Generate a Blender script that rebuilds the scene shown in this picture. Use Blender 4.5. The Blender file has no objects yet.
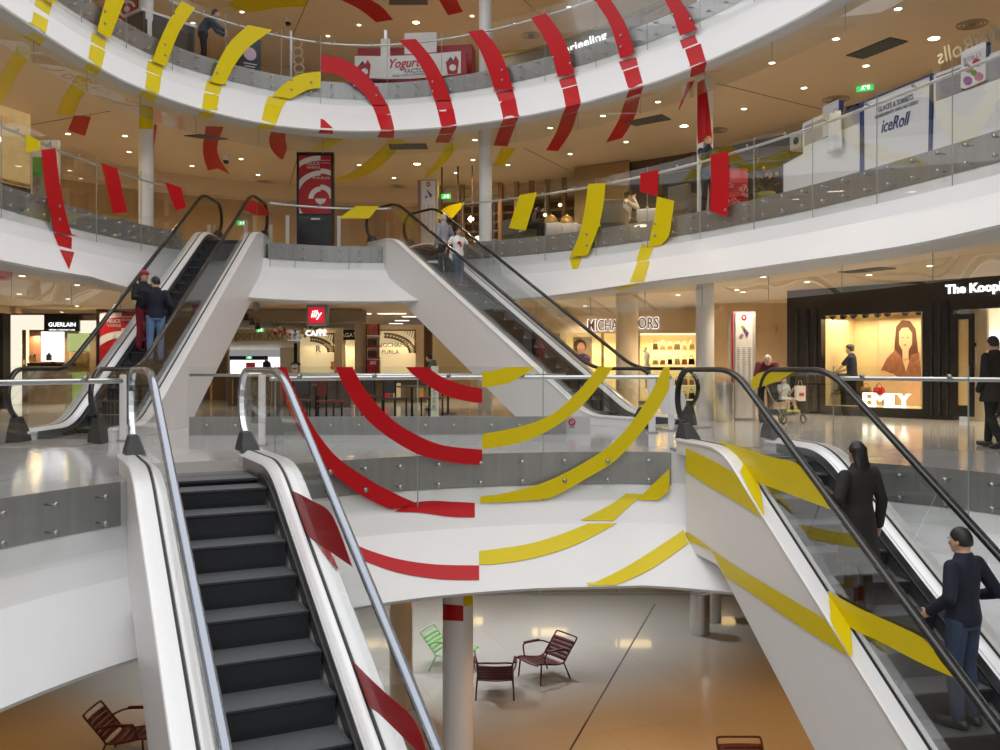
SKY, DLW, EXPO = 1.8, 125, .12
import bpy, bmesh, math, random
from mathutils import Vector, Matrix
from mathutils.bvhtree import BVHTree
random.seed(7)
PI = math.pi
K, HY, CH = 925.0, 367.0, 1.17          # focal length in pixels, horizon row, eye height over the middle floor
COL = bpy.context.scene.collection
V = Vector

def at_z(px, py, z):
    Y = (CH - z) * K / (py - HY)
    return V(((px - 500) * Y / K, Y, z))
def at_y(px, py, Y):
    return V(((px - 500) * Y / K, Y, CH - (py - HY) * Y / K))
def ray(px, py):
    return V(((px - 500) / K, 1.0, -(py - HY) / K)).normalized()
EYE = V((0, 0, CH))

# ---------------------------------------------------------------- objects
def props(o, label=None, cat=None, group=None, kind=None):
    if label: o['label'] = label
    if cat: o['category'] = cat
    if group: o['group'] = group
    if kind: o['kind'] = kind
    return o
def thing(name, label, cat, loc=(0, 0, 0), rz=0.0, group=None):
    o = bpy.data.objects.new(name, None)
    o.empty_display_size = .1
    COL.objects.link(o)
    o.location = loc
    o.rotation_euler = (0, 0, rz)
    return props(o, label, cat, group)
def link(name, me, parent=None, loc=None):
    o = bpy.data.objects.new(name, me)
    COL.objects.link(o)
    if parent is not None: o.parent = parent
    if loc is not None: o.location = loc
    return o
def copy_tree(o, parent=None):
    c = o.copy(); COL.objects.link(c)
    if parent is not None: c.parent = parent
    for ch in [x for x in o.children]:
        copy_tree(ch, c)
    return c

class MB:
    """collects geometry, then becomes ONE mesh object"""
    def __init__(s): s.v = []; s.f = []
    def add(s, vs, fs):
        b = len(s.v); s.v.extend([tuple(p) for p in vs]); s.f.extend([tuple(b + i for i in q) for q in fs]); return s
    def mat4(s, M, size=(1, 1, 1)):
        x, y, z = size[0] / 2, size[1] / 2, size[2] / 2
        vs = [M @ V(p) for p in ((-x, -y, -z), (x, -y, -z), (x, y, -z), (-x, y, -z), (-x, -y, z), (x, -y, z), (x, y, z), (-x, y, z))]
        return s.add(vs, [(3, 2, 1, 0), (4, 5, 6, 7), (0, 1, 5, 4), (1, 2, 6, 5), (2, 3, 7, 6), (3, 0, 4, 7)])
    def box(s, c, size, rz=0.0, rx=0.0, ry=0.0):
        M = Matrix.Translation(c) @ Matrix.Rotation(rz, 4, 'Z') @ Matrix.Rotation(ry, 4, 'Y') @ Matrix.Rotation(rx, 4, 'X')
        return s.mat4(M, size)
    def bar(s, a, b, w, h, up=(0, 0, 1)):
        a, b = V(a), V(b); d = (b - a); L = d.length
        if L < 1e-6: return s
        y = d / L; u = V(up); x = y.cross(u)
        if x.length < 1e-4: x = y.cross(V((1, 0, 0)))
        x.normalize(); z = x.cross(y)
        M = Matrix((x, y, z)).transposed().to_4x4(); M.translation = (a + b) / 2
        return s.mat4(M, (w, L, h))
    def loft(s, rings, closed=True, caps=True):
        n = len(rings[0]); vs = [p for r in rings for p in r]; fs = []
        for i in range(len(rings) - 1):
            for j in range(n if closed else n - 1):
                k = (j + 1) % n
                fs.append((i * n + j, i * n + k, (i + 1) * n + k, (i + 1) * n + j))
        if caps and closed:
            fs.append(tuple(range(n - 1, -1, -1))); fs.append(tuple((len(rings) - 1) * n + j for j in range(n)))
        return s.add(vs, fs)
    def tube(s, pts, r, seg=8, closed=False, flat=1.0):
        pts = [V(p) for p in pts]; n = len(pts)
        rs = r if isinstance(r, (list, tuple)) else [r] * n
        T = []
        for i in range(n):
            a = pts[(i - 1) % n] if (closed or i > 0) else pts[i]
            b = pts[(i + 1) % n] if (closed or i < n - 1) else pts[i]
            t = b - a; T.append(t.normalized() if t.length > 1e-9 else V((0, 0, 1)))
        u = T[0].orthogonal().normalized(); rings = []
        for i in range(n):
            u = (u - T[i] * u.dot(T[i]))
            u = u.normalized() if u.length > 1e-6 else T[i].orthogonal().normalized()
            w = T[i].cross(u)
            rings.append([pts[i] + (u * math.cos(2 * PI * k / seg) + w * math.sin(2 * PI * k / seg) * flat) * rs[i] for k in range(seg)])
        if closed: rings.append(rings[0])
        return s.loft(rings, True, not closed)
    def sweep(s, prof, pts, side, closed=False):
        """prof: (a,b) pairs, a along `side`, b along the normal side x tangent"""
        pts = [V(p) for p in pts]; n = len(pts); side = V(side); rings = []
        for i in range(n):
            a = pts[(i - 1) % n] if (closed or i > 0) else pts[i]
            b = pts[(i + 1) % n] if (closed or i < n - 1) else pts[i]
            t = (b - a).normalized(); nn = side.cross(t).normalized()
            rings.append([pts[i] + side * p[0] + nn * p[1] for p in prof])
        if closed: rings.append(rings[0])
        return s.loft(rings, True, not closed)
    def lathe(s, prof, c=(0, 0, 0), seg=24):
        c = V(c)
        return s.loft([[c + V((r * math.cos(2 * PI * k / seg), r * math.sin(2 * PI * k / seg), z)) for k in range(seg)] for r, z in prof])
    def prism(s, poly, z0, z1):
        n = len(poly)
        vs = [(p[0], p[1], z0) for p in poly] + [(p[0], p[1], z1) for p in poly]
        return s.add(vs, [tuple(range(n - 1, -1, -1)), tuple(range(n, 2 * n))] + [(i, (i + 1) % n, n + (i + 1) % n, n + i) for i in range(n)])
    def plate(s, pts, d):
        """closed 3-D outline thickened along d"""
        d = V(d); n = len(pts); pts = [V(p) for p in pts]
        return s.add(pts + [p + d for p in pts], [tuple(range(n - 1, -1, -1)), tuple(range(n, 2 * n))] + [(i, (i + 1) % n, n + (i + 1) % n, n + i) for i in range(n)])
    def ball(s, c, r, M=None, u=14, v=10):
        c = V(c); r = r if isinstance(r, (tuple, list)) else (r, r, r)
        rings = []
        for i in range(1, v):
            t = PI * i / v
            rings.append([(r[0] * math.sin(t) * math.cos(2 * PI * k / u), r[1] * math.sin(t) * math.sin(2 * PI * k / u), -r[2] * math.cos(t)) for k in range(u)])
        vs = [V(p) for q in rings for p in q] + [V((0, 0, -r[2])), V((0, 0, r[2]))]
        if M is not None: vs = [M @ p for p in vs]
        vs = [p + c for p in vs]
        fs = []
        for i in range(v - 2):
            for k in range(u):
                m = (k + 1) % u
                fs.append((i * u + k, i * u + m, (i + 1) * u + m, (i + 1) * u + k))
        a, b = len(vs) - 2, len(vs) - 1
        for k in range(u):
            m = (k + 1) % u
            fs.append((a, m, k)); fs.append((b, (v - 2) * u + k, (v - 2) * u + m))
        return s.add(vs, fs)
    def strip(s, A, B):
        n = len(A); return s.add(list(A) + list(B), [(i, i + 1, n + i + 1, n + i) for i in range(n - 1)])
    def mesh(s, name, mat, smooth=False, off=None):
        me = bpy.data.meshes.new(name)
        vs = s.v if off is None else [(p[0] - off[0], p[1] - off[1], p[2] - off[2]) for p in s.v]
        me.from_pydata(vs, [], s.f); me.update()
        if mat is not None: me.materials.append(mat)
        if smooth:
            for p in me.polygons: p.use_smooth = True
        return me
    def build(s, name, mat, parent=None, smooth=False, off=None, bevel=0.0, angle=False):
        o = link(name, s.mesh(name, mat, smooth or angle, off), parent)
        if bevel:
            m = o.modifiers.new('edge', 'BEVEL'); m.width = bevel; m.segments = 2; m.limit_method = 'ANGLE'; m.angle_limit = .6
        if angle:
            try: o.data.set_sharp_from_angle(angle=.7)
            except Exception: pass
        return o

def spline(pts, n=8, closed=False):
    pts = [V(p) if len(p) == 3 else V((p[0], p[1], 0)) for p in pts]; m = len(pts); out = []
    rng = range(m if closed else m - 1)
    for i in rng:
        g = lambda k: pts[k % m] if closed else pts[min(max(k, 0), m - 1)]
        p0, p1, p2, p3 = g(i - 1), g(i), g(i + 1), g(i + 2)
        for k in range(n):
            t = k / n
            out.append(.5 * ((2 * p1) + (p2 - p0) * t + (2 * p0 - 5 * p1 + 4 * p2 - p3) * t * t + (3 * p1 - p0 - 3 * p2 + p3) * t ** 3))
    if not closed: out.append(pts[-1])
    return out

class Curve:
    """plan outline of a void, sampled evenly; side +1 offsets towards the void"""
    def __init__(s, pts, step=.2):
        d = spline(pts, 24); L = [0]
        for i in range(1, len(d)): L.append(L[-1] + (d[i] - d[i - 1]).length)
        s.len = L[-1]; s.d = d; s.L = L; s.n = max(2, int(s.len / step)); s.step = s.len / s.n
    def raw(s, t):
        t = min(max(t, 0), s.len)
        lo, hi = 0, len(s.L) - 1
        while hi - lo > 1:
            m = (lo + hi) // 2
            if s.L[m] <= t: lo = m
            else: hi = m
        f = (t - s.L[lo]) / max(1e-9, s.L[hi] - s.L[lo])
        return s.d[lo].lerp(s.d[hi], f)
    def nrm(s, t):
        a, b = s.raw(t - .25), s.raw(t + .25); d = (b - a).normalized()
        return V((d.y, -d.x, 0))          # the outline runs clockwise seen from above: right-hand side is the void
    def p(s, t, off, z):
        q = s.raw(t) + s.nrm(t) * off
        return V((q.x, q.y, z))
    def row(s, off, z, t0=0, t1=None, step=.2):
        t1 = s.len if t1 is None else t1
        n = max(2, int(math.ceil((t1 - t0) / step)))
        return [s.p(t0 + (t1 - t0) * i / n, off, z) for i in range(n + 1)]
    def near(s, x, y):
        best = min(range(len(s.d)), key=lambda i: (s.d[i].x - x) ** 2 + (s.d[i].y - y) ** 2)
        return s.L[best]
    def at_px(s, px, off=0.0):
        """arc length where the outline (or a line parallel to it) crosses a column of the view"""
        best, bt = 1e9, 0; n = int(s.len / .02)
        for i in range(n + 1):
            t = s.len * i / n; q = s.raw(t) + (s.nrm(t) * off if off else V())
            if q.y < 3: continue
            e = abs(500 + K * q.x / q.y - px)
            if e < best: best, bt = e, t
        return bt
    def behind(s, px, dist, F):
        """point in a column of the view standing `dist` metres outside the void"""
        t = s.at_px(px); Y = s.raw(t).y
        for k in range(400):
            y = Y + .04 * k; x = (px - 500) * y / K
            d = min((q.x - x) ** 2 + (q.y - y) ** 2 for q in s.d[::3]) ** .5
            if d >= dist: break
        return V((x, y, F))
# ---------------------------------------------------------------- materials
MATS = {}
def srgb(r, g, b):
    f = lambda c: (c / 255 / 12.92) if c / 255 <= .04045 else ((c / 255 + .055) / 1.055) ** 2.4
    return (f(r), f(g), f(b), 1)
def mat(name, col, rough=.5, metal=0.0, spec=.5, noise=0.0, scale=6.0, bump=0.0, emit=None, es=0.0, coat=0.0, stretch=None):
    if name in MATS: return MATS[name]
    m = bpy.data.materials.new(name); m.use_nodes = True
    nt = m.node_tree; b = nt.nodes['Principled BSDF']
    b.inputs['Base Color'].default_value = col
    b.inputs['Roughness'].default_value = rough
    b.inputs['Metallic'].default_value = metal
    b.inputs['Specular IOR Level'].default_value = spec
    if coat: b.inputs['Coat Weight'].default_value = coat; b.inputs['Coat Roughness'].default_value = .08
    if emit:
        b.inputs['Emission Color'].default_value = emit; b.inputs['Emission Strength'].default_value = es
    tc = nt.nodes.new('ShaderNodeTexCoord'); mp = nt.nodes.new('ShaderNodeMapping')
    nt.links.new(tc.outputs['Object'], mp.inputs['Vector'])
    if stretch: mp.inputs['Scale'].default_value = stretch
    nz = nt.nodes.new('ShaderNodeTexNoise'); nz.inputs['Scale'].default_value = scale; nz.inputs['Detail'].default_value = 4
    nt.links.new(mp.outputs['Vector'], nz.inputs['Vector'])
    mx = nt.nodes.new('ShaderNodeMix'); mx.data_type = 'RGBA'
    a = noise if noise else .03
    lo = tuple(max(0, c * (1 - a)) for c in col[:3]) + (1,); hi = tuple(min(1, c * (1 + a)) for c in col[:3]) + (1,)
    mx.inputs[6].default_value = lo; mx.inputs[7].default_value = hi
    nt.links.new(nz.outputs['Fac'], mx.inputs[0]); nt.links.new(mx.outputs[2], b.inputs['Base Color'])
    if bump:
        bp = nt.nodes.new('ShaderNodeBump'); bp.inputs['Strength'].default_value = bump; bp.inputs['Distance'].default_value = .01
        nt.links.new(nz.outputs['Fac'], bp.inputs['Height']); nt.links.new(bp.outputs['Normal'], b.inputs['Normal'])
    MATS[name] = m
    return m
def emitter(name, col, s):
    if name in MATS: return MATS[name]
    m = bpy.data.materials.new(name); m.use_nodes = True; nt = m.node_tree
    for n in list(nt.nodes):
        if n.type == 'BSDF_PRINCIPLED': nt.nodes.remove(n)
    e = nt.nodes.new('ShaderNodeEmission'); e.inputs['Color'].default_value = col; e.inputs['Strength'].default_value = s
    nt.links.new(e.outputs[0], nt.nodes['Material Output'].inputs['Surface'])
    MATS[name] = m; return m
def glass(name, tint=(.97, .978, .974, 1), refl=.14, ior=1.45):
    m = bpy.data.materials.new(name); m.use_nodes = True; nt = m.node_tree
    nt.nodes.remove(nt.nodes['Principled BSDF'])
    tr = nt.nodes.new('ShaderNodeBsdfTransparent'); tr.inputs['Color'].default_value = tint
    gl = nt.nodes.new('ShaderNodeBsdfGlossy'); gl.inputs['Roughness'].default_value = .01; gl.inputs['Color'].default_value = (1, 1, 1, 1)
    fr = nt.nodes.new('ShaderNodeFresnel'); fr.inputs['IOR'].default_value = ior
    ml = nt.nodes.new('ShaderNodeMath'); ml.operation = 'MULTIPLY'; ml.inputs[1].default_value = refl
    mx = nt.nodes.new('ShaderNodeMixShader')
    nt.links.new(fr.outputs[0], ml.inputs[0]); nt.links.new(ml.outputs[0], mx.inputs[0])
    nt.links.new(tr.outputs[0], mx.inputs[1]); nt.links.new(gl.outputs[0], mx.inputs[2])
    nt.links.new(mx.outputs[0], nt.nodes['Material Output'].inputs['Surface'])
    return m
GLASS = glass('clear_glass')
GLASS_EDGE = mat('glass_edge', (.30, .35, .325, 1), .25)
WHITE = mat('white_plaster', (.84, .84, .84, 1), .45, noise=.015, scale=2)
WHITE_SHEET = mat('white_sheet', (.80, .80, .80, 1), .30, noise=.015, scale=1.5)
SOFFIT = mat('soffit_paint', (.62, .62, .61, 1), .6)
STEEL = mat('brushed_steel', (.37, .37, .365, 1), .38, metal=.6, noise=.18, scale=14, stretch=(1, 1, .06))
STEEL_LIGHT = mat('satin_steel', (.72, .73, .74, 1), .28, metal=.85, noise=.05, scale=20)
CHROME = mat('chrome', (.82, .83, .85, 1), .10, metal=1.0)
BOLT = mat('bolt_steel', (.42, .42, .42, 1), .3, metal=.9)
DECK = mat('escalator_deck', (.92, .925, .93, 1), .30, metal=.22, noise=.03, scale=30, stretch=(1, .1, 1))
CLAD = mat('escalator_cladding', (.80, .79, .785, 1), .38, noise=.02)
RUBBER = mat('handrail_rubber', (.012, .012, .014, 1), .22, spec=.6, coat=.3)
RAIL_GREY = mat('handrail_grey', (.27, .30, .35, 1), .18, metal=.7, coat=.5)
BLACK = mat('black_gasket', (.01, .01, .011, 1), .45)
BOOT = mat('handrail_inlet', (.035, .035, .035, 1), .5)
RED = mat('red_film', srgb(190, 14, 26), .38, spec=.3)
YELLOW = mat('yellow_film', srgb(222, 200, 6), .38, spec=.3)
CEIL = mat('ceiling_lamplight_tint', (.76, .60, .40, 1), .55, noise=.03, scale=.5)  # warm tint of the lamplight put into the ceiling colour
BEIGE = mat('beige_wall', (.66, .52, .35, 1), .5, noise=.05, scale=1.5)
BEIGE_COL = mat('beige_column', (.72, .60, .42, 1), .45)
DARK = mat('dark_void', (.02, .018, .016, 1), .6)
SHOPBLACK = mat('black_shopfront', (.008, .008, .009, 1), .25)
WOODWALL = mat('wood_panel', (.30, .17, .08, 1), .4, noise=.5, scale=5, stretch=(1, 1, 9))
MESHGREY = mat('vent_grey', (.10, .105, .10, 1), .5)
LAMP = emitter('downlight_glow', (1, .86, .62, 1), 9)
LAMP_HOT = emitter('downlight_bright', (1, .80, .48, 1), 26)
GREENSIGN = mat('exit_green', (.02, .42, .09, 1), .4, emit=(.05, .75, .16, 1), es=.8)
WHITE_GLOW = emitter('white_letter', (1, 1, 1, 1), 1.6)
PAPER = mat('white_paper', (.86, .86, .85, 1), .5)
TEXTDARK = mat('print_dark', (.03, .03, .03, 1), .6)
NAVY = mat('navy_trim', (.02, .045, .17, 1), .45)

def stone(name, col, joint, bw, bh, rough, var=.04, rot=0.0):
    m = bpy.data.materials.new(name); m.use_nodes = True; nt = m.node_tree; b = nt.nodes['Principled BSDF']
    tc = nt.nodes.new('ShaderNodeTexCoord'); mp = nt.nodes.new('ShaderNodeMapping'); mp.inputs['Rotation'].default_value = (0, 0, rot)
    nt.links.new(tc.outputs['Object'], mp.inputs['Vector'])
    br = nt.nodes.new('ShaderNodeTexBrick')
    br.inputs['Scale'].default_value = 1; br.inputs['Mortar Size'].default_value = .004
    br.inputs['Brick Width'].default_value = bw; br.inputs['Row Height'].default_value = bh
    br.inputs['Color1'].default_value = tuple(c * (1 + var) for c in col[:3]) + (1,)
    br.inputs['Color2'].default_value = tuple(c * (1 - var) for c in col[:3]) + (1,)
    br.inputs['Mortar'].default_value = joint
    nt.links.new(mp.outputs[0], br.inputs['Vector'])
    nz = nt.nodes.new('ShaderNodeTexNoise'); nz.inputs['Scale'].default_value = .7; nz.inputs['Detail'].default_value = 6
    nt.links.new(tc.outputs['Object'], nz.inputs['Vector'])
    mx = nt.nodes.new('ShaderNodeMix'); mx.data_type = 'RGBA'; mx.blend_type = 'MULTIPLY'; mx.inputs[0].default_value = .35
    cr = nt.nodes.new('ShaderNodeValToRGB'); cr.color_ramp.elements[0].color = (.72, .72, .72, 1); cr.color_ramp.elements[1].color = (1, 1, 1, 1)
    nt.links.new(nz.outputs['Fac'], cr.inputs[0]); nt.links.new(br.outputs['Color'], mx.inputs[6]); nt.links.new(cr.outputs[0], mx.inputs[7])
    nt.links.new(mx.outputs[2], b.inputs['Base Color'])
    b.inputs['Roughness'].default_value = rough; b.inputs['Specular IOR Level'].default_value = .6
    MATS[name] = m; return m
FLOOR1 = stone('polished_floor', (.56, .56, .57, 1), (.40, .40, .40, 1), 1.2, 1.2, .10)
FLOOR0 = stone('ground_stone', (.40, .385, .36, 1), (.30, .29, .27, 1), 4.4, 4.4, .06, .02, rot=-.35)
FLOOR2 = stone('upper_floor', (.50, .48, .45, 1), (.38, .36, .33, 1), 1.0, 1.0, .25)

def ridged(name, col, freq, rough, metal, axis='X', amt=.5):
    m = bpy.data.materials.new(name); m.use_nodes = True; nt = m.node_tree; b = nt.nodes['Principled BSDF']
    tc = nt.nodes.new('ShaderNodeTexCoord')
    wv = nt.nodes.new('ShaderNodeTexWave'); wv.bands_direction = axis; wv.inputs['Scale'].default_value = freq
    nt.links.new(tc.outputs['Object'], wv.inputs['Vector'])
    cr = nt.nodes.new('ShaderNodeValToRGB')
    cr.color_ramp.elements[0].color = tuple(c * (1 - amt) for c in col[:3]) + (1,); cr.color_ramp.elements[1].color = col
    nt.links.new(wv.outputs['Fac'], cr.inputs[0]); nt.links.new(cr.outputs[0], b.inputs['Base Color'])
    bp = nt.nodes.new('ShaderNodeBump'); bp.inputs['Strength'].default_value = .4; bp.inputs['Distance'].default_value = .004
    nt.links.new(wv.outputs['Fac'], bp.inputs['Height']); nt.links.new(bp.outputs['Normal'], b.inputs['Normal'])
    b.inputs['Roughness'].default_value = rough; b.inputs['Metallic'].default_value = metal
    MATS[name] = m; return m
TREAD = ridged('step_tread', (.25, .265, .285, 1), 32, .42, .5)
RISER = ridged('step_riser', (.075, .08, .09, 1), 32, .45, .4)
COMB = ridged('comb_plate', (.5, .51, .52, 1), 10, .35, .7, 'Y', .2)

TXT = {}
def text_obj(body, size, mat_, parent, loc, rot, name='lettering', ext=.004, off=0.0, shear=0.0, align='CENTER', sx=1.0, flip=False):
    cu = bpy.data.curves.new(name, 'FONT'); cu.body = body; cu.size = size; cu.extrude = ext; cu.offset = off; cu.shear = shear
    cu.align_x = align; cu.align_y = 'CENTER'; cu.resolution_u = 3
    tmp = bpy.data.objects.new(name, cu); COL.objects.link(tmp)
    dg = bpy.context.evaluated_depsgraph_get()
    me = bpy.data.meshes.new_from_object(tmp.evaluated_get(dg)); me.name = name
    bpy.data.objects.remove(tmp); bpy.data.curves.remove(cu)
    me.materials.clear(); me.materials.append(mat_)
    s = -sx if flip else sx
    for v in me.vertices: v.co.x *= s
    if flip: me.flip_normals()
    o = link(name, me, parent, loc); o.rotation_euler = rot
    return o
# ---------------------------------------------------------------- levels and outlines
L0, L1, L2, L3 = -4.6, 0.0, 4.45, 8.90
UP = Curve([(-7.2, -1), (-8.0, 3), (-8.6, 8), (-8.95, 12), (-9.0, 15), (-8.93, 17), (-8.75, 19), (-8.35, 21), (-7.85, 22.3), (-7.1, 23.35), (-6, 24.4),
            (-4.6, 25.1), (-3.1, 25.2), (-1.5, 24.75), (0, 23.95), (1.4, 22.9), (2.7, 21.6), (4.0, 19.9), (4.9, 18.3), (5.6, 16.8),
            (6.15, 15.3), (6.6, 13.9), (7.0, 12.5), (7.4, 10.5), (7.65, 8), (7.5, 4.5), (6.8, 1), (5.8, -1.5)])
LOW = Curve([(-1.5, -2.2), (-3.4, -1), (-4.5, 1.2), (-4.95, 3.5), (-4.95, 5.5), (-4.75, 7), (-4.43, 8.2), (-3.87, 9.41), (-3.15, 10.4), (-2.32, 11.27), (-1.3, 12.0), (0, 12.52),
             (1.2, 12.72), (2.15, 12.7), (3.4, 12.15), (4.51, 11.27), (5.33, 10.31), (5.9, 9), (6.2, 7.2), (6.25, 5), (5.9, 2.2), (4.8, 0), (3, -1.6), (1, -2.3), (-1.5, -2.2)])

def structure(o): o['kind'] = 'structure'; return o
def rows_mesh(curve, prof, t0=0, t1=None, step=.2):
    mb = MB(); rows = [curve.row(o, z, t0, t1, step) for o, z in prof]
    for a, b in zip(rows, rows[1:]): mb.strip(a, b)
    return mb
def smooth_struct(mb, name, m): return structure(mb.build(name, m, smooth=True))

SURF = {}
def reg(key, o):
    me = o.data; SURF[key] = BVHTree.FromPolygons([v.co.copy() for v in me.vertices], [tuple(p.vertices) for p in me.polygons]); return o

def fascia(curve, F, key, tag, runs=None):
    """runs: (t0, t1, scale(t)) - how far the slab edge stands out into the void at t"""
    runs = runs or [(0, curve.len, lambda t: 1.0)]
    def piece(prof):
        mb = MB()
        for t0, t1, sc_ in runs:
            n = max(2, int((t1 - t0) / .2)); ts = [t0 + (t1 - t0) * i / n for i in range(n + 1)]
            rows = [[curve.p(t, o * sc_(t) if o > .02 else o, F + z) for t in ts] for o, z in prof]
            for a, b in zip(rows, rows[1:]): mb.strip(a, b)
        return mb
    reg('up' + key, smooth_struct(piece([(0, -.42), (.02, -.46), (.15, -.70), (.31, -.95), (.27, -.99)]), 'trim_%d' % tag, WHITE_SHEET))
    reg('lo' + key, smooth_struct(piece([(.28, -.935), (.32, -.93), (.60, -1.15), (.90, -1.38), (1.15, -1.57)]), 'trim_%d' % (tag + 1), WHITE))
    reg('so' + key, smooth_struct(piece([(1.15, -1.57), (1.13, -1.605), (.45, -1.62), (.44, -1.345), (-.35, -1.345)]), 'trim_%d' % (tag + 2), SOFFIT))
def _ramp(f, lo): f = min(1, max(0, f)); return lo + (1 - lo) * f * f * (3 - 2 * f)
_a, _b, _c, _d = UP.near(-7.75, 22.5), UP.near(-6.1, 24.3), UP.near(-2.95, 25.2), UP.near(-.95, 24.45)
def reach(curve, F, pts):
    """how far the lower lip of a slab stands out along the void, read off a few sight lines"""
    tab = []
    for a, b in pts:
        q = at_z(a, b, F - 1.57); t = curve.near(q.x, q.y); p = curve.raw(t); tab.append((t, (q - V((p.x, p.y, q.z))).length / 1.15))
    tab.sort()
    def f(t):
        if t <= tab[0][0]: return tab[0][1]
        if t >= tab[-1][0]: return tab[-1][1]
        for (t0, v0), (t1, v1) in zip(tab, tab[1:]):
            if t0 <= t <= t1: u = (t - t0) / max(1e-6, t1 - t0); u = u * u * (3 - 2 * u); return v0 + (v1 - v0) * u
    return lambda t: max(.45, sum(f(t + k * .35) for k in range(-3, 4)) / 7)
R2 = reach(UP, L2, [(40, 268), (100, 278), (504, 293), (600, 285.5), (700, 275), (800, 260.5), (900, 247), (1000, 224)])
R3 = reach(UP, L3, [(0, 18), (44, 40.5), (100, 69.5), (150, 91), (200, 108), (262, 123), (320, 129), (380, 130), (441, 127), (504, 119), (566, 107), (600, 97), (629, 89), (691, 69), (740, 48), (800, 23), (846, 0)])
R1 = reach(LOW, L1, [(0, 708), (136, 658), (367, 605), (400, 601), (480, 592), (580, 587), (640, 586.5), (683, 587)])
_b, _c = UP.near(-7.25, 23.15), UP.near(-1.35, 24.7)
RL2 = lambda t: min(R2(t), max(.05, .05 + .95 * (_a - t) / 5.0))
RR2 = lambda t: R2(t) * _ramp((t - _d) / 9.0, .1)
fascia(UP, L2, '2', 1, [(0, _a, RL2), (_b, _c, lambda t: 1.0), (_d, UP.len, lambda t: R2(t) * _ramp((t - _d) / 9.0, .1))])
fascia(UP, L3, '3', 4, [(0, UP.len, R3)]); fascia(LOW, L1, '1', 7, [(0, LOW.len, R1)])
# slabs: floors above, ceilings below
def ring_slab(curve, F, out, name, m): return structure(rows_mesh(curve, [(0, F - .44), (0, F), (-.5, F), (-2, F), (-out, F)], step=.4).build(name, m))
ring_slab(UP, L3, 13, 'floor', FLOOR2)
def notch_slab(F, out):
    mb = MB(); n = int(UP.len / .2); ts = [UP.len * i / n for i in range(n + 1)]; op = [(UP.near(-7.75, 22.5), UP.near(-6.1, 24.3)), (UP.near(-2.95, 25.2), UP.near(-.95, 24.45))]
    inn = lambda t: -1.35 if any(a < t < b for a, b in op) else 0
    for o, z, o2, z2 in ((0, -.44, 0, 0), (0, 0, -2, 0), (-2, 0, -out, 0)):
        mb.strip([UP.p(t, min(o, inn(t)), F + z) for t in ts], [UP.p(t, min(o2, inn(t)), F + z2) for t in ts])
    return structure(mb.build('floor', FLOOR2))
notch_slab(L2, 13)
def ring_ceiling(curve, z, inn, out, name): return structure(rows_mesh(curve, [(inn, z), (-1, z), (-4, z), (-out, z)], step=.4).build(name, CEIL))
reg('ceil1', ring_ceiling(UP, L2 - 1.35, -.02, 26, 'ceiling')); reg('ceil2', ring_ceiling(UP, L3 - 1.35, -.02, 13, 'ceiling')); reg('ceil3', ring_ceiling(UP, 12.0, .46, 13, 'ceiling'))
smooth_struct(rows_mesh(UP, [(.46, 12.0), (1.15, 12.02), (1.15, 12.5), (.3, 13.2)]), 'trim_10', WHITE)

# middle floor with its void, and the ground floor ceiling under it
def radial_floor(curve, z, name, m, x0=-24, x1=22, y0=-7, y1=56, c=(.6, 6.5)):
    mb = MB(); n = 160
    inner = curve.row(0, z, step=curve.len / n)[:-1]
    outer = []
    for p in inner:
        d = V((p.x - c[0], p.y - c[1])); ts = []
        if d.x > 0: ts.append((x1 - c[0]) / d.x)
        if d.x < 0: ts.append((x0 - c[0]) / d.x)
        if d.y > 0: ts.append((y1 - c[1]) / d.y)
        if d.y < 0: ts.append((y0 - c[1]) / d.y)
        t = min(ts); outer.append(V((c[0] + d.x * t, c[1] + d.y * t, z)))
    # keep the rectangle's corners
    for cx, cy in ((x0, y0), (x1, y0), (x0, y1), (x1, y1)):
        i = min(range(len(outer)), key=lambda k: (outer[k].x - cx) ** 2 + (outer[k].y - cy) ** 2); outer[i] = V((cx, cy, z))
    mb.strip(inner + inner[:1], outer + outer[:1])
    return structure(mb.build(name, m))
radial_floor(LOW, L1, 'floor', FLOOR1)
radial_floor(LOW, L1 - 1.34, 'ceiling', CEIL)
smooth_struct(rows_mesh(LOW, [(0, L1), (0, L1 - .45)]), 'trim_11', WHITE)
g = MB(); g.box((-1, 20, L0 - .1), (50, 70, .2)); structure(g.build('floor', FLOOR0))

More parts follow.
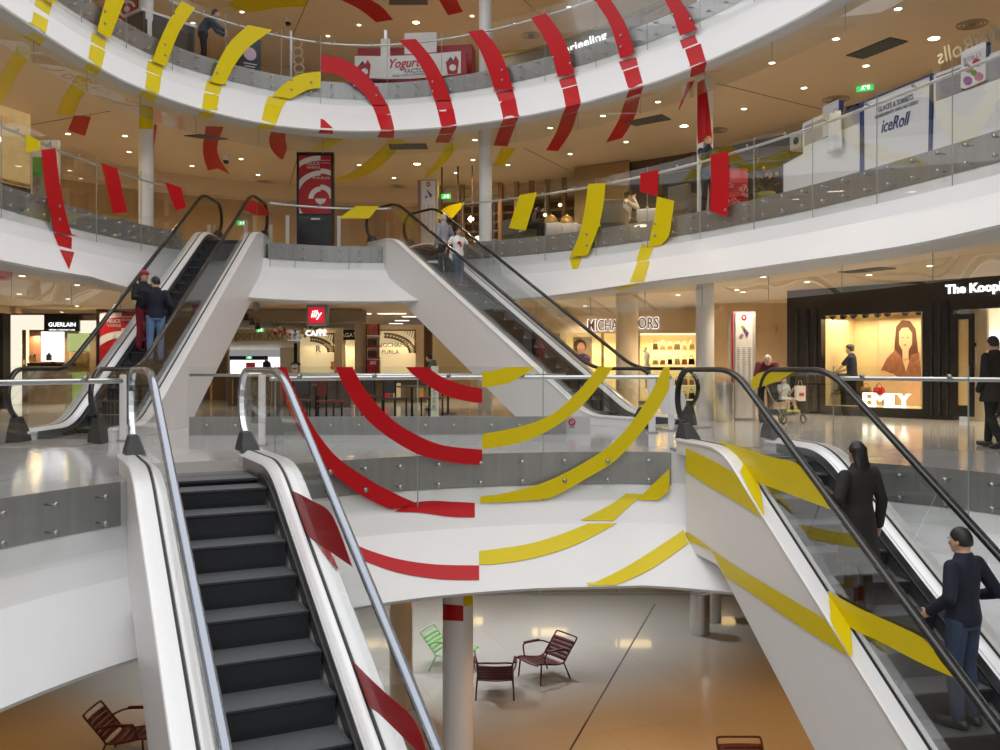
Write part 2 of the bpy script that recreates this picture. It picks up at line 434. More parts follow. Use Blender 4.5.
# ---------------------------------------------------------------- balustrades
BOLT_ME = None
def bolt_mesh():
    global BOLT_ME
    if BOLT_ME is None:
        mb = MB(); mb.tube([(0, 0, 0), (.145, 0, 0)], .010, 8); mb.tube([(.142, 0, 0), (.158, 0, 0)], [.032, .028], 14)
        BOLT_ME = mb.mesh('bolt', BOLT, True)
    return BOLT_ME
def balustrade(curve, F, t0, t1, pane, label, key, shift=0.0, rail_from=None, rail_to=None, group=None):
    a = curve.p((t0 + t1) / 2, 0, F)
    root = thing('glass_balustrade', label, 'balustrade', a, 0, group)
    band = rows_mesh(curve, [(.015, F + .005), (.02, F - .44)], t0, t1)
    band.build('steel_band', STEEL, root, True, a)
    # panes
    cuts = [t0]; t = t0 + (shift % pane)
    if t - t0 < .35: t += pane
    while t < t1 - .35: cuts.append(t); t += pane
    cuts.append(t1)
    allv = MB()
    for c0, c1 in zip(cuts, cuts[1:]):
        mb = MB(); e = .006
        n = max(2, int((c1 - c0) / .15)); ts = [c0 + e + (c1 - c0 - 2 * e) * i / n for i in range(n + 1)]
        rings = [[curve.p(t, .125, F - .64), curve.p(t, .14, F - .64), curve.p(t, .14, F + 1.18), curve.p(t, .125, F + 1.18)] for t in ts]
        mb.loft(rings)
        mb.build('glass_pane', GLASS, root, True, a, angle=True)
        allv.strip([r[1] for r in rings], [r[2] for r in rings])
        ed = MB()
        for tt in (c0, ): ed.box(curve.p(tt, .1325, F + .27), (.012, .012, 1.82), math.atan2(curve.nrm(tt).y, curve.nrm(tt).x))
        ed.build('pane_joint', GLASS_EDGE, root, False, a)
        m = max(1, round((c1 - c0) / .55))
        for i in range(m):
            tt = c0 + (c1 - c0) * (i + .5) / m
            nr = curve.nrm(tt)
            for dz in (-.11, -.37):
                o = link('bolt', bolt_mesh(), root, curve.p(tt, .015, F + dz) - a); o.rotation_euler = (0, 0, math.atan2(nr.y, nr.x))
    SURF['g' + key] = BVHTree.FromPolygons([V(v) for v in allv.v], allv.f)
    r0 = t0 if rail_from is None else rail_from; r1 = t1 if rail_to is None else rail_to
    mb = MB(); mb.tube(curve.row(.03, F + 1.03, r0, r1), .027, 10); mb.build('handrail', STEEL_LIGHT, root, True, a)
    t = r0 + .35
    while t < r1 - .2:
        mb = MB(); mb.tube([curve.p(t, .03, F + 1.03), curve.p(t, .124, F + 1.06)], .012, 8); mb.tube([curve.p(t, .112, F + 1.06), curve.p(t, .124, F + 1.06)], .03, 12)
        mb.build('rail_bracket', BOLT, root, True, a); t += 1.05
    return root
tn = UP.near
jU = UP.at_px(700) - 0.0
def sh(t0, pane, through): return (through - t0) % pane
T_FLL, T_FLR, T_CL, T_CR = tn(-7.75, 22.5), tn(-6.1, 24.3), tn(-2.95, 25.2), tn(-.95, 24.45)
TJ2 = tn(4.18, 19.32)
tL2 = tn(-8.3, 5)
balustrade(UP, L2, tL2, T_FLL, 1.6, 'curved glass balustrade left of the escalators on the upper gallery', '2l', sh(tL2, 1.6, tn(-8.3, 21.1)))
balustrade(UP, L2, T_FLR, T_CL, 1.5, 'short glass balustrade between the two rising escalators on the upper gallery', '2m', .7)
balustrade(UP, L2, T_CR, UP.len - 4, 1.6, 'curved glass balustrade right of the escalators, passing the ice cream stand', '2r', sh(T_CR, 1.6, TJ2))
T3 = UP.at_px(320.6, .13)
balustrade(UP, L3, tL2, T3, 1.6, 'topmost glass balustrade on the left, crossed by yellow stripes', '3l', sh(tL2, 1.6, tn(-7.0, 23.4)))
balustrade(UP, L3, T3, UP.len - 4, 1.6, 'topmost glass balustrade on the right, crossed by red stripes', '3r', sh(T3, 1.6, TJ2))
ln = LOW.near
balustrade(LOW, L1, ln(-4.9, 3.5), ln(-3.86, 9.43), 2.9, 'glass balustrade left of the nearest descending escalator on the middle floor', '1l', .3)
balustrade(LOW, L1, ln(-2.72, 10.88), ln(2.33, 12.66), 1.78, 'glass balustrade between the two descending escalators with red and yellow arcs', '1m', sh(ln(-2.72, 10.88), 1.78, LOW.at_px(414)))
balustrade(LOW, L1, ln(4.2, 11.55), ln(6.2, 4), 1.75, 'glass balustrade right of the two descending escalators on the middle floor', '1r', sh(ln(4.2, 11.55), 1.75, LOW.at_px(976)))

# inner barrier standing on the middle floor between the rising escalators
def straight_barrier():
    a = V((-2, 16, 0)); root = thing('glass_balustrade', 'low steel kerb with glass panes standing on the middle floor between rising escalators', 'balustrade', a)
    A, B = V((-5.35, 15.9, 0)), V((1.15, 16.1, 0)); d = (B - A).normalized(); n = V((d.y, -d.x, 0)); L = (B - A).length
    mb = MB(); mb.box((A + B) / 2 + V((0, .04, .155)), (L, .07, .31), math.atan2(d.y, d.x)); mb.build('steel_band', STEEL, root, off=a)
    for i in range(4):
        p = A + d * (L * (i + .5) / 4)
        mb = MB(); mb.box(p + n * .06 + V((0, 0, .60)), (L / 4 - .012, .012, 1.14), math.atan2(d.y, d.x)); mb.build('glass_pane', GLASS, root, off=a)
        for k in (-.3, 0, .3):
            o = link('bolt', bolt_mesh(), root, p + d * (k * L / 4) + V((0, 0, .16)) - a); o.rotation_euler = (0, 0, math.atan2(n.y, n.x)); o.scale = (.7, 1, 1)
    mb = MB(); mb.tube([A + n * -.06 + V((0, 0, 1.03)), B + n * -.06 + V((0, 0, 1.03))], .025, 8); mb.build('handrail', STEEL_LIGHT, root, True, a)
    return root
straight_barrier()

# ---------------------------------------------------------------- smoke curtains under the galleries
def curtain(F, t0, t1, label, R, pane=1.95):
    a = UP.p((t0 + t1) / 2, .44, F - 1.8)
    root = thing('smoke_curtain', label, 'glass smoke barrier', a)
    n = max(1, round((t1 - t0) / pane))
    for i in range(n):
        c0, c1 = t0 + (t1 - t0) * i / n + .005, t0 + (t1 - t0) * (i + 1) / n - .005
        ts = [c0 + (c1 - c0) * k / 10 for k in range(11)]; g = lambda t: .46 * R(t)
        mb = MB(); mb.loft([[UP.p(t, g(t), F - 2.06), UP.p(t, g(t) + .008, F - 2.06), UP.p(t, g(t) + .008, F - 1.60), UP.p(t, g(t), F - 1.60)] for t in ts]); mb.build('glass_pane', CURTAIN, root, True, a, angle=True)
        ed = MB(); ed.box(UP.p(c0, g(c0) + .004, F - 1.83), (.010, .010, .46), math.atan2(UP.nrm(c0).y, UP.nrm(c0).x)); ed.build('pane_joint', GLASS_EDGE, root, off=a)
CURTAIN = glass('curtain_glass', (.95, .96, .95, 1), .22)
tA = tn(-8.6, 8)
curtain(L2, tA, tn(-7.9, 22.2), 'hanging glass smoke barrier under the upper gallery, left of the escalators', RL2)
curtain(L2, tn(-.6, 24.25), UP.len - 4, 'hanging glass smoke barrier under the upper gallery, right of the escalators', RR2)
curtain(L3, tA, T3, 'hanging glass smoke barrier under the top gallery, left half', R3)
curtain(L3, T3, UP.len - 4, 'hanging glass smoke barrier under the top gallery, right half', R3)

# ---------------------------------------------------------------- columns
def column(x, y, z0, z1, r, m, key=None):
    mb = MB(); mb.lathe([(r, z0), (r, z1)], (x, y, 0), 40); o = mb.build('round_column', m, angle=True); structure(o)
    if key: reg(key, o)
    return o
for i, (px, Y) in enumerate(((485.5, 24.95), (705, 20.4), (146, 22.75))):
    X = (px - 500) * Y / K
    column(X, Y, 0, L2 - 1.33, .20 if i != 2 else .17, WHITE)
    column(X, Y, L2, L3 - 1.33, .175, WHITE, 'col2%d' % i); column(X, Y, L3, 12.0, .175, WHITE)
column((627 - 500) * 24.0 / K, 24.0, 0, 3.1, .29, BEIGE_COL)
column((361 - 500) * 31.5 / K, 31.5, 0, 3.1, .21, BEIGE_COL)
column((458 - 500) * 13.0 / K, 13.0, L0, -1.34, .215, WHITE, 'col00')
column((401 - 500) * 15.7 / K, 15.7, L0, -1.34, .195, BEIGE_COL)
column((712 - 500) * 21.0 / K, 21.0, L0, -1.34, .21, WHITE)

# ---------------------------------------------------------------- ceiling fittings
def at_surf(px, py, key):
    d = ray(px, py); hit = SURF[key].ray_cast(EYE, d, 200)
    return hit[0]
DL = {}
def downlight(px, py, key, label, group, hot=False):
    p = at_surf(px, py, key)
    if p is None: return None
    k = (hot, label)
    if k not in DL:
        root = thing('downlight', label, 'ceiling light', p, 0, group)
        mb = MB(); r = .10 if hot else .062
        mb.lathe([(r, .0), (r + .025, -.004), (r + .025, .003), (r, .003)], (0, 0, -.001), 18); mb.build('trim_ring', PAPER, root, True)
        mb = MB(); mb.lathe([(.001, -.003), (r, -.003), (r, .0), (.001, .0)], (0, 0, 0), 18); mb.build('lamp', LAMP_HOT if hot else LAMP, root)
        DL[k] = root
    else:
        root = copy_tree(DL[k]); root.location = p
    return p
G1, G2, G3 = 'downlights of the middle floor', 'downlights of the upper gallery', 'downlights of the top gallery'
D1 = [(22, 276), (77, 285), (19, 294), (68, 299), (77, 306), (62, 312), (666, 287), (678, 295), (737, 290), (743, 292), (827, 267), (807, 282), (869, 275), (895, 257), (930, 266), (763, 277), (585, 306), (618, 300)]
D2 = [(9, 113), (20, 64), (73, 88), (68, 134), (125, 136), (241, 159), (258, 175), (359, 165), (394, 178), (473, 160), (456, 173), (508, 165), (570, 154), (475, 140), (550, 128), (603, 116), (626, 142), (658, 102), (744, 109), (772, 63), (836, 39), (804, 88), (866, 66), (898, 9), (129, 152), (192, 166), (92, 176), (131, 188), (98, 201), (166, 199), (178, 179)]
D3 = [(242, 12), (328, 36), (359, 25), (472, 16), (515, 24), (569, 7), (193, 23)]
LIGHTPTS = []
for (a, b) in D1:
    p = downlight(a, b, 'ceil1', 'small round recessed downlight in the ceiling of the middle floor', G1)
    if p: LIGHTPTS.append(p)
for (a, b) in D2:
    p = downlight(a, b, 'ceil2', 'small round recessed downlight in the ceiling of the upper gallery', G2)
    if p: LIGHTPTS.append(p)
for (a, b) in D3:
    p = downlight(a, b, 'ceil3', 'small round recessed downlight in the ceiling of the top gallery', G3)
    if p: LIGHTPTS.append(p)
for (a, b, k, l) in ((684, 126, 'ceil2', 'larger bright spotlight in the ceiling left of the column with the red stripe'), (934, 38.5, 'ceil2', 'larger bright spotlight in the ceiling above the ice cream stand'),
                     (417, 164, 'ceil2', 'larger bright spotlight in the ceiling above the information totem on the upper gallery'), (416, 22.5, 'ceil3', 'larger bright spotlight in the ceiling above the yogurt kiosk')):
    p = downlight(a, b, k, l, None, True); LIGHTPTS.append(p)
for i, (a, b) in enumerate(((335, 322), (347, 318), (353, 316), (363, 313), (386, 313), (398, 313), (410, 316), (396, 323), (402, 320))):
    p = at_surf(a, b, 'ceil1')
    if p is None: continue
    root = thing('ceiling_light', 'wide flat ceiling light over the handbag shop windows', 'ceiling light', p, 0, 'flat ceiling lights by the handbag shops')
    mb = MB(); mb.box((0, 0, -.012), (.62, .34, .024)); mb.build('housing', PAPER, root)
    mb = MB(); mb.box((0, 0, -.026), (.56, .28, .006)); mb.build('diffuser', emitter('flat_glow', (1, .9, .7, 1), 5), root)
def quad_on(pts, key, m, name, label, cat, th=.02, slats=False):
    P = [at_surf(a, b, key) for a, b in pts]; c = sum(P, V()) / len(P)
    root = thing(name, label, cat, c)
    mb = MB(); mb.plate([p - c for p in P], (0, 0, -th)); mb.build('frame', m, root)
    mb = MB()
    for i in range(1, 9):
        f = i / 9
        mb.bar((P[0] - c).lerp(P[3] - c, f) + V((0, 0, -th - .004)), (P[1] - c).lerp(P[2] - c, f) + V((0, 0, -th - .004)), .02, .008)
    mb.build('grille', mat('vent_slat', (.16, .16, .15, 1), .5), root)
quad_on([(846, 55), (863, 58.5), (908, 41), (890, 37)], 'ceil2', MESHGREY, 'ceiling_vent', 'grey ventilation grille in the ceiling above the ice cream stand', 'ceiling vent')
quad_on([(623, 122), (636, 125.5), (671, 119), (662, 114)], 'ceil2', MESHGREY, 'ceiling_vent', 'grey ventilation grille in the ceiling left of the column with the red stripe', 'ceiling vent')
quad_on([(184, 135.5), (213, 139.5), (228, 138.5), (199, 134)], 'ceil2', MESHGREY, 'ceiling_vent', 'grey ventilation grille in the ceiling left of the tall poster totem', 'ceiling vent')
quad_on([(388, 143.5), (390, 149), (428, 148.5), (426, 143.5)], 'ceil2', MESHGREY, 'ceiling_vent', 'grey ventilation grille in the ceiling above the map totem on the upper gallery', 'ceiling vent')
quad_on([(838, 271.5), (852, 272.5), (896, 268), (880, 267)], 'ceil1', MESHGREY, 'ceiling_vent', 'dark ventilation grille in the ceiling before the black clothes shop', 'ceiling vent')
quad_on([(390, -4), (389, 4.2), (428, 4.2), (427, -4)], 'ceil3', MESHGREY, 'ceiling_vent', 'grey ventilation grille in the ceiling over the yogurt kiosk', 'ceiling vent')
def ring_mark(px, py, key, rx, label):
    p = at_surf(px, py, key); root = thing('ceiling_diffuser', label, 'air diffuser', p)
    for k, r in enumerate((rx, rx * .72, rx * .45)):
        mb = MB(); mb.tube([V((r * math.cos(2 * PI * i / 28), r * math.sin(2 * PI * i / 28), -.012)) for i in range(28)], .012, 6, True); mb.build('ring', mat('diffuser_ring', (.42, .33, .22, 1), .5), root, True)
    mb = MB(); mb.lathe([(.01, -.02), (rx * .3, -.01), (rx * .3, 0), (.01, 0)], (0, 0, 0), 20); mb.build('core', mat('diffuser_core', (.30, .22, .14, 1), .5), root)
ring_mark(516, 187, 'ceil2', .30, 'round air diffuser in the ceiling right of the white middle column')
ring_mark(265, 182, 'ceil2', .30, 'round air diffuser in the ceiling left of the tall poster totem')
ring_mark(836, 99, 'ceil2', .30, 'round air diffuser in the ceiling just above the ice cream stand')
ring_mark(716, 130, 'ceil2', .30, 'round air diffuser in the ceiling right of the column with the red stripe')
ring_mark(398, 186, 'ceil2', .28, 'round air diffuser in the ceiling right of the tall poster totem')
ring_mark(972, 24, 'ceil2', .26, 'round air diffuser in the ceiling in the upper right of the view')
ring_mark(531, 35, 'ceil3', .30, 'round air diffuser in the ceiling right of the yogurt kiosk')
def dome(px, py, key, label):
    p = at_surf(px, py, key); root = thing('ceiling_camera', label, 'security camera', p)
    mb = MB(); mb.lathe([(.10, 0), (.10, -.12), (.085, -.14)], (0, 0, 0), 20); mb.build('housing', PAPER, root, True)
    mb = MB(); mb.lathe([(.085, -.14), (.08, -.19), (.055, -.235), (.01, -.25)], (0, 0, 0), 20); mb.build('dome', RUBBER, root, True)
dome(226, 156, 'ceil2', 'white dome security camera hanging from the upper gallery ceiling'); dome(288, 18, 'ceil3', 'white dome security camera hanging from the top gallery ceiling')
dome(307, 312, 'ceil1', 'white camera under the slab left of the red coffee sign'); dome(328, 312, 'ceil1', 'white camera under the slab right of the red coffee sign')
def exit_sign(px, py, Y, rz, label, w=.30):
    c = at_y(px, py, Y); root = thing('exit_sign', label, 'emergency exit sign', c, rz)
    mb = MB(); mb.box((0, 0, 0), (w, .05, w * .5)); mb.build('panel', GREENSIGN, root, bevel=.005)
    g = MB(); s = w
    g.box((-.12 * s, -.028, .02 * s), (.07 * s, .006, .16 * s), ry=.4); g.ball((-.09 * s, -.028, .15 * s), .035 * s, u=8, v=6)
    g.box((-.18 * s, -.028, -.12 * s), (.05 * s, .006, .14 * s), ry=.7); g.box((-.06 * s, -.028, -.12 * s), (.05 * s, .006, .14 * s), ry=-.5); g.box((-.02 * s, -.028, .05 * s), (.14 * s, .006, .035 * s), ry=.3)
    g.box((.22 * s, -.028, 0), (.14 * s, .006, .34 * s)); g.box((.08 * s, -.028, 0), (.10 * s, .006, .04 * s)); g.build('running_figure', WHITE_GLOW, root)
    mb = MB(); mb.bar((0, 0, w * .25), (0, 0, w * .25 + .25), .012, .012, (1, 0, 0)); mb.build('hanger', BOLT, root)
exit_sign(160, 121, 27, .3, 'small green exit sign beside the left white column'); exit_sign(321, 147, 27.5, 0, 'small green exit sign above the tall poster totem')
exit_sign(446, 196.5, 29, -.1, 'small green exit sign beside the map totem on the upper gallery'); exit_sign(865, 87, 21, -.5, 'small green exit sign above the ice cream stand', .36)
exit_sign(689, 286, 24, -.25, 'small green exit sign left of the white column on the middle floor', .40); exit_sign(339, 305, 33, 0, 'small green exit sign right of the red coffee sign', .36)
exit_sign(260, 330, 36, 0, 'small green exit sign above the pink lettering in the corridor', .3); exit_sign(242, 223, 29, 0, 'small green exit sign behind the top of the left rising escalator', .3); exit_sign(249, 357.5, 46, 0, 'small green exit sign over the bright far doorway', .28)
# expansion joints in the ceilings
def joint(pts, key, n):
    P = [at_surf(a, b, key) for a, b in pts]
    P = [p for p in P if p]
    if len(P) < 2: return
    mb = MB()
    for a, b in zip(P, P[1:]): mb.bar(a, b, .025, .012)
    structure(mb.build('trim_%d' % n, mat('joint_dark', (.22, .14, .07, 1), .7)))
joint([(18, 127), (110, 111)], 'ceil2', 12); joint([(524, 148), (568, 170)], 'ceil2', 13); joint([(716, 83), (800, 104), (830, 111)], 'ceil2', 14); joint([(308, 0), (292, 37)], 'ceil3', 15); joint([(524, 0), (540, 14)], 'ceil3', 16); joint([(297, 160), (288, 190)], 'ceil2', 17)
# ---------------------------------------------------------------- escalators
TAN = math.tan(PI / 6)
ESC = {}
def escalator(key, label, wp, az, zlow, rise, rail_mat, seed=0, trunc_top=.55, bottom_flat=1.0, top_flat=1.0, nsteps_phase=.3, glass_tint=None, end_drop=1.42):
    """wp: plan point of the lower working point (end of the slope); +y runs uphill in its own frame"""
    root = thing('escalator', label, 'escalator', (wp[0], wp[1], zlow), -az)
    ESC[key] = (V((wp[0], wp[1], zlow)), az)
    run = rise / TAN; r = 1.5; tl = r * math.tan(PI / 12)
    def base(y0, y1, n=7):
        """smoothed line of the step noses from y0 to y1"""
        pts = [(y0, 0.0)]
        for i in range(n + 1):
            a = (PI / 6) * i / n; pts.append((-tl + r * math.sin(a), r - r * math.cos(a)))
        for i in range(1, 6):
            f = i / 6; pts.append((tl * math.cos(PI / 6) + (run - 2 * tl * math.cos(PI / 6)) * f, (tl * math.sin(PI / 6)) + (rise - 2 * tl * math.sin(PI / 6)) * f))
        for i in range(n + 1):
            a = (PI / 6) * (1 - i / n); pts.append((run + tl - r * math.sin(a), rise - r + r * math.cos(a)))
        pts.append((y1, rise)); return pts
    BL = base(-bottom_flat, run + top_flat)
    def zat(y):
        for (a, b), (c, d) in zip(BL, BL[1:]):
            if a <= y <= c: return b + (d - b) * (y - a) / max(1e-9, c - a)
        return BL[0][1] if y < BL[0][0] else BL[-1][1]
    dk = .20                                           # decks lie this far above the steps
    yb, yt = -bottom_flat - .30, run + top_flat + .35      # deck ends
    line = [(yb, 0.0)] + [p for p in BL] + [(yt, rise)]
    # truss cladding: two flanks and an underside
    under = lambda y: max(min(y * TAN + dk - 1.49, rise + dk - end_drop), 0.0)
    ytr = run + trunc_top
    def flank(sx):
        mb = MB(); ys = [p[0] for p in line if p[0] < ytr - .01] + [ytr]
        ys = sorted(set(ys + [1.29 / TAN, (rise + 1.29 - end_drop) / TAN]))
        ys = [y for y in ys if y <= ytr]
        rings = [[(sx * .52, y, under(y) + .002), (sx * .77, y, under(y) + .002), (sx * .77, y, zat(y) + dk - .03), (sx * .52, y, zat(y) + dk - .03)] for y in ys]
        mb.loft(rings); return mb
    for sx in (-1, 1): flank(sx).build('side_cladding', CLAD, root)
    mb = MB(); ys = [1.29 / TAN, (rise + 1.29 - end_drop) / TAN, ytr]
    mb.loft([[(-.53, y, under(y)), (.53, y, under(y)), (.53, y, under(y) + .06), (-.53, y, under(y) + .06)] for y in ys]); mb.build('underside_panel', CLAD, root)
    if trunc_top < top_flat + .3:
        for sx in (-1, 1):
            mb = MB(); mb.box((sx * .645, (ytr + yt) / 2, rise + (dk - .03) / 2), (.25, yt - ytr, dk - .03)); mb.build('newel_plinth', CLAD, root)
    # decks (outer + inner), gaskets, skirts
    path = [(0, y, z + dk) for y, z in line]
    for sx in (-1, 1):
        mb = MB()
        prof = [(.635, -.028), (.79, -.028), (.795, -.004), (.785, .006), (.635, .012)]
        mb.sweep([(sx * a, b * (1 if True else 1)) for a, b in (prof if sx > 0 else prof[::-1])], path, (1, 0, 0)); mb.build('outer_deck', DECK, root, angle=True)
        mb = MB(); prof = [(.505, -.075), (.605, -.02), (.605, .012), (.575, .010), (.505, -.045)]
        mb.sweep([(sx * a, b) for a, b in (prof if sx > 0 else prof[::-1])], path, (1, 0, 0)); mb.build('inner_deck', DECK, root, angle=True)
        mb = MB(); prof = [(.605, -.02), (.635, -.02), (.635, .016), (.605, .016)]
        mb.sweep([(sx * a, b) for a, b in (prof if sx > 0 else prof[::-1])], path, (1, 0, 0)); mb.build('gasket', BLACK, root)
        mb = MB(); prof = [(.502, -.31), (.53, -.31), (.53, -.05), (.502, -.05)]
        mb.sweep([(sx * a, b) for a, b in (prof if sx > 0 else prof[::-1])], path[1:-1], (1, 0, 0)); mb.build('skirt_panel', mat('skirt_steel', (.30, .31, .33, 1), .3, metal=.8), root)
        mb = MB(); prof = [(.482, -.155), (.503, -.160), (.503, -.135), (.482, -.140)]
        mb.sweep([(sx * a, b) for a, b in (prof if sx > 0 else prof[::-1])], path[2:-2], (1, 0, 0)); mb.build('skirt_brush', BLACK, root)
    # handrail loop and glass: the loop is the sloped line raised by hr, closed round the newels
    hr = .95; nr = .40
    ya, yc = -bottom_flat - .30, run + top_flat + .30       # centres of the newel arcs
    z0, z1 = dk + hr, rise + dk + hr
    def arc(yc_, zc, a0, a1, rad, n=12): return [(yc_ + rad * math.cos(a0 + (a1 - a0) * i / n), zc + rad * math.sin(a0 + (a1 - a0) * i / n)) for i in range(n + 1)]
    top = [(y, z + dk + hr) for y, z in BL if ya < y < yc]
    low = arc(ya, z0 - nr, PI * 1.38, PI / 2, nr)
    high = arc(yc, z1 - nr, PI / 2, -PI * .38, nr)
    loop = low + top + high
    for sx in (-1, 1):
        mb = MB(); mb.sweep([(sx * .62 + .041 * math.cos(2 * PI * k / 12), .020 * math.sin(2 * PI * k / 12)) for k in range(12)], [(0, y, z) for y, z in loop], (1, 0, 0)); mb.build('handrail', rail_mat, root, True)
        mb = MB(); mb.sweep([(sx * .62 - .026, -.045), (sx * .62 + .026, -.045), (sx * .62 + .026, -.014), (sx * .62 - .026, -.014)], [(0, y, z) for y, z in loop], (1, 0, 0)); mb.build('handrail_guide', BLACK if rail_mat is RUBBER else CHROME, root)
        # inlet boots under both newels
        for e, (yy, zz, s) in enumerate(((low[0][0], low[0][1], 1), (high[-1][0], high[-1][1], -1))):
            zb = rise + dk - .01 if e else .004
            mb = MB(); mb.loft([[(sx * .62 + a, yy + s * b + s * o_, z) for a, b in ((-.085 * q_, -.13 * q_), (.085 * q_, -.13 * q_), (.085 * q_, .19 * q_), (-.085 * q_, .19 * q_))] for z, o_, q_ in ((zb, .10 if e else .04, 1.3), ((zb + zz) / 2 - .03, .07 if e else .03, 1.15), (zz + .03, 0, .62))])
            mb.build('handrail_inlet', BOOT, root, bevel=.015)
        # glass panes: cut square to the slope
        def up_line(y):        # bottom and top of the glass at a station
            return zat(y) + dk + .005, zat(y) + dk + hr - .03
        cuts = [ya + .02] + [run * k / 5 + (0 if k else -.0) for k in range(0, 6)] + [yc - .02]
        for k, (c0, c1) in enumerate(zip(cuts, cuts[1:])):
            mb = MB(); q = []
            n = 10
            lo_ = []; hi_ = []
            lean = lambda c: (.5 * .9 if 1e-3 < c < run - 1e-3 else (.25 if ya < c < yc and (abs(c) < 1e-3 or abs(c - run) < 1e-3) else 0))
            e0, e1 = (.006 if k else 0), (.006 if k < len(cuts) - 2 else 0)
            for i in range(n + 1):
                f = i / n; yl = c0 + e0 + (c1 - e1 - c0 - e0) * f
                l0 = c0 + e0 - lean(c0); l1 = c1 - e1 - lean(c1)
                yh = l0 + (l1 - l0) * f
                lo_.append((yl, up_line(yl)[0])); hi_.append((yh, up_line(yh)[1]))
            if k == 0:
                hi_ = [(p[0], p[1]) for p in hi_]
                cap = [(y, z) for y, z in arc(ya, z0 - nr, PI * 1.38, PI / 2, nr - .03)]
                lo_ = [(max(cap[0][0], ya - .1), dk + .005)] + lo_
                out = lo_ + hi_[::-1] + cap[::-1]
            elif k == len(cuts) - 2:
                cap = [(y, z) for y, z in arc(yc, z1 - nr, PI / 2, -PI * .38, nr - .03)]
                out = lo_ + [(yc + .1, rise + dk + .005)] + cap[::-1] + hi_[::-1]
            else: out = lo_ + hi_[::-1]
            mb.plate([(sx * .62 - .005, y, z) for y, z in out], (.010, 0, 0)); mb.build('glass_panel', ESCGLASS, root)
    # steps
    n0 = 0; y = -bottom_flat + .05 + nsteps_phase * .4; dep = .4
    while y < run + top_flat - .25:
        zz = zat(y)                                     # nose height
        za = zat(y + dep)
        if True:
            mb = MB()
            zt = zat(y) + .012
            nose = [(0, -.02), (0, -.05)]
            drop = max(.03, zt - (zat(y - dep) + .012))
            cur = [(.0, zt), (.0, zt - .018), (.012, zt - .03)] + [(.012 + .05 * math.sin(PI * .5 * f), zt - .03 - (drop + .02) * f) for f in (.25, .5, .75, 1)]
            prof = [(y + dep + .004, zt)] + [(y + a, b) for a, b in cur] + [(y + dep + .004, zt - .06)]
            mb.loft([[(sx, p[0], p[1]) for p in prof] for sx in (-.48, .48)])
            o = mb.build('step', TREAD, root); o.data.materials.append(RISER)
            for pl in o.data.polygons:
                if abs(pl.normal.z) < .75: pl.material_index = 1
            mb = MB()
            mb.box((0, y + .012, zt + .001), (.955, .02, .004)); mb.box((-.465, y + dep / 2, zt + .001), (.02, dep - .02, .004)); mb.box((.465, y + dep / 2, zt + .001), (.02, dep - .02, .004)); mb.build('nose_strip', mat('nose_grey', (.10, .105, .11, 1), .5), o)
        y += dep
    for (a, b, z) in ((-bottom_flat - 1.0, -bottom_flat + .08, 0), (run + top_flat - .2, run + top_flat + 1.0, rise)):
        mb = MB(); mb.box((0, (a + b) / 2, z + .012), (1.24, b - a, .02)); mb.build('landing_plate', COMB, root)
    return root
ESCGLASS = glass('escalator_glass', (.955, .965, .96, 1), .22)
def work_point(p, az, zrel, zdeck_rel):
    s = (zdeck_rel - zrel) / TAN
    return V((p[0] + math.sin(az) * s, p[1] + math.cos(az) * s))
H = CH
def lower_from(p, az, zrel, zlow): return work_point(p, az, zrel, zlow + .20 - H)
FLP, FLA = (-6.918, 21.039), -.017
CP, CA = (-.729, 23.226), -.648
NLP, NLA = (-.802, 5.192), -.468
NRP, NRA = (4.196, 6.851), -.18
escalator('FL', 'left rising escalator with a couple, from middle floor to upper gallery', lower_from(FLP, FLA, 2.0, L1), FLA, L1, L2 - L1, RUBBER, trunc_top=.95, bottom_flat=1.25)
escalator('C', 'rising escalator in the centre with a girl in white shirt', lower_from(CP, CA, 2.0, L1), CA, L1, L2 - L1, RUBBER, trunc_top=.95)
escalator('NL', 'empty escalator with pale handrails descending to the ground floor', lower_from(NLP, NLA, -3.5, L0), NLA, L0, L1 - L0, RAIL_GREY, trunc_top=.75, top_flat=1.3)
escalator('NR', 'descending escalator with yellow stripes and two people riding', lower_from(NRP, NRA, -3.5, L0), NRA, L0, L1 - L0, RUBBER, trunc_top=1.15, top_flat=1.15, nsteps_phase=.8)
def esc_pt(key, u, y, z):
    o, az = ESC[key]; c, s = math.cos(-az), math.sin(-az)
    return V((o.x + c * u - s * y, o.y + s * u + c * y, o.z + z))
def esc_plane(key, u):
    a = esc_pt(key, u, 0, 0); b = esc_pt(key, u + 1, 0, 0); return a, (b - a)
# ---------------------------------------------------------------- coloured films stuck on glass, slabs, ceilings and columns
def poly_spline(pts, n):
    """n+1 points evenly along a smooth line through 2-D points"""
    if len(pts) == 2:
        a, b = V((*pts[0], 0)), V((*pts[1], 0)); return [a.lerp(b, i / n) for i in range(n + 1)]
    d = spline(pts, 12); L = [0]
    for a, b in zip(d, d[1:]): L.append(L[-1] + (b - a).length)
    out = []; j = 0
    for i in range(n + 1):
        t = L[-1] * i / n
        while j < len(L) - 2 and L[j + 1] < t: j += 1
        f = (t - L[j]) / max(1e-9, L[j + 1] - L[j]); out.append(d[j].lerp(d[j + 1], min(1, max(0, f))))
    return out
def surf_hit(px, py, key):
    d = ray(px, py)
    if isinstance(key, tuple):
        a, n = key; t = (a - EYE).dot(n) / d.dot(n); return EYE + d * t, n.normalized()
    h = SURF[key].ray_cast(EYE, d, 200)
    if h[0] is None:
        h = None
        # slip along the surface: nearest point to the ray at a few distances
        best = None
        for Y in [x * .5 for x in range(8, 80)]:
            p = EYE + d * Y; q = SURF[key].find_nearest(p)
            if q[0] is not None and (best is None or q[3] < best[3]): best = q
        return best[0], best[1]
    return h[0], h[1]
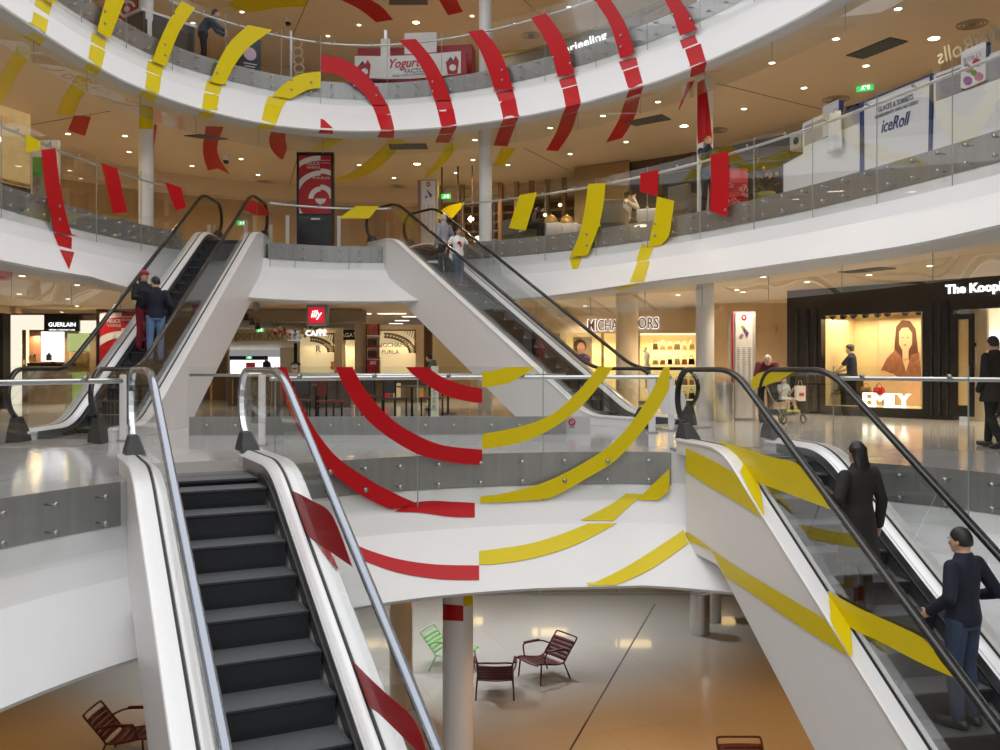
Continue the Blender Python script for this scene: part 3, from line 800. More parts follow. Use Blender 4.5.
def film(root, nm, left, right, key, m, lift=.010):
    if not isinstance(key, tuple) and key in ('lo3', 'lo2', 'so3'):
        ext = lambda q: [(q[0][0] - (q[1][0] - q[0][0]) * e_ , q[0][1] - (q[1][1] - q[0][1]) * e_)] + list(q[1:])
        e_ = .13
        left, right = ext(left), ext(right)
    n = max(2, int(max(sum(math.dist(a, b) for a, b in zip(s, s[1:])) for s in (left, right)) / 2.5)); n = min(max(n, 8), 90)
    A, B = poly_spline(left, n), poly_spline(right, n); rows = []
    w = 5
    for a, b in zip(A, B):
        r = []
        for k in range(w + 1):
            q = a.lerp(b, k / w); p, nn = surf_hit(q.x, q.y, key)
            if nn.dot(EYE - p) < 0: nn = -nn
            r.append(p + nn * lift)
        rows.append(r)
    o = root['_o']
    mb = MB(); vs = [p for r in rows for p in r]
    mb.add(vs, [(i * (w + 1) + k, i * (w + 1) + k + 1, (i + 1) * (w + 1) + k + 1, (i + 1) * (w + 1) + k) for i in range(len(rows) - 1) for k in range(w)])
    ob = mb.build(nm, m, root['obj'], False, o)
    s = ob.modifiers.new('film', 'SOLIDIFY'); s.thickness = .0025; s.offset = 0
def stripe(label, colour, secs):
    """secs: (surface, left edge, right edge)"""
    k0, l0, r0 = secs[0]
    o, _ = surf_hit((l0[0][0] + r0[-1][0]) / 2, (l0[0][1] + r0[-1][1]) / 2, k0)
    m = RED if colour == 'red' else YELLOW
    root = {'obj': thing('%s_film_stripe' % colour, label, 'coloured stripe', o), '_o': o}
    NM = {'g': 'glass_section', 'u': 'upper_fascia_section', 'l': 'fascia_section', 's': 'soffit_section', 'c': 'ceiling_section', 'w': 'wall_section'}
    for k, l, r in secs:
        nm = 'panel_section' if isinstance(k, tuple) else ('column_section' if k.startswith('col') else NM[k[0]])
        film(root, nm, l, r, k, m)
    return root['obj']
Yl, Rd = 'yellow', 'red'
stripe('leftmost yellow stripe on the top gallery, running far over the ceiling below', Yl, [
    ('g3l', [(37, -6), (41, 0)], [(57, -6), (54, 8)]), ('up3', [(36, -3), (33, 14)], [(52, 3), (47, 21)]), ('lo3', [(33, 14.5), (30, 33)], [(47.5, 22.5), (44, 41)]),
    ('so3', [(30, 33), (19, 44)], [(44, 41), (33, 52)]), ('ceil2', [(19, 45), (6, 66), (-6, 90), (-10, 101)], [(33, 52), (21, 69), (11, 86), (4, 101)])])
stripe('second yellow stripe from the left on the top gallery', Yl, [
    ('g3l', [(106, -8), (105, 0), (100, 18), (96, 34)], [(126, -8), (124, 0), (116, 22), (108, 41)]), ('up3', [(92, 33), (90, 46)], [(105.5, 41), (104, 53)]),
    ('lo3', [(90, 46.5), (87.5, 63.5)], [(104.5, 53.5), (100.5, 70)]), ('so3', [(87.5, 63.5), (78, 74)], [(100.5, 70), (93, 80)]),
    ('ceil2', [(78, 74.5), (65, 94), (56.5, 113.5)], [(93, 80.5), (81, 98), (73.5, 115)])])
stripe('yellow stripe ending on the left white column of the upper gallery', Yl, [
    ('g3l', [(181, 1), (168, 22), (158, 44), (152, 61)], [(195, 8), (180, 30), (170, 54), (166, 67)]), ('up3', [(148, 61), (146, 71)], [(163, 67), (161, 77)]),
    ('lo3', [(147, 72), (145, 88.5)], [(161, 77.5), (158.5, 95)]), ('so3', [(145, 88.5), (137, 98)], [(158.5, 95), (152, 103.5)]),
    ('col22', [(139.5, 101), (139.5, 129)], [(152.6, 102), (152.6, 129)])])
stripe('fourth yellow stripe on the top gallery, bending right before the dark blue boxes', Yl, [
    ('g3l', [(248, 25), (230, 42), (218, 62), (210, 81.5)], [(272, 30), (248, 48), (234, 66), (224.5, 86)]), ('up3', [(207, 80.5), (204, 93)], [(222, 86), (219, 96)]),
    ('lo3', [(204, 93), (202, 109)], [(219, 96.5), (216, 113)]), ('so3', [(202, 109), (194, 121.5)], [(216, 113), (208, 124.5)])])
stripe('yellow quarter arc on the top gallery meeting a red quarter arc', Yl, [
    ('g3l', [(272, 96), (284, 84), (300, 74.5), (320.5, 71.5)], [(291, 99), (298, 95), (308, 90), (320.5, 88)]), ('up3', [(268, 96.5), (265, 105)], [(288, 99), (282, 108)]),
    ('lo3', [(265, 105), (261, 122.5)], [(282, 108), (275.5, 125.5)]), ('so3', [(261, 122.5), (256, 128.5)], [(275.5, 125.5), (272, 129.5)])])
stripe('red quarter arc on the top gallery left of the yogurt kiosk', Rd, [
    ('g3r', [(321, 72), (338, 75), (352, 84), (364, 94), (372, 105)], [(321, 55.5), (340, 58), (360, 69), (376, 86), (387.5, 105)]), ('up3', [(372, 105), (376, 114.5)], [(388, 105), (391, 115)]),
    ('lo3', [(376, 114.5), (381, 130)], [(391, 115), (394.5, 130)]), ('so3', [(381, 130), (377, 137)], [(394.5, 130), (394, 138)])])
stripe('tiny red quarter disc under the meeting point of two arcs', Rd, [('lo3', [(320.5, 120), (320.5, 128)], [(325, 121), (333, 128.5)]), ('so3', [(320.5, 128.5), (318, 133)], [(333, 129), (333, 133.5)])])
stripe('red stripe crossing the yogurt kiosk on the top gallery', Rd, [
    ('g3r', [(398, 40), (414, 56), (426, 76), (434.5, 100)], [(416, 39), (432, 58), (443, 78), (451, 100)]), ('up3', [(435, 101), (438, 112)], [(451, 100), (454, 111)]),
    ('lo3', [(438, 112), (441.5, 127.5)], [(454, 111), (457, 126.5)]), ('so3', [(441.5, 127.5), (438.5, 134)], [(457, 126.5), (453.5, 133)]), ('ceil2', [(438.5, 134.5), (435, 142)], [(453.5, 133.5), (449, 142.5)])])
stripe('red stripe on the top gallery passing just left of the white middle column', Rd, [
    ('g3r', [(468, 32), (480, 50), (489, 72), (496, 93)], [(483, 29.5), (498, 48), (507, 68), (513, 89)]), ('up3', [(496, 93), (500, 103.5)], [(513, 89.5), (516, 101)]),
    ('lo3', [(500, 103.5), (503.5, 119)], [(516, 101), (519, 117)]), ('so3', [(503.5, 119), (500, 126)], [(519, 117), (515.5, 124)]), ('ceil2', [(500, 126.5), (493.5, 145)], [(515.5, 124.5), (507.5, 146)])])
stripe('red stripe on the top gallery just left of the tea shop lettering', Rd, [
    ('g3r', [(531, 18), (544, 38), (553, 58), (558.5, 79.5)], [(546, 13), (560, 32), (570, 54), (575, 75)]), ('up3', [(559, 80), (563, 91.5)], [(575, 75.5), (578, 87.5)]),
    ('lo3', [(563, 91.5), (566, 106.5)], [(578, 87.5), (581, 103)]), ('so3', [(566, 106.5), (562, 115)], [(581, 103), (577.5, 111)]), ('ceil2', [(562, 115.5), (556, 132), (546, 150)], [(577.5, 111.5), (571, 131), (558, 150.5)])])
stripe('red stripe on the top gallery just right of the tea shop lettering', Rd, [
    ('g3r', [(588, -8), (594, 0), (608, 20), (616, 42), (621, 61)], [(604, -10), (611, 0), (624, 21), (632, 42), (636, 57)]), ('up3', [(619, 62), (624, 74)], [(636.5, 57.5), (639, 69)]),
    ('lo3', [(624, 74), (629, 90)], [(639, 69), (643.5, 85.5)]), ('so3', [(629, 90), (625, 100)], [(643.5, 85.5), (640, 96)]), ('ceil2', [(625, 100.5), (618, 121), (606, 142)], [(640, 96.5), (634, 118), (622, 138)])])
stripe('rightmost red stripe of the top gallery, continuing down the white column', Rd, [
    ('g3r', [(661, -8), (665, 0), (674, 18), (681, 38)], [(677, -8), (680, 0), (691, 16), (697.5, 32)]), ('up3', [(680, 40.5), (684, 51.5)], [(695, 35), (699.5, 46)]),
    ('lo3', [(686, 52), (691.5, 69)], [(701.5, 46), (706.5, 63)]), ('so3', [(691.5, 69), (688.5, 81)], [(706.5, 63), (703.5, 75)]), ('ceil2', [(688, 81.5), (678, 109.5)], [(695, 79.5), (679, 109.8)]),
    ('col21', [(697.7, 83), (697.7, 128), (698.5, 144)], [(704, 79), (707, 92), (710, 118), (711.6, 138)])])
# ceilings
stripe('yellow crescent on the ceiling of the top gallery', Yl, [('ceil3', [(229, 6), (250, 11.5), (280, 7.5), (305, 6.5)], [(236, -4), (262, -4), (285, -4), (308, -4)])])
stripe('larger red stripe on the ceiling of the top gallery, above the yogurt kiosk', Rd, [('ceil3', [(332, -4), (358, 8), (376, 22)], [(364, -4), (381, 6), (393, 19.5)])])
stripe('shorter red stripe on the ceiling of the top gallery, left of the middle column', Rd, [('ceil3', [(437, -4), (448, 15)], [(455, -4), (463, 11.5)])])
stripe('small red patch on the ceiling between two yellow stripes on the left', Rd, [('ceil2', [(74, 115), (68, 130)], [(91, 116.5), (85, 135.5)])])
stripe('thin red sliver on the ceiling right beside the left white column', Rd, [('ceil2', [(154, 124), (152.5, 150)], [(157, 125), (153.5, 150)])])
stripe('red curved piece with a swallowtail end on the ceiling left of the totem', Rd, [('ceil2', [(206, 126), (203, 145), (204, 158), (208, 170)], [(214, 126), (210, 145), (211, 157), (218, 168)]), ('ceil2', [(214, 126), (210, 145), (211, 157), (218, 168)], [(223.5, 126.5), (217.5, 145), (219.5, 158), (230, 174)])])
stripe('short red curved piece ending in a point on the ceiling beside the totem', Rd, [('ceil2', [(271, 131), (269, 140), (272, 150), (281, 159)], [(286, 131), (285.5, 140), (287, 148), (283, 159)])])
stripe('long brownish yellow arc on the ceiling right of the tall poster totem', Yl, [('ceil2', [(390, 139.5), (372, 157), (352, 172), (334, 178)], [(405, 139.5), (388, 160), (366, 175), (336, 181)])])
stripe('short yellow arc on the ceiling left of the white middle column', Yl, [('ceil2', [(448, 143), (436, 162), (422, 179)], [(458, 143), (450, 157), (430, 175)])])
stripe('small yellow piece on the ceiling touching the white middle column', Yl, [('ceil2', [(501, 148), (494, 166)], [(516, 148), (505, 164)])])
stripe('yellow piece on the ceiling directly above the tall poster totem', Yl, [('ceil2', [(330, 136), (311, 150)], [(347, 137), (325, 150)])])
stripe('red tip on the ceiling of the middle floor at the left edge', Rd, [('ceil1', [(-4, 272), (-6, 280)], [(16, 264), (10, 280)])])
# upper gallery
stripe('small yellow patch at the top of the upper gallery glass on the far left', Yl, [('g2l', [(25, 133.5), (25.6, 152.5)], [(40, 141.5), (39.7, 149.7)])])
stripe('long red stripe on the upper gallery glass ending in an arrow point', Rd, [
    ('g2l', [(40.8, 150), (43, 174), (48, 204), (54, 231)], [(55, 148), (59, 180), (66, 216), (72, 236.5)]), ('up2', [(53, 233), (60, 251)], [(71.5, 238), (71, 253.5)]), ('lo2', [(60.5, 252), (68, 268)], [(73.5, 254.5), (69, 269.5)])])
stripe('red parallelogram on the upper gallery glass left of the white column', Rd, [('g2l', [(101, 163), (112.5, 213.5)], [(117, 168.5), (127, 212.5)])])
stripe('small red folded piece on the upper gallery glass right of the left column', Rd, [('g2l', [(164.6, 182), (175.6, 210.5)], [(181, 187.5), (185.6, 207.5)])])
stripe('red triangle on the top end of the left rising escalator', Rd, [(esc_plane('FL', .64), [(250, 200), (244, 209)], [(256, 201.5), (255.6, 215)]), (esc_plane('FL', .64), [(257, 202.5), (257, 215.5)], [(262, 205), (273, 215.5)])])
stripe('yellow parallelogram on the short glass balustrade between the rising escalators', Yl, [('g2m', [(356, 206), (338, 218.6)], [(379.5, 206), (369, 218.6)])])
stripe('yellow parallelogram on the upper gallery glass right of the middle column', Yl, [('g2r', [(520, 195), (509, 228)], [(537.5, 192), (526, 230.5)])])
stripe('long yellow stripe on the upper gallery glass before the cafe tables', Yl, [
    ('g2r', [(588.6, 184), (585, 209), (580, 233), (570, 257)], [(606, 183), (604, 202), (599, 226), (588, 255.5)]), ('up2', [(569.5, 258), (573.5, 271)], [(582.5, 257), (577, 271)])])
stripe('small red piece hanging from the handrail above a bent yellow stripe', Rd, [('g2r', [(640.6, 173.5), (640, 191.4)], [(658.6, 169.5), (658, 196.4)])])
stripe('bent yellow stripe below the red piece, continuing under the upper gallery', Yl, [
    ('g2r', [(657.4, 196.5), (655, 215), (651, 235), (648.6, 247.5)], [(674.6, 201), (672, 220), (669, 236), (661, 245.5)]), ('up2', [(642, 244), (635.4, 264)], [(653.6, 248), (647, 264)]),
    ('lo2', [(637, 264), (630, 282.5)], [(649.4, 263.6), (644.4, 281.5)]), ('so2', [(632, 284), (612, 289)], [(645, 283), (622, 290)]), ('ceil1', [(612, 289.5), (598, 293.5)], [(622, 290.5), (606, 295)])])
stripe('tall red stripe on the upper gallery glass beside the phoning woman', Rd, [('g2r', [(711, 155.5), (711.5, 180), (710.4, 211)], [(728.4, 150.5), (729.6, 180), (728, 217)])])
# middle floor, concentric arcs
stripe('innermost red arc on the middle floor balustrade', Rd, [('g1m', [(405.5, 367), (415, 376.5), (442, 394), (466, 401), (482, 403.4)], [(427, 367), (442, 377), (462.6, 385), (482, 388.4)])])
stripe('second red arc from the centre on the middle floor balustrade', Rd, [('g1m', [(335, 367), (350, 397.6), (374, 426.5), (413, 452), (449, 462), (482, 465)], [(352, 367), (366, 391), (388, 416), (413, 433), (442, 445), (482, 449.6)])])
stripe('outer red arc of the middle floor balustrade, starting at the escalator', Rd, [
    ('g1m', [(276, 367), (281, 390), (291, 414), (303, 438), (322, 463), (340, 480), (366, 498), (394, 511)], [(285.5, 367), (293, 387), (309, 420), (322, 440), (340, 460), (370, 480), (396, 494), (414, 502)]),
    ('up1', [(394, 512), (420, 513), (450, 517), (474.6, 517.6)], [(410, 503), (432, 501), (452, 502), (474.6, 503)])])
stripe('lowest red arc on the white slab edge of the middle floor', Rd, [('lo1', [(356, 558), (366, 562), (398, 573), (439, 579.5), (479, 580.5)], [(356, 545.5), (372, 552), (400, 560), (436, 565), (479, 566)])])
stripe('innermost yellow arc on the middle floor balustrade', Yl, [('g1m', [(482, 387.5), (505, 384), (520, 377), (535, 367)], [(482, 372), (491, 371), (500, 369), (506, 367)])])
stripe('second yellow arc from the centre on the middle floor balustrade', Yl, [('g1m', [(482, 449.3), (520, 442.5), (548, 430.6), (578, 409.5), (602, 382), (613, 367)], [(482, 434), (520, 426.5), (551, 414.6), (578, 391), (598, 367)])])
stripe('third yellow arc from the centre on the middle floor balustrade', Yl, [('g1m', [(480, 502.5), (500, 502.3), (520, 502), (548, 498.6), (588, 477.5), (619, 457), (650, 421), (669, 390), (680, 367)], [(480, 496.5), (500, 494), (520, 489.4), (547.6, 481), (585, 462), (615.6, 440), (643, 406), (664, 367)])])
stripe('yellow arc crossing glass and slab edge up to the right escalator', Yl, [
    ('g1m', [(683, 478), (672, 488), (656, 502)], [(683, 454), (668, 470), (650, 487), (635, 502)]), ('up1', [(643, 494.5), (632, 504), (613, 521)], [(626, 493.6), (610, 505), (580, 520.6)]),
    ('lo1', [(479, 565), (500, 564), (536, 558), (576, 545), (617, 523.5)], [(479, 551.5), (500, 549), (530, 544), (560, 535), (588, 524)])])
stripe('lowest yellow arc on the slab edge beside the right escalator', Yl, [('lo1', [(614, 586.5), (651, 569.5), (688, 544)], [(586, 587), (622, 569.5), (654, 550), (683.6, 530.4)])])
sideN, glassN, glassNr = esc_plane('NR', -.775), esc_plane('NR', -.632), esc_plane('NR', .61)
def deck_plane(key, sx):
    a = esc_pt(key, sx * .71, 1, TAN + .215); b = esc_pt(key, sx * .71, 2, 2 * TAN + .215); c = esc_pt(key, sx * .75, 1, TAN + .215); return a, (b - a).cross(c - a)
dN = deck_plane('NR', -1)
stripe('upper yellow band folding over the side, deck and glass of the right escalator', Yl, [
    (sideN, [(686.5, 471), (710, 486), (734, 500), (752, 511), (763, 517.5)], [(686.5, 448), (708, 458), (726, 468), (739, 478), (763, 517)]),
    (dN, [(740, 472), (752, 496), (763, 515)], [(744, 463), (758, 483), (764, 515)]),
    (glassN, [(718, 441), (730, 449), (745, 468), (758, 481), (790, 494), (831, 509)], [(722, 441), (744, 448), (772, 457), (797, 463), (813, 481), (831, 508.5)])])
stripe('thin yellow sliver at the lower corner of the right escalator side', Yl, [(sideN, [(686, 540), (700, 545), (712, 551)], [(686, 532), (700, 541), (711, 549)])])
stripe('lower yellow band folding over the side, deck and glass of the right escalator', Yl, [
    (sideN, [(726, 577), (748, 590), (780, 612), (810, 632), (838, 649), (851, 657.5)], [(712, 550), (740, 569), (766, 584), (800, 604), (829, 623), (851, 657)]),
    (dN, [(828, 593), (830, 610), (832, 625), (850, 657)], [(829, 592), (838, 608), (849, 625), (852, 656)]),
    (glassN, [(828, 592), (849, 625), (880, 641), (920, 662), (954, 677)], [(829, 591), (860, 608), (900, 626), (926, 640), (941, 660), (954, 676.5)])])
stripe('yellow film filling the curved glass end of the right escalator', Yl, [(glassNr, [(751, 389), (765, 386), (782, 379), (798, 370)], [(752, 380), (760, 373), (775, 370), (797, 369.5)])])
glassL, sideL = esc_plane('NL', .632), esc_plane('NL', .62)
dL = deck_plane('NL', 1)
stripe('dark red band on the glass of the pale-railed escalator, below the floor edge', Rd, [(glassL, [(294, 500), (308, 534), (335, 554), (354, 567)], [(292, 490), (312, 500), (333, 515), (353, 565)]), (dL, [(312, 536), (322, 551), (337, 570)], [(314, 537), (329, 551), (338, 569)])])
stripe('dark red band on the glass of the pale-railed escalator near the picture bottom', Rd, [(glassL, [(353, 661), (368, 702), (382, 715), (420, 752)], [(355, 662), (370, 677), (384, 690), (415, 719), (428, 752)])])
stripe('red patch wrapped round the white column on the ground floor', Rd, [('col00', [(443.6, 604), (443.6, 620)], [(463, 605.5), (463, 621)])])
stripe('yellow patch above the red one on the white ground floor column', Yl, [('col00', [(463.3, 593), (463.3, 606.5)], [(472.4, 592), (472.4, 604.5)])])
# ---------------------------------------------------------------- outer walls and shops
def panel(root, nm, m, x0, y0, x1, y1, Y, th=.06, bevel=0.0):
    a, b = at_y(x0, y1, Y), at_y(x1, y0, Y)
    mb = MB(); mb.box(((a.x + b.x) / 2, Y + th / 2, (a.z + b.z) / 2), (abs(b.x - a.x), th, abs(b.z - a.z)))
    return mb.build(nm, m, root, off=(root.location if root is not None else None), bevel=bevel)
def wall_panel(nm, m, x0, y0, x1, y1, Y, th=.2): return structure(panel(None, nm, m, x0, y0, x1, y1, Y, th))
def txt(root, body, x0, x1, yc, Y, m, hpx=None, **kw):
    """lettering filling x0..x1 of the view at depth Y, facing the atrium"""
    o = text_obj(body, 1, m, root, (0, 0, 0), (PI / 2, 0, 0), **kw)
    xs = [v.co.x for v in o.data.vertices]; zs = [v.co.y for v in o.data.vertices]
    w = (x1 - x0) * Y / K; s = w / (max(xs) - min(xs)); sy = s if hpx is None else hpx * Y / K / (max(zs) - min(zs))
    for v in o.data.vertices: v.co.x = (v.co.x - (max(xs) + min(xs)) / 2) * s; v.co.y = (v.co.y - (max(zs) + min(zs)) / 2) * sy
    o.location = at_y((x0 + x1) / 2, yc, Y) - (root.location if root is not None else V()); return o
CREAM = mat('cream_wall', (.82, .72, .52, 1), .5)
BROWN = mat('brown_interior', (.10, .055, .03, 1), .5, noise=.3, scale=3)
GOLD = mat('gold_goods', (.55, .36, .12, 1), .3, metal=.6, noise=.4, scale=6)
POSTER_RED = mat('poster_red', srgb(188, 24, 36), .35)
WARMGLOW = emitter('warm_backlight', (1, .86, .52, 1), 1.15)
COOLGLOW = emitter('cool_backlight', (1, .97, .98, 1), 1.5)
PORTAL = emitter('portal_glow', (1, .90, .72, 1), .95)

# far walls of the middle floor
wall_panel('wall_back', BEIGE, -330, 280, 228, 414, 33.5)
wall_panel('wall_back', BEIGE, 432, 318, 720, 410, 36)
w_ = MB(); w_.box((-15.6, 14, 1.55), (.2, 32, 3.1)); structure(w_.build('wall_left', BEIGE))
w_ = MB(); w_.box((14.5, 10, 1.55), (.2, 26, 3.1)); structure(w_.build('wall_right', SHOPBLACK))
# behind the camera the galleries go on; a plain wall closes the middle floor there
w_ = MB(); w_.box((0, -6.9, 1.55), (44, .2, 3.1)); structure(w_.build('wall_front', BEIGE))

# perfume shop on the far left
S = thing('perfume_shop', 'perfume shop front with glowing cream portal and black name panel on the far left', 'shop', at_y(50, 404, 29.2))
panel(S, 'portal_jamb', PORTAL, 10, 315, 17, 404, 29.2, .3); panel(S, 'portal_lintel', PORTAL, 17, 315, 44.5, 329.5, 29.2, .3); panel(S, 'portal_lintel', PORTAL, 79, 320.5, 97, 333, 29.2, .3)
n_ = panel(S, 'name_panel', SHOPBLACK, 44, 315, 79, 331.5, 29.1, .3); txt(S, 'GUERLAIN', 48.5, 75.5, 324.5, 29.06, WHITE_GLOW, off=.012); txt(S, 'PARFUMS  COSMETIQUES  PARIS', 49, 75, 330, 29.06, WHITE_GLOW)
panel(S, 'outer_edge', SHOPBLACK, 10, 313.5, 97, 315, 29.25, .3); panel(S, 'back_wall', BROWN, 5, 315, 99, 404, 31, .1)
panel(S, 'light_strip', WARMGLOW, 26, 330, 28.5, 366, 29.9, .05); panel(S, 'brown_picture', mat('brown_pic', (.22, .09, .05, 1), .4, noise=.7, scale=2), 29.5, 332, 40, 363.5, 30.4)
panel(S, 'light_box', COOLGLOW, 41, 331.5, 63.5, 361.5, 29.8); panel(S, 'white_display', mat('white_disp', (.8, .76, .70, 1), .4, emit=(1, .93, .85, 1), es=.35), 44, 381, 65, 402, 29.9)
panel(S, 'green_picture', mat('green_pic', (.50, .62, .25, 1), .4, noise=.4, scale=1.6, emit=(.55, .68, .28, 1), es=.45), 67.5, 333.5, 88.5, 351, 29.9); panel(S, 'gold_shelf', GOLD, 69, 352, 87, 372, 30.1, .2)
panel(S, 'green_display', mat('green_disp', (.36, .48, .16, 1), .4, noise=.4, scale=3, emit=(.4, .55, .18, 1), es=.3), 66, 372, 85, 403, 30.1, .1)
for i, (x, y, w, h, lab, m) in enumerate(((49, 357.5, 2.4, 5, 'dark square perfume flask before the glowing light box', BROWN), (30.5, 359, 1.6, 4, 'amber perfume flask left of the glowing light box', GOLD), (34.5, 359, 2.0, 5, 'taller gold perfume flask left of the glowing light box', GOLD),
        (53, 368, 4.5, 7, 'white cube display on the perfume counter', PAPER), (24.5, 362, 1.6, 4, 'small gold flask beside the glowing portal jamb', GOLD))):
    c = at_y(x, y, 29.5); t_ = thing('perfume_flask' if i != 3 else 'display_cube', lab, 'bottle' if i != 3 else 'display', c); u = 29.5 / K
    mb = MB(); mb.box((0, 0, 0), (w * 2 * u, w * u, h * u * 1.2)); mb.build('body', m, t_, bevel=.01); mb = MB(); mb.box((0, 0, h * u * .75), (w * .8 * u, w * .6 * u, h * u * .35)); mb.build('cap', SHOPBLACK, t_, bevel=.005)
c = at_y(38, 404, 29.6); t_ = thing('perfume_counter', 'low perfume counter below the glowing light box', 'counter', c)
panel(t_, 'top', SHOPBLACK, 27, 363, 66, 366, 29.3, .7); panel(t_, 'front', mat('counter_front', (.32, .25, .18, 1), .4, noise=.5, scale=4), 28, 366, 65, 404, 29.4, .5)
structure(panel(None, 'trim_18', BEIGE, 3, 305, 10, 404, 29.2, .4)); structure(panel(None, 'trim_19', SHOPBLACK, -30, 313, 3, 415, 25.5, .4))

# tall poster totems
def rings_poster(root, x0, y0, x1, y1, Y, cx, cy, radii):
    """white arc bands, each a flat printed shape on the red sheet"""
    u = Y / K; off = root.location
    for (r0, r1, a0, a1) in radii:
        n = 26; pts = []; mb = MB()
        for r, rng in ((r0, range(n + 1)), (r1, range(n, -1, -1))):
            for i in rng:
                a = a0 + (a1 - a0) * i / n; x = cx + r * math.cos(a); y = cy - r * math.sin(a)
                pts.append((min(max(x, x0), x1), min(max(y, y0), y1)))
        for i in range(n):
            q = [pts[i], pts[i + 1], pts[2 * n - i], pts[2 * n + 1 - i]]
            if abs((q[0][0] - q[2][0]) * (q[1][1] - q[3][1]) - (q[1][0] - q[3][0]) * (q[0][1] - q[2][1])) < .02: continue
            mb.plate([at_y(a, b, Y) for a, b in q], (0, .004, 0))
        if mb.v: mb.build('white_arc_print', PAPER, root, off=off)
T = thing('poster_totem', 'tall black framed totem with red and white arc poster on the upper gallery', 'totem', at_z(315, 250, L2) + V((0, 0, 0)))
Yt = 26.2; T.location = V((at_y(315, 0, Yt).x, Yt, L2))
panel(T, 'frame', SHOPBLACK, 296.5, 152, 333.5, 250, Yt, .22, .01); panel(T, 'poster', POSTER_RED, 299, 155.5, 331, 213.5, Yt - .02, .03)
rings_poster(T, 299.2, 155.7, 330.8, 213.3, Yt - .03, 320.5, 198.5, [(0, 5.5, PI, 2 * PI), (7, 12, PI / 2, PI), (9, 14, 0, PI / 2), (23, 28, PI / 2, PI * 1.2), (25, 30, 0, PI / 2), (23, 28, PI * 1.2, 1.5 * PI), (38, 43, PI / 2, PI)])
txt(T, 'FELICE', 306.5, 319.5, 163.3, Yt - .04, PAPER, off=.007); txt(T, 'VARINI', 306.5, 319.5, 167.3, Yt - .04, PAPER, off=.007); txt(T, 'EXPOSITION', 321, 330, 160.5, Yt - .04, PAPER); txt(T, 'BEAUGRENELLE', 321, 330, 163, Yt - .04, PAPER); txt(T, 'PARIS', 313, 330, 178, Yt - .04, PAPER, hpx=2.2)
panel(T, 'screen', mat('screen_dark', (.02, .022, .025, 1), .12, noise=.4, scale=1.5), 299.5, 216, 331, 246, Yt - .015, .03); panel(T, 'screen_label', PAPER, 311, 218, 320, 219.6, Yt - .02, .01)
T = thing('poster_totem', 'black framed totem with red and white arc poster behind the left rising escalator', 'totem', V((at_y(121, 0, 22.5).x, 22.5, 0)))
Yt = 22.5; panel(T, 'frame', SHOPBLACK, 96, 309, 146, 415, Yt, .22, .01); panel(T, 'poster', POSTER_RED, 99.5, 312.5, 143, 398, Yt - .02, .03)
rings_poster(T, 99.7, 312.7, 142.8, 390, Yt - .03, 121.5, 372, [(0, 8, PI, 2 * PI), (11, 18, PI / 2, PI), (13, 20, 0, PI / 2), (34, 41, PI / 2, PI * 1.2), (37, 44, 0, PI / 2), (55, 62, PI / 2, PI)])
txt(T, 'FELICE', 107, 120.5, 321, Yt - .04, PAPER, off=.007); txt(T, 'VARINI', 107, 120.5, 325.5, Yt - .04, PAPER, off=.007); txt(T, 'EXPOSITION', 122, 136, 317, Yt - .04, PAPER); txt(T, 'BEAUGRENELLE', 122, 136, 320, Yt - .04, PAPER); txt(T, 'PARIS', 112, 122, 337, Yt - .04, PAPER)
T = thing('poster_totem', 'red poster totem with white ring print on the top gallery, far left', 'totem', UP.behind(128, 1.6, L3)); Yt = T.location.y
panel(T, 'frame', SHOPBLACK, 117.5, -40, 138, 33, Yt, .15, .01); panel(T, 'poster', POSTER_RED, 119, -38, 136.5, 26, Yt - .02, .03); rings_poster(T, 119.2, -10, 136.3, 25.5, Yt - .03, 127, 9, [(0, 3, 0, 2 * PI), (6.5, 9, .3, PI * 1.9), (14, 17, .4, PI * 1.6)])

# shop strip hidden behind the left rising escalator
S = thing('leather_shop', 'dark shop front with lit shelves seen between the rails of the left rising escalator', 'shop', at_y(185, 402, 32))
panel(S, 'name_panel', SHOPBLACK, 148, 323, 226, 334, 32, .2); panel(S, 'back_wall', BROWN, 148, 334, 226, 402, 32.8, .1); panel(S, 'shelf_glow', WARMGLOW, 168, 345, 182, 352, 32.6); panel(S, 'shelf_glow', WARMGLOW, 196, 352, 214, 356, 32.6); panel(S, 'shelf_glow', WARMGLOW, 160, 372, 200, 376, 32.6)
for x in (150, 170, 190, 210): panel(S, 'mullion', GOLD, x, 334, x + 1.5, 402, 32.1, .08)
# corridor to the bright far doors
wall_panel('wall_back', CREAM, 215, 329, 286, 341, 37, .3)
o_ = thing('corridor_sign', 'faded pink lettering on the beam over the corridor', 'sign', at_y(266, 335.3, 36.97)); text_obj('porte Keller', .5, mat('faded_red', (.50, .26, .18, 1), .6), o_, (0, 0, 0), (PI / 2, 0, 0))
mb = MB(); q = [at_y(226, 341, 37), at_y(300, 341, 37)]; mb.add([q[0], q[1], V((q[1].x + 6, 56, q[0].z)), V((q[0].x - 6, 56, q[0].z))], [(0, 1, 2, 3)]); structure(mb.build('ceiling', CREAM))
D_ = thing('far_doorway', 'bright white doorway with black header at the end of the corridor', 'doorway', at_y(254, 387, 54)); panel(D_, 'glow', COOLGLOW, 222, 357, 280, 388, 54); panel(D_, 'header', SHOPBLACK, 227, 356, 267, 360, 53.8, .2); panel(D_, 'post', SHOPBLACK, 227, 356, 229.5, 390, 53.8, .2); panel(D_, 'red_notice', POSTER_RED, 246, 362.5, 255, 368, 53.6)
wall_panel('wall_back', CREAM, 280, 345, 330, 392, 50, .2)
structure(panel(None, 'trim_20', mat('bulkhead', (.22, .17, .12, 1), .6), 232, 309, 362, 321.5, 30.5, 1.0))
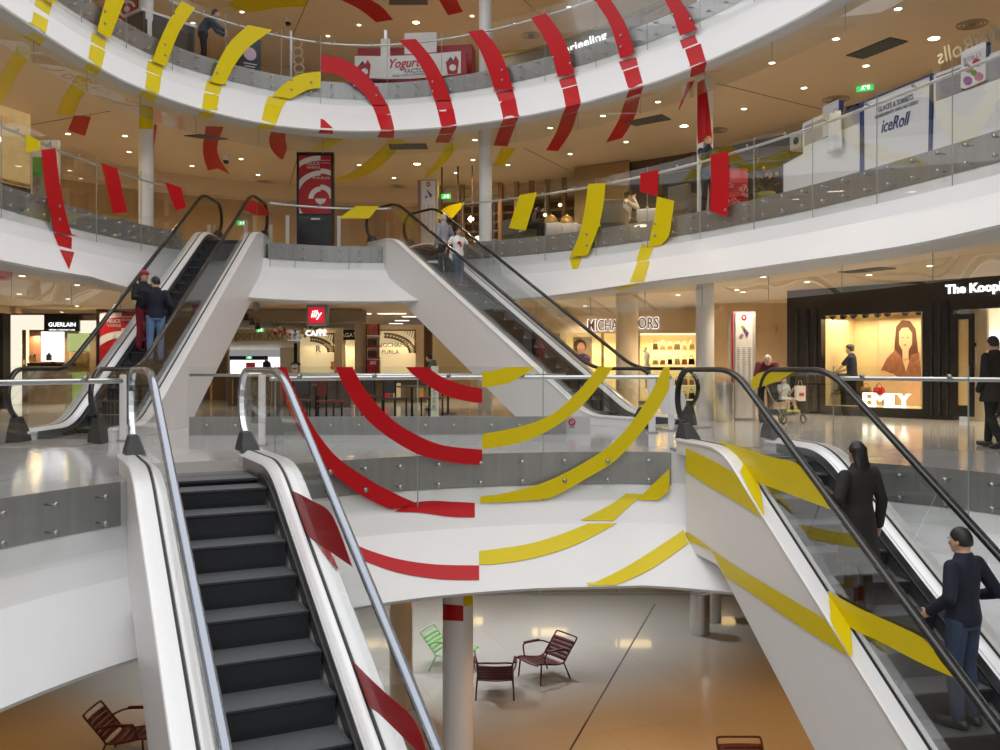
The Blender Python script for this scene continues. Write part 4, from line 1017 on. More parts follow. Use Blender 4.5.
# coffee bar sign, lights and counter
c = at_y(316.6, 315, 24.5); S = thing('hanging_sign', 'square red coffee sign in a grey frame hanging over white lettering', 'sign', c)
panel(S, 'frame', mat('sign_frame', (.23, .25, .22, 1), .5), 306.3, 304.6, 327.2, 325.4, 24.5, .28, .01); panel(S, 'red_face', mat('sign_red', srgb(214, 14, 34), .3, emit=(.7, .01, .03, 1), es=.55), 308.4, 307.2, 324.2, 323.0, 24.47, .05)
txt(S, 'illy', 311, 322, 315, 24.44, WHITE_GLOW, off=.016, shear=.25, hpx=9.5); txt(S, 'CAFF\u00c8', 305.8, 326.4, 332.4, 24.5, WHITE_GLOW, off=.010, ext=.03)
for x in (308.3, 322.6): panel(S, 'hanger_rod', BOLT, x, 298, x + .6, 332, 24.65, .02)
c = at_y(307, 402, 27); S = thing('coffee_bar', 'long coffee bar counter with pale top below the red sign', 'counter', c)
panel(S, 'worktop', CREAM, 282, 373, 352, 376.5, 26.6, .9, .01); panel(S, 'front', mat('bar_front', (.14, .10, .085, 1), .35, noise=.5, scale=3), 283, 376.5, 351, 407, 26.8, .6); panel(S, 'glass_case', GLASS, 300, 366, 330, 373, 26.8, .5)
for k, x in enumerate((291, 306, 321, 336)): panel(S, 'front_rib', BROWN, x, 378, x + 2, 402, 26.75, .06)
S = thing('pastry_counter', 'low dark pastry counter with brown front left of the coffee bar', 'counter', at_y(252, 405, 28.2)); panel(S, 'worktop', BROWN, 226, 375, 281, 378, 28.0, .8, .01); panel(S, 'front', mat('pastry_front', (.09, .06, .045, 1), .35, noise=.5, scale=3), 227, 378, 280, 405.4, 28.2, .5)
for k in range(4): panel(S, 'front_rib', GOLD, 232 + 13 * k, 379, 233 + 13 * k, 404, 28.15, .05)
S = thing('shop_display', 'low olive brown display counter below the lattice shop window', 'display', at_y(392, 400, 30.4)); panel(S, 'top', BROWN, 354, 377, 428, 379.5, 30.2, .8, .01); panel(S, 'front', mat('olive_front', (.13, .10, .045, 1), .4, noise=.6, scale=3), 355, 379.5, 427, 402.6, 30.4, .5)
for k in range(6): panel(S, 'front_box', [GOLD, BROWN, POSTER_RED, CREAM, BROWN, GOLD][k], 359 + 11.5 * k, 383 + 2 * (k % 3), 366 + 11.5 * k, 398, 30.33, .1)
def simple(name, label, cat, px, py, Y, fn, group=None, rz=0):
    r = thing(name, label, cat, at_y(px, py, Y), rz, group); fn(r); return r
def f_(r):
    mb = MB(); mb.lathe([(.05, .55), (.05, 0), (.12, -.02), (.14, -.05), (.06, -.08)], (0, 0, 0), 16); mb.build('pole', SHOPBLACK, r, True); mb = MB(); mb.lathe([(.02, .06), (.16, .0), (.17, -.02), (.02, -.02)], (0, 0, -.07), 18); mb.build('base', SHOPBLACK, r, True)
simple('coffee_grinder', 'slim black coffee grinder standing on the coffee bar', 'coffee grinder', 295.5, 362, 27, f_)
def f_(r): mb = MB(); mb.box((0, 0, 0), (.17, .12, .26)); mb.build('box', PAPER, r, bevel=.01); mb = MB(); mb.box((0, -.06, 0), (.12, .006, .05)); mb.build('print', POSTER_RED, r)
simple('menu_box', 'white menu stand on the coffee bar', 'menu', 295, 368.5, 26.9, f_)
def f_(r):
    mb = MB(); mb.ball((0, 0, .05), (.06, .06, .075)); mb.build('body', mat('orange_toy', (.75, .22, .03, 1), .6), r, True); mb = MB(); mb.ball((0, 0, .16), .05); mb.ball((-.04, 0, .21), .018); mb.ball((.04, 0, .21), .018); mb.build('head', MATS['orange_toy'], r, True)
simple('toy_bear', 'orange toy figure at the right end of the coffee bar', 'toy', 332.5, 369, 26.9, f_)
rg = random.Random(3); S = thing('hanging_garland', 'garlands of small red and brown balls hanging over the coffee bar', 'garland', at_y(290, 322, 28))
for k in range(3):
    mb = MB(); a, b = at_y(270, 322 + 4 * k, 28), at_y(320, 322 + 3 * k, 28); mb.tube([a.lerp(b, i / 10) + V((0, 0, -.25 * math.sin(PI * i / 10))) for i in range(11)], .006, 5); mb.build('wire', SHOPBLACK, S, off=S.location)
    for i in range(1, 10):
        q = a.lerp(b, i / 10) + V((0, 0, -.25 * math.sin(PI * i / 10) - .03)); mb = MB(); mb.ball(q, rg.uniform(.035, .06), u=8, v=6); mb.build('ball', rg.choice([POSTER_RED, BROWN, GOLD, PAPER]), S, True, S.location)
def f_(r):
    for k in range(3):
        mb = MB(); mb.lathe([(.02, .12), (.06, .10), (.085, -.06), (.075, -.08)], (-.16 + .16 * k, 0, -.12 * k), 14); mb.build('lamp_head', SHOPBLACK, r, True)
    mb = MB(); mb.bar((-.25, 0, .2), (.25, 0, -.1), .03, .03); mb.build('track', SHOPBLACK, r); mb = MB(); mb.ball((.12, 0, .33), (.1, .1, .14)); mb.build('round_shade', mat('shade_grey', (.3, .3, .28, 1), .4), r, True)
simple('stage_spotlight', 'cluster of black spotlights under the slab beside the left rising escalator', 'spotlight', 252, 318, 26, f_)

# handbag shops with lattice arches
def arch_window(x0, x1, y0, y1, Y, label, ca, cb, words):
    S = thing('arched_shop_window', label, 'shop window', at_y((x0 + x1) / 2, y1, Y))
    panel(S, 'back_panel', mat('window_cream', (.85, .72, .48, 1), .5, emit=(1, .82, .48, 1), es=.35), x0, y0, x1, y1, Y + .3, .05); panel(S, 'lintel', BEIGE, x0 - 1, y0 - 4.5, x1 + 8, y0, Y, .3); panel(S, 'side_pier', BEIGE, x1, y0, x1 + 8, y1, Y, .3)
    mb = MB(); u = Y / K; cx, cy, R = ca, cb, x1 - ca
    for r in (R, R - 6):
        pts = [at_y(cx + r * 1.0 * math.cos(a), cy - (r * .62) * math.sin(a), Y - .05) for a in [PI * .5 * i / 16 for i in range(17)]]; mb.tube(pts, .035, 6)
    for i in range(13):
        a, a2 = PI * .5 * i / 13, PI * .5 * (i + 1) / 13
        e = lambda r, t: at_y(cx + r * math.cos(t), cy - r * .62 * math.sin(t), Y - .05)
        mb.bar(e(R, a), e(R - 6, a2), .03, .03); mb.bar(e(R - 6, a), e(R, a2), .03, .03)
    mb.bar(at_y(x0, y0 + .8, Y - .05), at_y(x1, y0 + .8, Y - .05), .05, .05); mb.bar(at_y(x1 - .4, y0, Y - .05), at_y(x1 - .4, cy, Y - .05), .05, .05)
    for i in range(6): mb.bar(at_y(x1 - i * 2.2, y0, Y - .05), at_y(x1 - i * 2.2 - 2, y0 + 1.5 + (5 - i) * 1.6, Y - .05), .025, .025)
    mb.build('lattice_arch', mat('lattice_brown', (.20, .13, .07, 1), .5), S, off=S.location)
    for (t, a, b, y) in words: txt(S, t, a, b, y, Y + .24, TEXTDARK)
arch_window(378, 415.5, 329.5, 374.5, 34, 'cream shop window with lattice arch and two brand names', 384, 353, [('LONGCHAMP', 370, 408, 345), ('FURLA', 382, 399, 351.8)])
arch_window(300, 334, 333, 374, 36, 'cream shop window with lattice arch right of the coffee sign', 310, 352, [('R', 316, 321, 349)])
S = thing('bag_shop', 'narrow bag shop with a black name panel left of the beige column', 'shop', at_y(347, 375, 36.5)); panel(S, 'name_panel', SHOPBLACK, 336.5, 329.5, 357, 340, 36.5, .2); txt(S, 'BAGATT', 338, 360, 335, 36.46, PAPER); panel(S, 'back_wall', mat('bagshop_cream', (.8, .68, .46, 1), .5, emit=(1, .82, .5, 1), es=.25), 337, 340, 366, 380, 37.4, .1); panel(S, 'pier', BEIGE, 336, 340, 345, 396.5, 36.6, .2)
c = at_y(372.5, 375, 31); S = thing('display_tower', 'tall red and black display tower beside the beige column', 'display', c)
panel(S, 'top_picture', mat('tower_pic', (.45, .10, .06, 1), .4, noise=.8, scale=5), 366, 324, 379, 335, 31, .4)
for k, (a, b) in enumerate(((336, 347), (348, 358.5))):
    panel(S, 'shelf_back', CREAM, 366.5, a, 378.5, b, 31.3, .05); panel(S, 'shelf', POSTER_RED, 366, b - 1.2, 379, b + .5, 31, .4)
    for x in (368, 371, 374): panel(S, 'boxed_goods', BROWN, x, a + 2.5, x + 2.2, b - 1.4, 31.08, .15)
for x in (365.8, 378.4): panel(S, 'post', SHOPBLACK, x, 324, x + .9, 375, 30.98, .1)
panel(S, 'lower_panel', POSTER_RED, 366, 359.5, 379, 375, 31, .4); panel(S, 'lower_print', PAPER, 370, 361, 376, 364.5, 30.98, .03)
S = thing('menswear_shop', 'dim shop with brown wall right of the lattice window', 'shop', at_y(440, 405, 35)); panel(S, 'dark_pier', BROWN, 424, 325, 432, 405, 34.6, .3); panel(S, 'back_wall', CREAM, 432, 325, 470, 405, 35.6, .1); panel(S, 'counter', mat('counter_brown', (.25, .14, .07, 1), .4), 432, 375, 470, 404, 34, .6)

# handbag shop on the right of the centre
S = thing('fashion_shop', 'beige fashion shop with glowing yellow windows behind the beige column', 'shop', at_y(630, 403, 30))
SB = mat('shop_beige', (.62, .50, .34, 1), .5)
panel(S, 'fascia', SB, 520, 305, 705, 333, 30, .4)
panel(S, 'window_back', mat('window_yellow', (.80, .62, .28, 1), .5, emit=(1, .78, .30, 1), es=.42), 560, 333, 705, 404, 31.6, .1); panel(S, 'window_header', WARMGLOW, 640, 333, 705, 335, 30.1, .2)
panel(S, 'pier', SB, 560, 333, 566, 404, 30, .5); panel(S, 'pier', GOLD, 601.5, 333, 604, 404, 30, .2); panel(S, 'pier', SB, 636, 333, 640, 404, 30, .4); panel(S, 'plinth', SHOPBLACK, 560, 401, 705, 404, 29.95, .3)
LETB = mat('letter_bronze', (.16, .08, .05, 1), .4)
for (t, a, b) in (('MICHAEL', 588, 627.5), ('KORS', 631, 658.5)):
    l = txt(S, t, a, b, 325.2 if t[0] == 'M' else 322.8, 29.9, LETB, hpx=11.2, off=.004, ext=.03); l = txt(S, t, a - .5, b + .5, 325.2 if t[0] == 'M' else 322.8, 29.955, WHITE_GLOW, hpx=12.2, off=.022, ext=.01)
S2 = thing('portrait_poster', 'poster with a smiling face in the left window of the beige fashion shop', 'poster', at_y(582, 350, 30.3))
panel(S2, 'sheet', mat('poster_yellow', (.62, .46, .24, 1), .4), 573, 337, 592, 365, 30.3, .03); mb = MB(); off = S2.location
def disc(mb, cx, cy, rx, ry, Y, n=18, th=.01): mb.plate([at_y(cx + rx * math.cos(2 * PI * i / n), cy + ry * math.sin(2 * PI * i / n), Y) for i in range(n)], (0, th, 0))
disc(mb, 580, 346, 6.5, 6.5, 30.29); mb.build('hair_print', BROWN, S2, off=off); mb = MB(); disc(mb, 581, 348, 4, 5.5, 30.275); mb.build('face_print', mat('skin_print', (.72, .42, .26, 1), .5), S2, off=off)
mb = MB(); disc(mb, 583, 359.5, 7, 6, 30.285); mb.build('garment_print', mat('violet_print', (.12, .06, .22, 1), .5), S2, off=off)
shelfm = mat('glass_shelf', (.75, .62, .35, 1), .3)
goods_cols = [BROWN, SHOPBLACK, mat('tan_leather', (.42, .22, .09, 1), .4), mat('ivory_leather', (.78, .70, .54, 1), .4), GOLD, mat('rose_leather', (.6, .18, .16, 1), .4)]
for row, (yb, label) in enumerate(((349.5, 'top'), (364.5, 'upper'), (385, 'middle'), (399, 'lower'))):
    s_ = thing('display_shelf', 'long lit %s shelf in the right window of the beige fashion shop' % label, 'shelf', at_y(672, yb, 30.8)); panel(s_, 'board', shelfm, 652, yb, 704, yb + 1, 30.6, .5); panel(s_, 'front_lip', WARMGLOW, 652, yb + .2, 704, yb + .8, 30.58, .02)
    for k in range(7):
        x = 655.5 + 7.2 * k; m = goods_cols[(k * 2 + row * 3) % 6]; h = rg.uniform(7, 11); w = rg.uniform(4.4, 6.2); u = 30.8 / K
        nm = {'2': 'rose', '1': 'black', '0': 'brown'}
        t_ = thing('handbag', 'small handbag on the %s lit window shelf, %s from the beige pier' % (label, ('first', 'second', 'third', 'fourth', 'fifth', 'sixth', 'seventh')[k]), 'handbag', at_y(x, yb, 30.75))
        mb = MB(); mb.loft([[(-w / 2 * u, -.06, 0), (w / 2 * u, -.06, 0), (w / 2 * u, .06, 0), (-w / 2 * u, .06, 0)], [(-w / 2.4 * u, -.035, h * .62 * u), (w / 2.4 * u, -.035, h * .62 * u), (w / 2.4 * u, .035, h * .62 * u), (-w / 2.4 * u, .035, h * .62 * u)]]); mb.build('bag_body', m, t_, bevel=.01)
        mb = MB(); mb.tube([V((w * .28 * u * math.cos(a), 0, h * .6 * u + h * .38 * u * math.sin(a))) for a in [PI * i / 10 for i in range(11)]], .009, 6); mb.build('strap', m, t_, True)
def f_(r):
    mb = MB(); mb.lathe([(.05, .42), (.10, .38), (.13, .2), (.10, 0), (.14, -.12), (.17, -.42), (.01, -.42)], (0, 0, 0), 18); mb.build('dress', PAPER, r, True); mb = MB(); mb.lathe([(.03, -.42), (.03, -.85), (.12, -.87)], (0, 0, 0), 12); mb.build('stand', BROWN, r, True); mb = MB(); mb.lathe([(.045, .40), (.035, .47), (.01, .5)], (0, 0, 0), 12); mb.build('neck_cap', GOLD, r, True)
simple('dress_form', 'white dress on a stand inside the yellow lit shop window', 'mannequin', 646, 362, 30.7, f_)
# beige wall with a flush door
wall_panel('wall_back', mat('beige_flush', (.55, .41, .25, 1), .45), 700, 303, 800, 409, 28.0, .2)
o_ = structure(panel(None, 'door_1', mat('door_beige', (.52, .38, .23, 1), .45), 757, 325.5, 783, 408.5, 27.95, .06)); mb = MB(); q = at_y(777, 329, 27.9); mb.box(q, (.05, .05, .28)); mb.build('door_closer', GOLD, o_)

# information totems and bin
def info_totem(label, x0, x1, y0, base, Y, red_left=True):
    r = thing('map_totem', label, 'totem', base); p = lambda nm, m, a, b, c, d, yy, th: panel(r, nm, m, a, b, c, d, yy, th)
    w = x1 - x0; yb = HY - (base.z - CH) * K / Y
    p('core', mat('totem_grey', (.45, .45, .42, 1), .4), x0, y0, x1, yb, Y, .25); p('face', PAPER, x0 + w * .2, y0 + 1, x1 - w * .12, yb - 2, Y - .03, .04); p('red_edge', POSTER_RED, x0 + w * .05, y0, x0 + w * .11, yb, Y - .02, .05)
    h = yb - y0; c = x0 + w * .54
    mb = MB(); disc(mb, c, y0 + h * .055, w * .1, w * .1 * 1.2, Y - .04); mb.build('round_logo', POSTER_RED, r, off=base); mb = MB(); disc(mb, c, y0 + h * .055, w * .045, w * .06, Y - .05); mb.build('logo_ring', PAPER, r, off=base)
    mb = MB(); mb.plate([at_y(a, b, Y - .045) for a, b in ((c - w * .08, y0 + h * .14), (c + w * .02, y0 + h * .15), (c + w * .2, y0 + h * .2), (c + w * .12, y0 + h * .24))], (0, .01, 0)); mb.build('map_plan', mat('violet_map', (.16, .05, .22, 1), .5), r, off=base)
    mb = MB(); mb.plate([at_y(a, b, Y - .047) for a, b in ((c - w * .1, y0 + h * .13), (c + w * .02, y0 + h * .135), (c + w * .03, y0 + h * .155), (c - w * .05, y0 + h * .155))], (0, .01, 0)); mb.build('map_wing', mat('green_map', (.28, .42, .08, 1), .5), r, off=base)
    mb = MB(); mb.plate([at_y(a, b, Y - .045) for a, b in ((c - w * .1, y0 + h * .2), (c, y0 + h * .22), (c - w * .1, y0 + h * .25), (c - w * .2, y0 + h * .23))], (0, .01, 0)); mb.build('map_block', mat('grey_map', (.3, .3, .32, 1), .5), r, off=base)
    for col in (0, 1, 2):
        mb = MB()
        for i in range(22):
            a = x0 + w * (.27 + .22 * col); mb.plate([at_y(q, z, Y - .045) for q, z in ((a, y0 + h * (.33 + .018 * i)), (a + w * rg.uniform(.06, .15), y0 + h * (.33 + .018 * i)))] + [at_y(q, z, Y - .045) for q, z in ((a + w * .1, y0 + h * (.336 + .018 * i)), (a, y0 + h * (.336 + .018 * i)))], (0, .006, 0))
        mb.build('text_column', mat('text_grey', (.42, .42, .42, 1), .6), r, off=base)
    return r
Y_ = 20.4; info_totem('tall white directory totem with a coloured plan on the middle floor', 730.5, 755.5, 311.5, V((at_y(743, 0, Y_).x, Y_, 0)), Y_)
Y_ = 27.2; info_totem('tall white directory totem behind the top of the central escalator', 417.5, 437.5, 180, V((at_y(427, 0, Y_).x, Y_, L2)), Y_)
def bin_(label, x, y, r, h):
    t_ = thing('litter_bin', label, 'bin', (x, y, 0)); mb = MB(); mb.lathe([(r * .96, 0), (r, .01), (r, h - .03), (r * .97, h)], (0, 0, 0), 32); mb.build('body', STEEL_LIGHT, t_, angle=True)
    mb = MB(); mb.lathe([(r * .97, h - .002), (r * .97, h + .012), (r * .55, h + .012), (r * .55, h - .02)], (0, 0, 0), 32); mb.build('rim', STEEL, t_, angle=True); mb = MB(); mb.lathe([(r * .55, h - .02), (r * .54, h - .16), (.01, h - .16)], (0, 0, 0), 24); mb.build('opening', DARK, t_); mb = MB(); mb.box((0, 0, h + .006), (r * 1.2, .03, .012)); mb.build('cross_bar', STEEL, t_)
    return t_
b_ = bin_('round steel litter bin beside the white column on the middle floor', at_y(724.5, 0, 20.0).x, 20.0, .20, .83)
b_ = bin_('round steel litter bin on the ground floor below the slab edge', at_z(702, 636, L0).x, at_z(702, 636, L0).y + .2, .215, .86); b_.location.z = L0

# black clothes shop with the big lit window on the right
KA, KB = V((7.29, 23.5, 0)), V((10.54, 19.5, 0)); KD = (KB - KA).normalized(); KN = V((KD.y, -KD.x, 0))      # KN points into the atrium
if KN.dot(EYE - KA) < 0: KN = -KN
def kp(px, py, depth=0.0):
    """point on the shop front, or on a plane `depth` metres behind it"""
    d = ray(px, py); a = KA - KN * depth; t = (a - EYE).dot(KN) / d.dot(KN); return EYE + d * t
def kbox(root, nm, m, x0, y0, x1, y1, depth=0.0, th=.08, bevel=0.0):
    ym = (y0 + y1) / 2
    a, b = kp(x0, ym, depth), kp(x1, ym, depth); za, zb = kp((x0 + x1) / 2, y1, depth).z, kp((x0 + x1) / 2, y0, depth).z
    c = (a + b) / 2 - KN * (th / 2); c.z = (za + zb) / 2
    mb = MB(); mb.box(c, ((b - a).length, th, zb - za), math.atan2(KD.y, KD.x)); return mb.build(nm, m, root, off=root.location if root is not None else None, bevel=bevel)
RZK = math.atan2(KD.y, KD.x)
S = thing('clothes_shop', 'black clothes shop front with a large lit window on the right', 'shop', kp(860, 415) * 1.0); S.location.z = 0
def kwall(nm, m, x0, x1, z0, z1, depth=0.0, th=.2):
    a, b = kp(x0, 367, depth), kp(x1, 367, depth); c = (a + b) / 2 - KN * (th / 2); c.z = (z0 + z1) / 2
    mb = MB(); mb.box(c, ((b - a).length, th, z1 - z0), RZK); return mb.build(nm, m, S, off=S.location)
ztop = 2.42
kwall('left_pier', SHOPBLACK, 787, 821, 0, 3.1); kwall('fascia', SHOPBLACK, 821, 1060, ztop, 3.1); kwall('plinth', SHOPBLACK, 821, 923, 0, .22); kwall('right_pier', SHOPBLACK, 922.5, 953, 0, ztop, th=.3)
for x in (795, 806, 814, 930, 938, 946): kwall('pilaster_rib', mat('black_rib', (.018, .017, .017, 1), .3), x, x + 2, .1, ztop + .2, -.03, .04)
kwall('window_back', mat('kooples_cream', (.80, .66, .40, 1), .55), 812, 945, 0, 2.6, 1.7, .1); kwall('window_floor', CREAM, 815, 930, .18, .22, .25, 1.5); kwall('window_side', MATS['kooples_cream'], 921, 924, .2, ztop, .2, 1.6)
kwall('window_side', MATS['kooples_cream'], 820, 822, .2, ztop, .2, 1.6)
kwall('window_pane', GLASS, 821, 922.5, .22, ztop, .02, .012)
kwall('door_frame', SHOPBLACK, 953, 957.5, .1, ztop - .1, -.12, .08); kwall('door_frame', SHOPBLACK, 968.5, 973, .1, ztop - .1, -.12, .08); kwall('door_frame', SHOPBLACK, 957.5, 968.5, ztop - .22, ztop - .1, -.12, .08); kwall('door_frame', SHOPBLACK, 957.5, 968.5, .1, .34, -.12, .08)
kwall('door_glass', mat('door_glow', (.55, .42, .2, 1), .2), 957.5, 968.5, .34, ztop - .22, -.08, .02); kwall('entrance_wall', CREAM, 970, 987, 0, ztop, .5, .1); kwall('entrance_back', mat('entrance_white', (.85, .78, .64, 1), .5), 980, 1070, 0, 2.9, 3.2, .1); kwall('entrance_light', COOLGLOW, 986, 1060, 1.75, 2.05, 3.1, .06)
kwall('clothes_rail', BOLT, 985, 1060, 1.60, 1.63, 2.9, .03); kwall('entrance_notice', TEXTDARK, 972, 976, 1.62, 1.70, .47, .02); kwall('entrance_notice', PAPER, 973, 976, 1.25, 1.5, .47, .02)
o_ = text_obj('The Kooples', .5, WHITE_GLOW, S, (0, 0, 0), (PI / 2, 0, RZK), off=.014, ext=.03, align='LEFT')
a, b = kp(945.5, 290, -.06), kp(1000, 290, -.06); xs = [v.co.x for v in o_.data.vertices]; s_ = (b - a).length * 1.24 / (max(xs) - min(xs))
for v in o_.data.vertices: v.co *= s_
o_.location = a - S.location
for i, x in enumerate((832, 843, 853, 865, 878, 888, 905, 919)):
    c = kp(x, 315.5 - .06 * (x - 832), .35); t_ = thing('track_spotlight', 'black track spotlight at the top of the lit shop window, %s from the left' % ('first', 'second', 'third', 'fourth', 'fifth', 'sixth', 'seventh', 'eighth')[i], 'spotlight', c, RZK)
    mb = MB(); mb.box((0, 0, .12), (.22, .05, .04)); mb.build('track_adapter', SHOPBLACK, t_); mb = MB(); M_ = Matrix.Rotation((-.7, .1, -.3, 0, .4, .5, 0, .1)[i], 4, 'Y') @ Matrix.Rotation(.5, 4, 'X'); mb.mat4(M_, (.12, .12, .19)); mb.build('lamp_head', SHOPBLACK, t_, bevel=.01); mb = MB(); mb.bar((0, 0, .1), (0, 0, 0), .02, .02, (1, 0, 0)); mb.build('stem', SHOPBLACK, t_)
for i, (ch, x0, x1) in enumerate((('E', 863, 874), ('M', 872, 888), ('I', 887, 891.5), ('L', 891, 899.5), ('Y', 897.5, 910))):
    o_ = text_obj(ch, 1, emitter('letter_cream', (1, .93, .75, 1), 2.4), None, (0, 0, 0), (PI / 2, 0, RZK), name='standing_letter', off=.0, ext=.05); props(o_, 'glowing standing capital letter %s in the lit shop window' % ch, 'letter', 'glowing standing letters')
    a, b = kp((x0 + x1) / 2, 408.5, .5), kp((x0 + x1) / 2, 395, .5); vs = o_.data.vertices; xs = [v.co.x for v in vs]; ys = [v.co.y for v in vs]; wv = (kp(x1, 400, .5) - kp(x0, 400, .5)).length * .9
    for v in vs: v.co.x = (v.co.x - (max(xs) + min(xs)) / 2) * wv / (max(xs) - min(xs)); v.co.y = (v.co.y - min(ys)) * (b.z - a.z) / (max(ys) - min(ys))
    for (sx_, sy_, sw) in {'E': (), 'M': ((-.42, 0, .3), (.42, 0, .3)), 'I': ((0, 0, .9), (0, 1, .9)), 'L': ((-.3, 1, .5),), 'Y': ((0, 0, .4), (-.42, 1, .3), (.42, 1, .3))}[ch]:
        me = o_.data; bm = bmesh.new(); bm.from_mesh(me); h_ = b.z - a.z
        M_ = Matrix.Translation((sx_ * wv, sy_ * h_ * .94 + h_ * .03, 0)) @ Matrix.Diagonal((sw * wv, h_ * .05, .10, 1)); bmesh.ops.create_cube(bm, size=1, matrix=M_); bm.to_mesh(me); bm.free()
    o_.location = V((a.x, a.y, .225))
# window picture of a woman with long brown hair
S2 = thing('fashion_poster', 'large poster of a woman with long hair at the right of the lit shop window', 'poster', kp(901, 405, 1.6)); off = S2.location
kbox(S2, 'sheet', mat('poster_peach', (.80, .58, .36, 1), .5), 879, 318, 924, 410, 1.58, .03)
def kpoly(nm, m, pts, depth): mb = MB(); mb.plate([kp(a, b, depth) for a, b in pts], -KN * .006); mb.build(nm, m, S2, off=off)
kpoly('hair_print', mat('hair_print', (.13, .05, .022, 1), .5), [(902, 320), (910, 321), (915.5, 329), (918, 352), (918, 378), (911.5, 380), (908.5, 356), (902.5, 356), (900, 378), (893.5, 374), (894.5, 345), (896, 327)], 1.57)
kpoly('face_print', mat('face_print', (.80, .50, .32, 1), .5), [(899, 332), (902, 328), (908, 327.5), (912, 333), (912, 344), (908.5, 350.5), (908.5, 358), (902.5, 360), (902.5, 350.5), (899, 344)], 1.56)
kpoly('jacket_print', mat('jacket_print', (.30, .12, .06, 1), .5, noise=.6, scale=9), [(895, 350), (901, 356), (906, 372), (911, 355), (919, 352), (921, 376), (905, 380), (893, 373), (884, 376), (881, 370), (887, 358)], 1.565)
kpoly('arm_print', MATS['face_print'], [(882, 370), (890, 373), (906, 384), (915, 386), (915, 392), (900, 390), (884, 378)], 1.56); kpoly('hand_print', MATS['face_print'], [(905, 388), (918, 380), (921, 390), (919, 402), (908, 405)], 1.562)
kpoly('lips_print', POSTER_RED, [(903.2, 344.6), (906.5, 344.4), (905, 346)], 1.553); kpoly('eye_print', BROWN, [(901.5, 337.5), (903.5, 337), (903.5, 338.4)], 1.553); kpoly('eye_print', BROWN, [(906.5, 337), (908.8, 337.4), (907, 338.4)], 1.553)
# display table with bags and a shoe
c = kp(858, 393, .8); S2 = thing('display_table', 'black display table with thin legs in the lit shop window', 'table', V((c.x, c.y, .22)), RZK); zt = kp(858, 393.5, .8).z - .22
mb = MB(); mb.box((0, 0, zt), (1.15, .5, .03)); mb.build('tabletop', SHOPBLACK, S2)
for sx in (-.54, .54):
    for sy in (-.22, .22): mb = MB(); mb.box((sx, sy, zt / 2), (.025, .025, zt)); mb.build('leg', SHOPBLACK, S2)
def bag(px, label, m, w, h, dx):
    t_ = thing('handbag', label, 'handbag', kp(px, 393.2, .8) + KN * 0, RZK); t_.location.z = .22 + zt + .015
    mb = MB(); mb.loft([[(-w / 2, -.07, 0), (w / 2, -.07, 0), (w / 2, .07, 0), (-w / 2, .07, 0)], [(-w / 2.5, -.05, h), (w / 2.5, -.05, h), (w / 2.5, .05, h), (-w / 2.5, .05, h)]]); mb.build('bag_body', m, t_, bevel=.012); mb = MB(); mb.box((0, -.075, h * .7), (w * .7, .02, h * .45)); mb.build('flap', m, t_, bevel=.01); mb = MB(); mb.tube([V((w * .25 * math.cos(a), 0, h + .09 * math.sin(a))) for a in [PI * i / 10 for i in range(11)]], .01, 6); mb.build('strap', m, t_, True); mb = MB(); mb.box((0, -.088, h * .5), (.03, .01, .03)); mb.build('clasp', GOLD, t_)
bag(879, 'red handbag on the black display table in the lit window', mat('red_leather', (.62, .02, .04, 1), .3), .27, .15, 0); bag(866, 'brown handbag on the black display table in the lit window', goods_cols[2], .26, .15, 0)
c = kp(839.5, 393.2, .8); t_ = thing('ankle_boot', 'black ankle boot at the left end of the display table', 'boot', V((c.x, c.y, .22 + zt + .015)), RZK)
mb = MB(); mb.loft([[(-.06 + x, -.04, z), (.04 + x, -.04, z), (.04 + x, .04, z), (-.06 + x, .04, z)] for x, z in ((.03, .04), (.02, .1), (.03, .2))]); mb.loft([[(-.12, y_, 0.01), (-.12, y_, .05), (0, y_, .09), (.06, y_, .06), (.06, y_, .03)] for y_ in (-.04, .04)]); mb.build('upper', SHOPBLACK, t_, bevel=.012); mb = MB(); mb.box((.045, 0, .02), (.04, .06, .05)); mb.build('heel', SHOPBLACK, t_)

# ---------------------------------------------------------------- upper galleries: back walls
def ring_wall(name, m, t0, t1, off, z0, z1): 
    o = structure(rows_mesh(UP, [(-off, z0), (-off, z1)], t0, t1, .4).build(name, m)); return o
TX = UP.at_px
gal = UP.behind
C2 = L3 - 1.35
GLOSSBEIGE = mat('gloss_beige', (.52, .36, .19, 1), .22, noise=.05, scale=.8)
reg('wall2', ring_wall('wall_back', GLOSSBEIGE, 0, TX(447, -8.2), 8.2, L2, C2)); reg('wall2r', ring_wall('wall_back', BROWN, TX(447, -8.2), UP.len, 8.2, L2, C2))
_t0, _t1 = TX(424, -4.2), TX(472, -4.2)
_wb = rows_mesh(UP, [(-4.2, L2), (-4.2, L2 + 3.05)], _t0, _t1); SURF['wallb'] = BVHTree.FromPolygons([V(v) for v in _wb.v], _wb.f)
S = thing('glass_partition', 'clear glass partition behind the map totem and the heads of the central riders', 'partition', UP.p((_t0 + _t1) / 2, -4.2, L2))
for _k in range(3):
    _a, _b = _t0 + (_t1 - _t0) * _k / 3 + .01, _t0 + (_t1 - _t0) * (_k + 1) / 3 - .01
    _m = MB(); _m.loft([[UP.p(t, -4.215, L2), UP.p(t, -4.205, L2), UP.p(t, -4.205, L2 + 3.05), UP.p(t, -4.215, L2 + 3.05)] for t in [_a + (_b - _a) * q / 6 for q in range(7)]]); _m.build('glass_pane', GLASS, S, off=S.location)
    _m = MB(); _m.box(UP.p(_b + .01, -4.22, L2 + 1.52), (.05, .05, 3.04)); _m.build('mullion', BROWN, S, off=S.location)
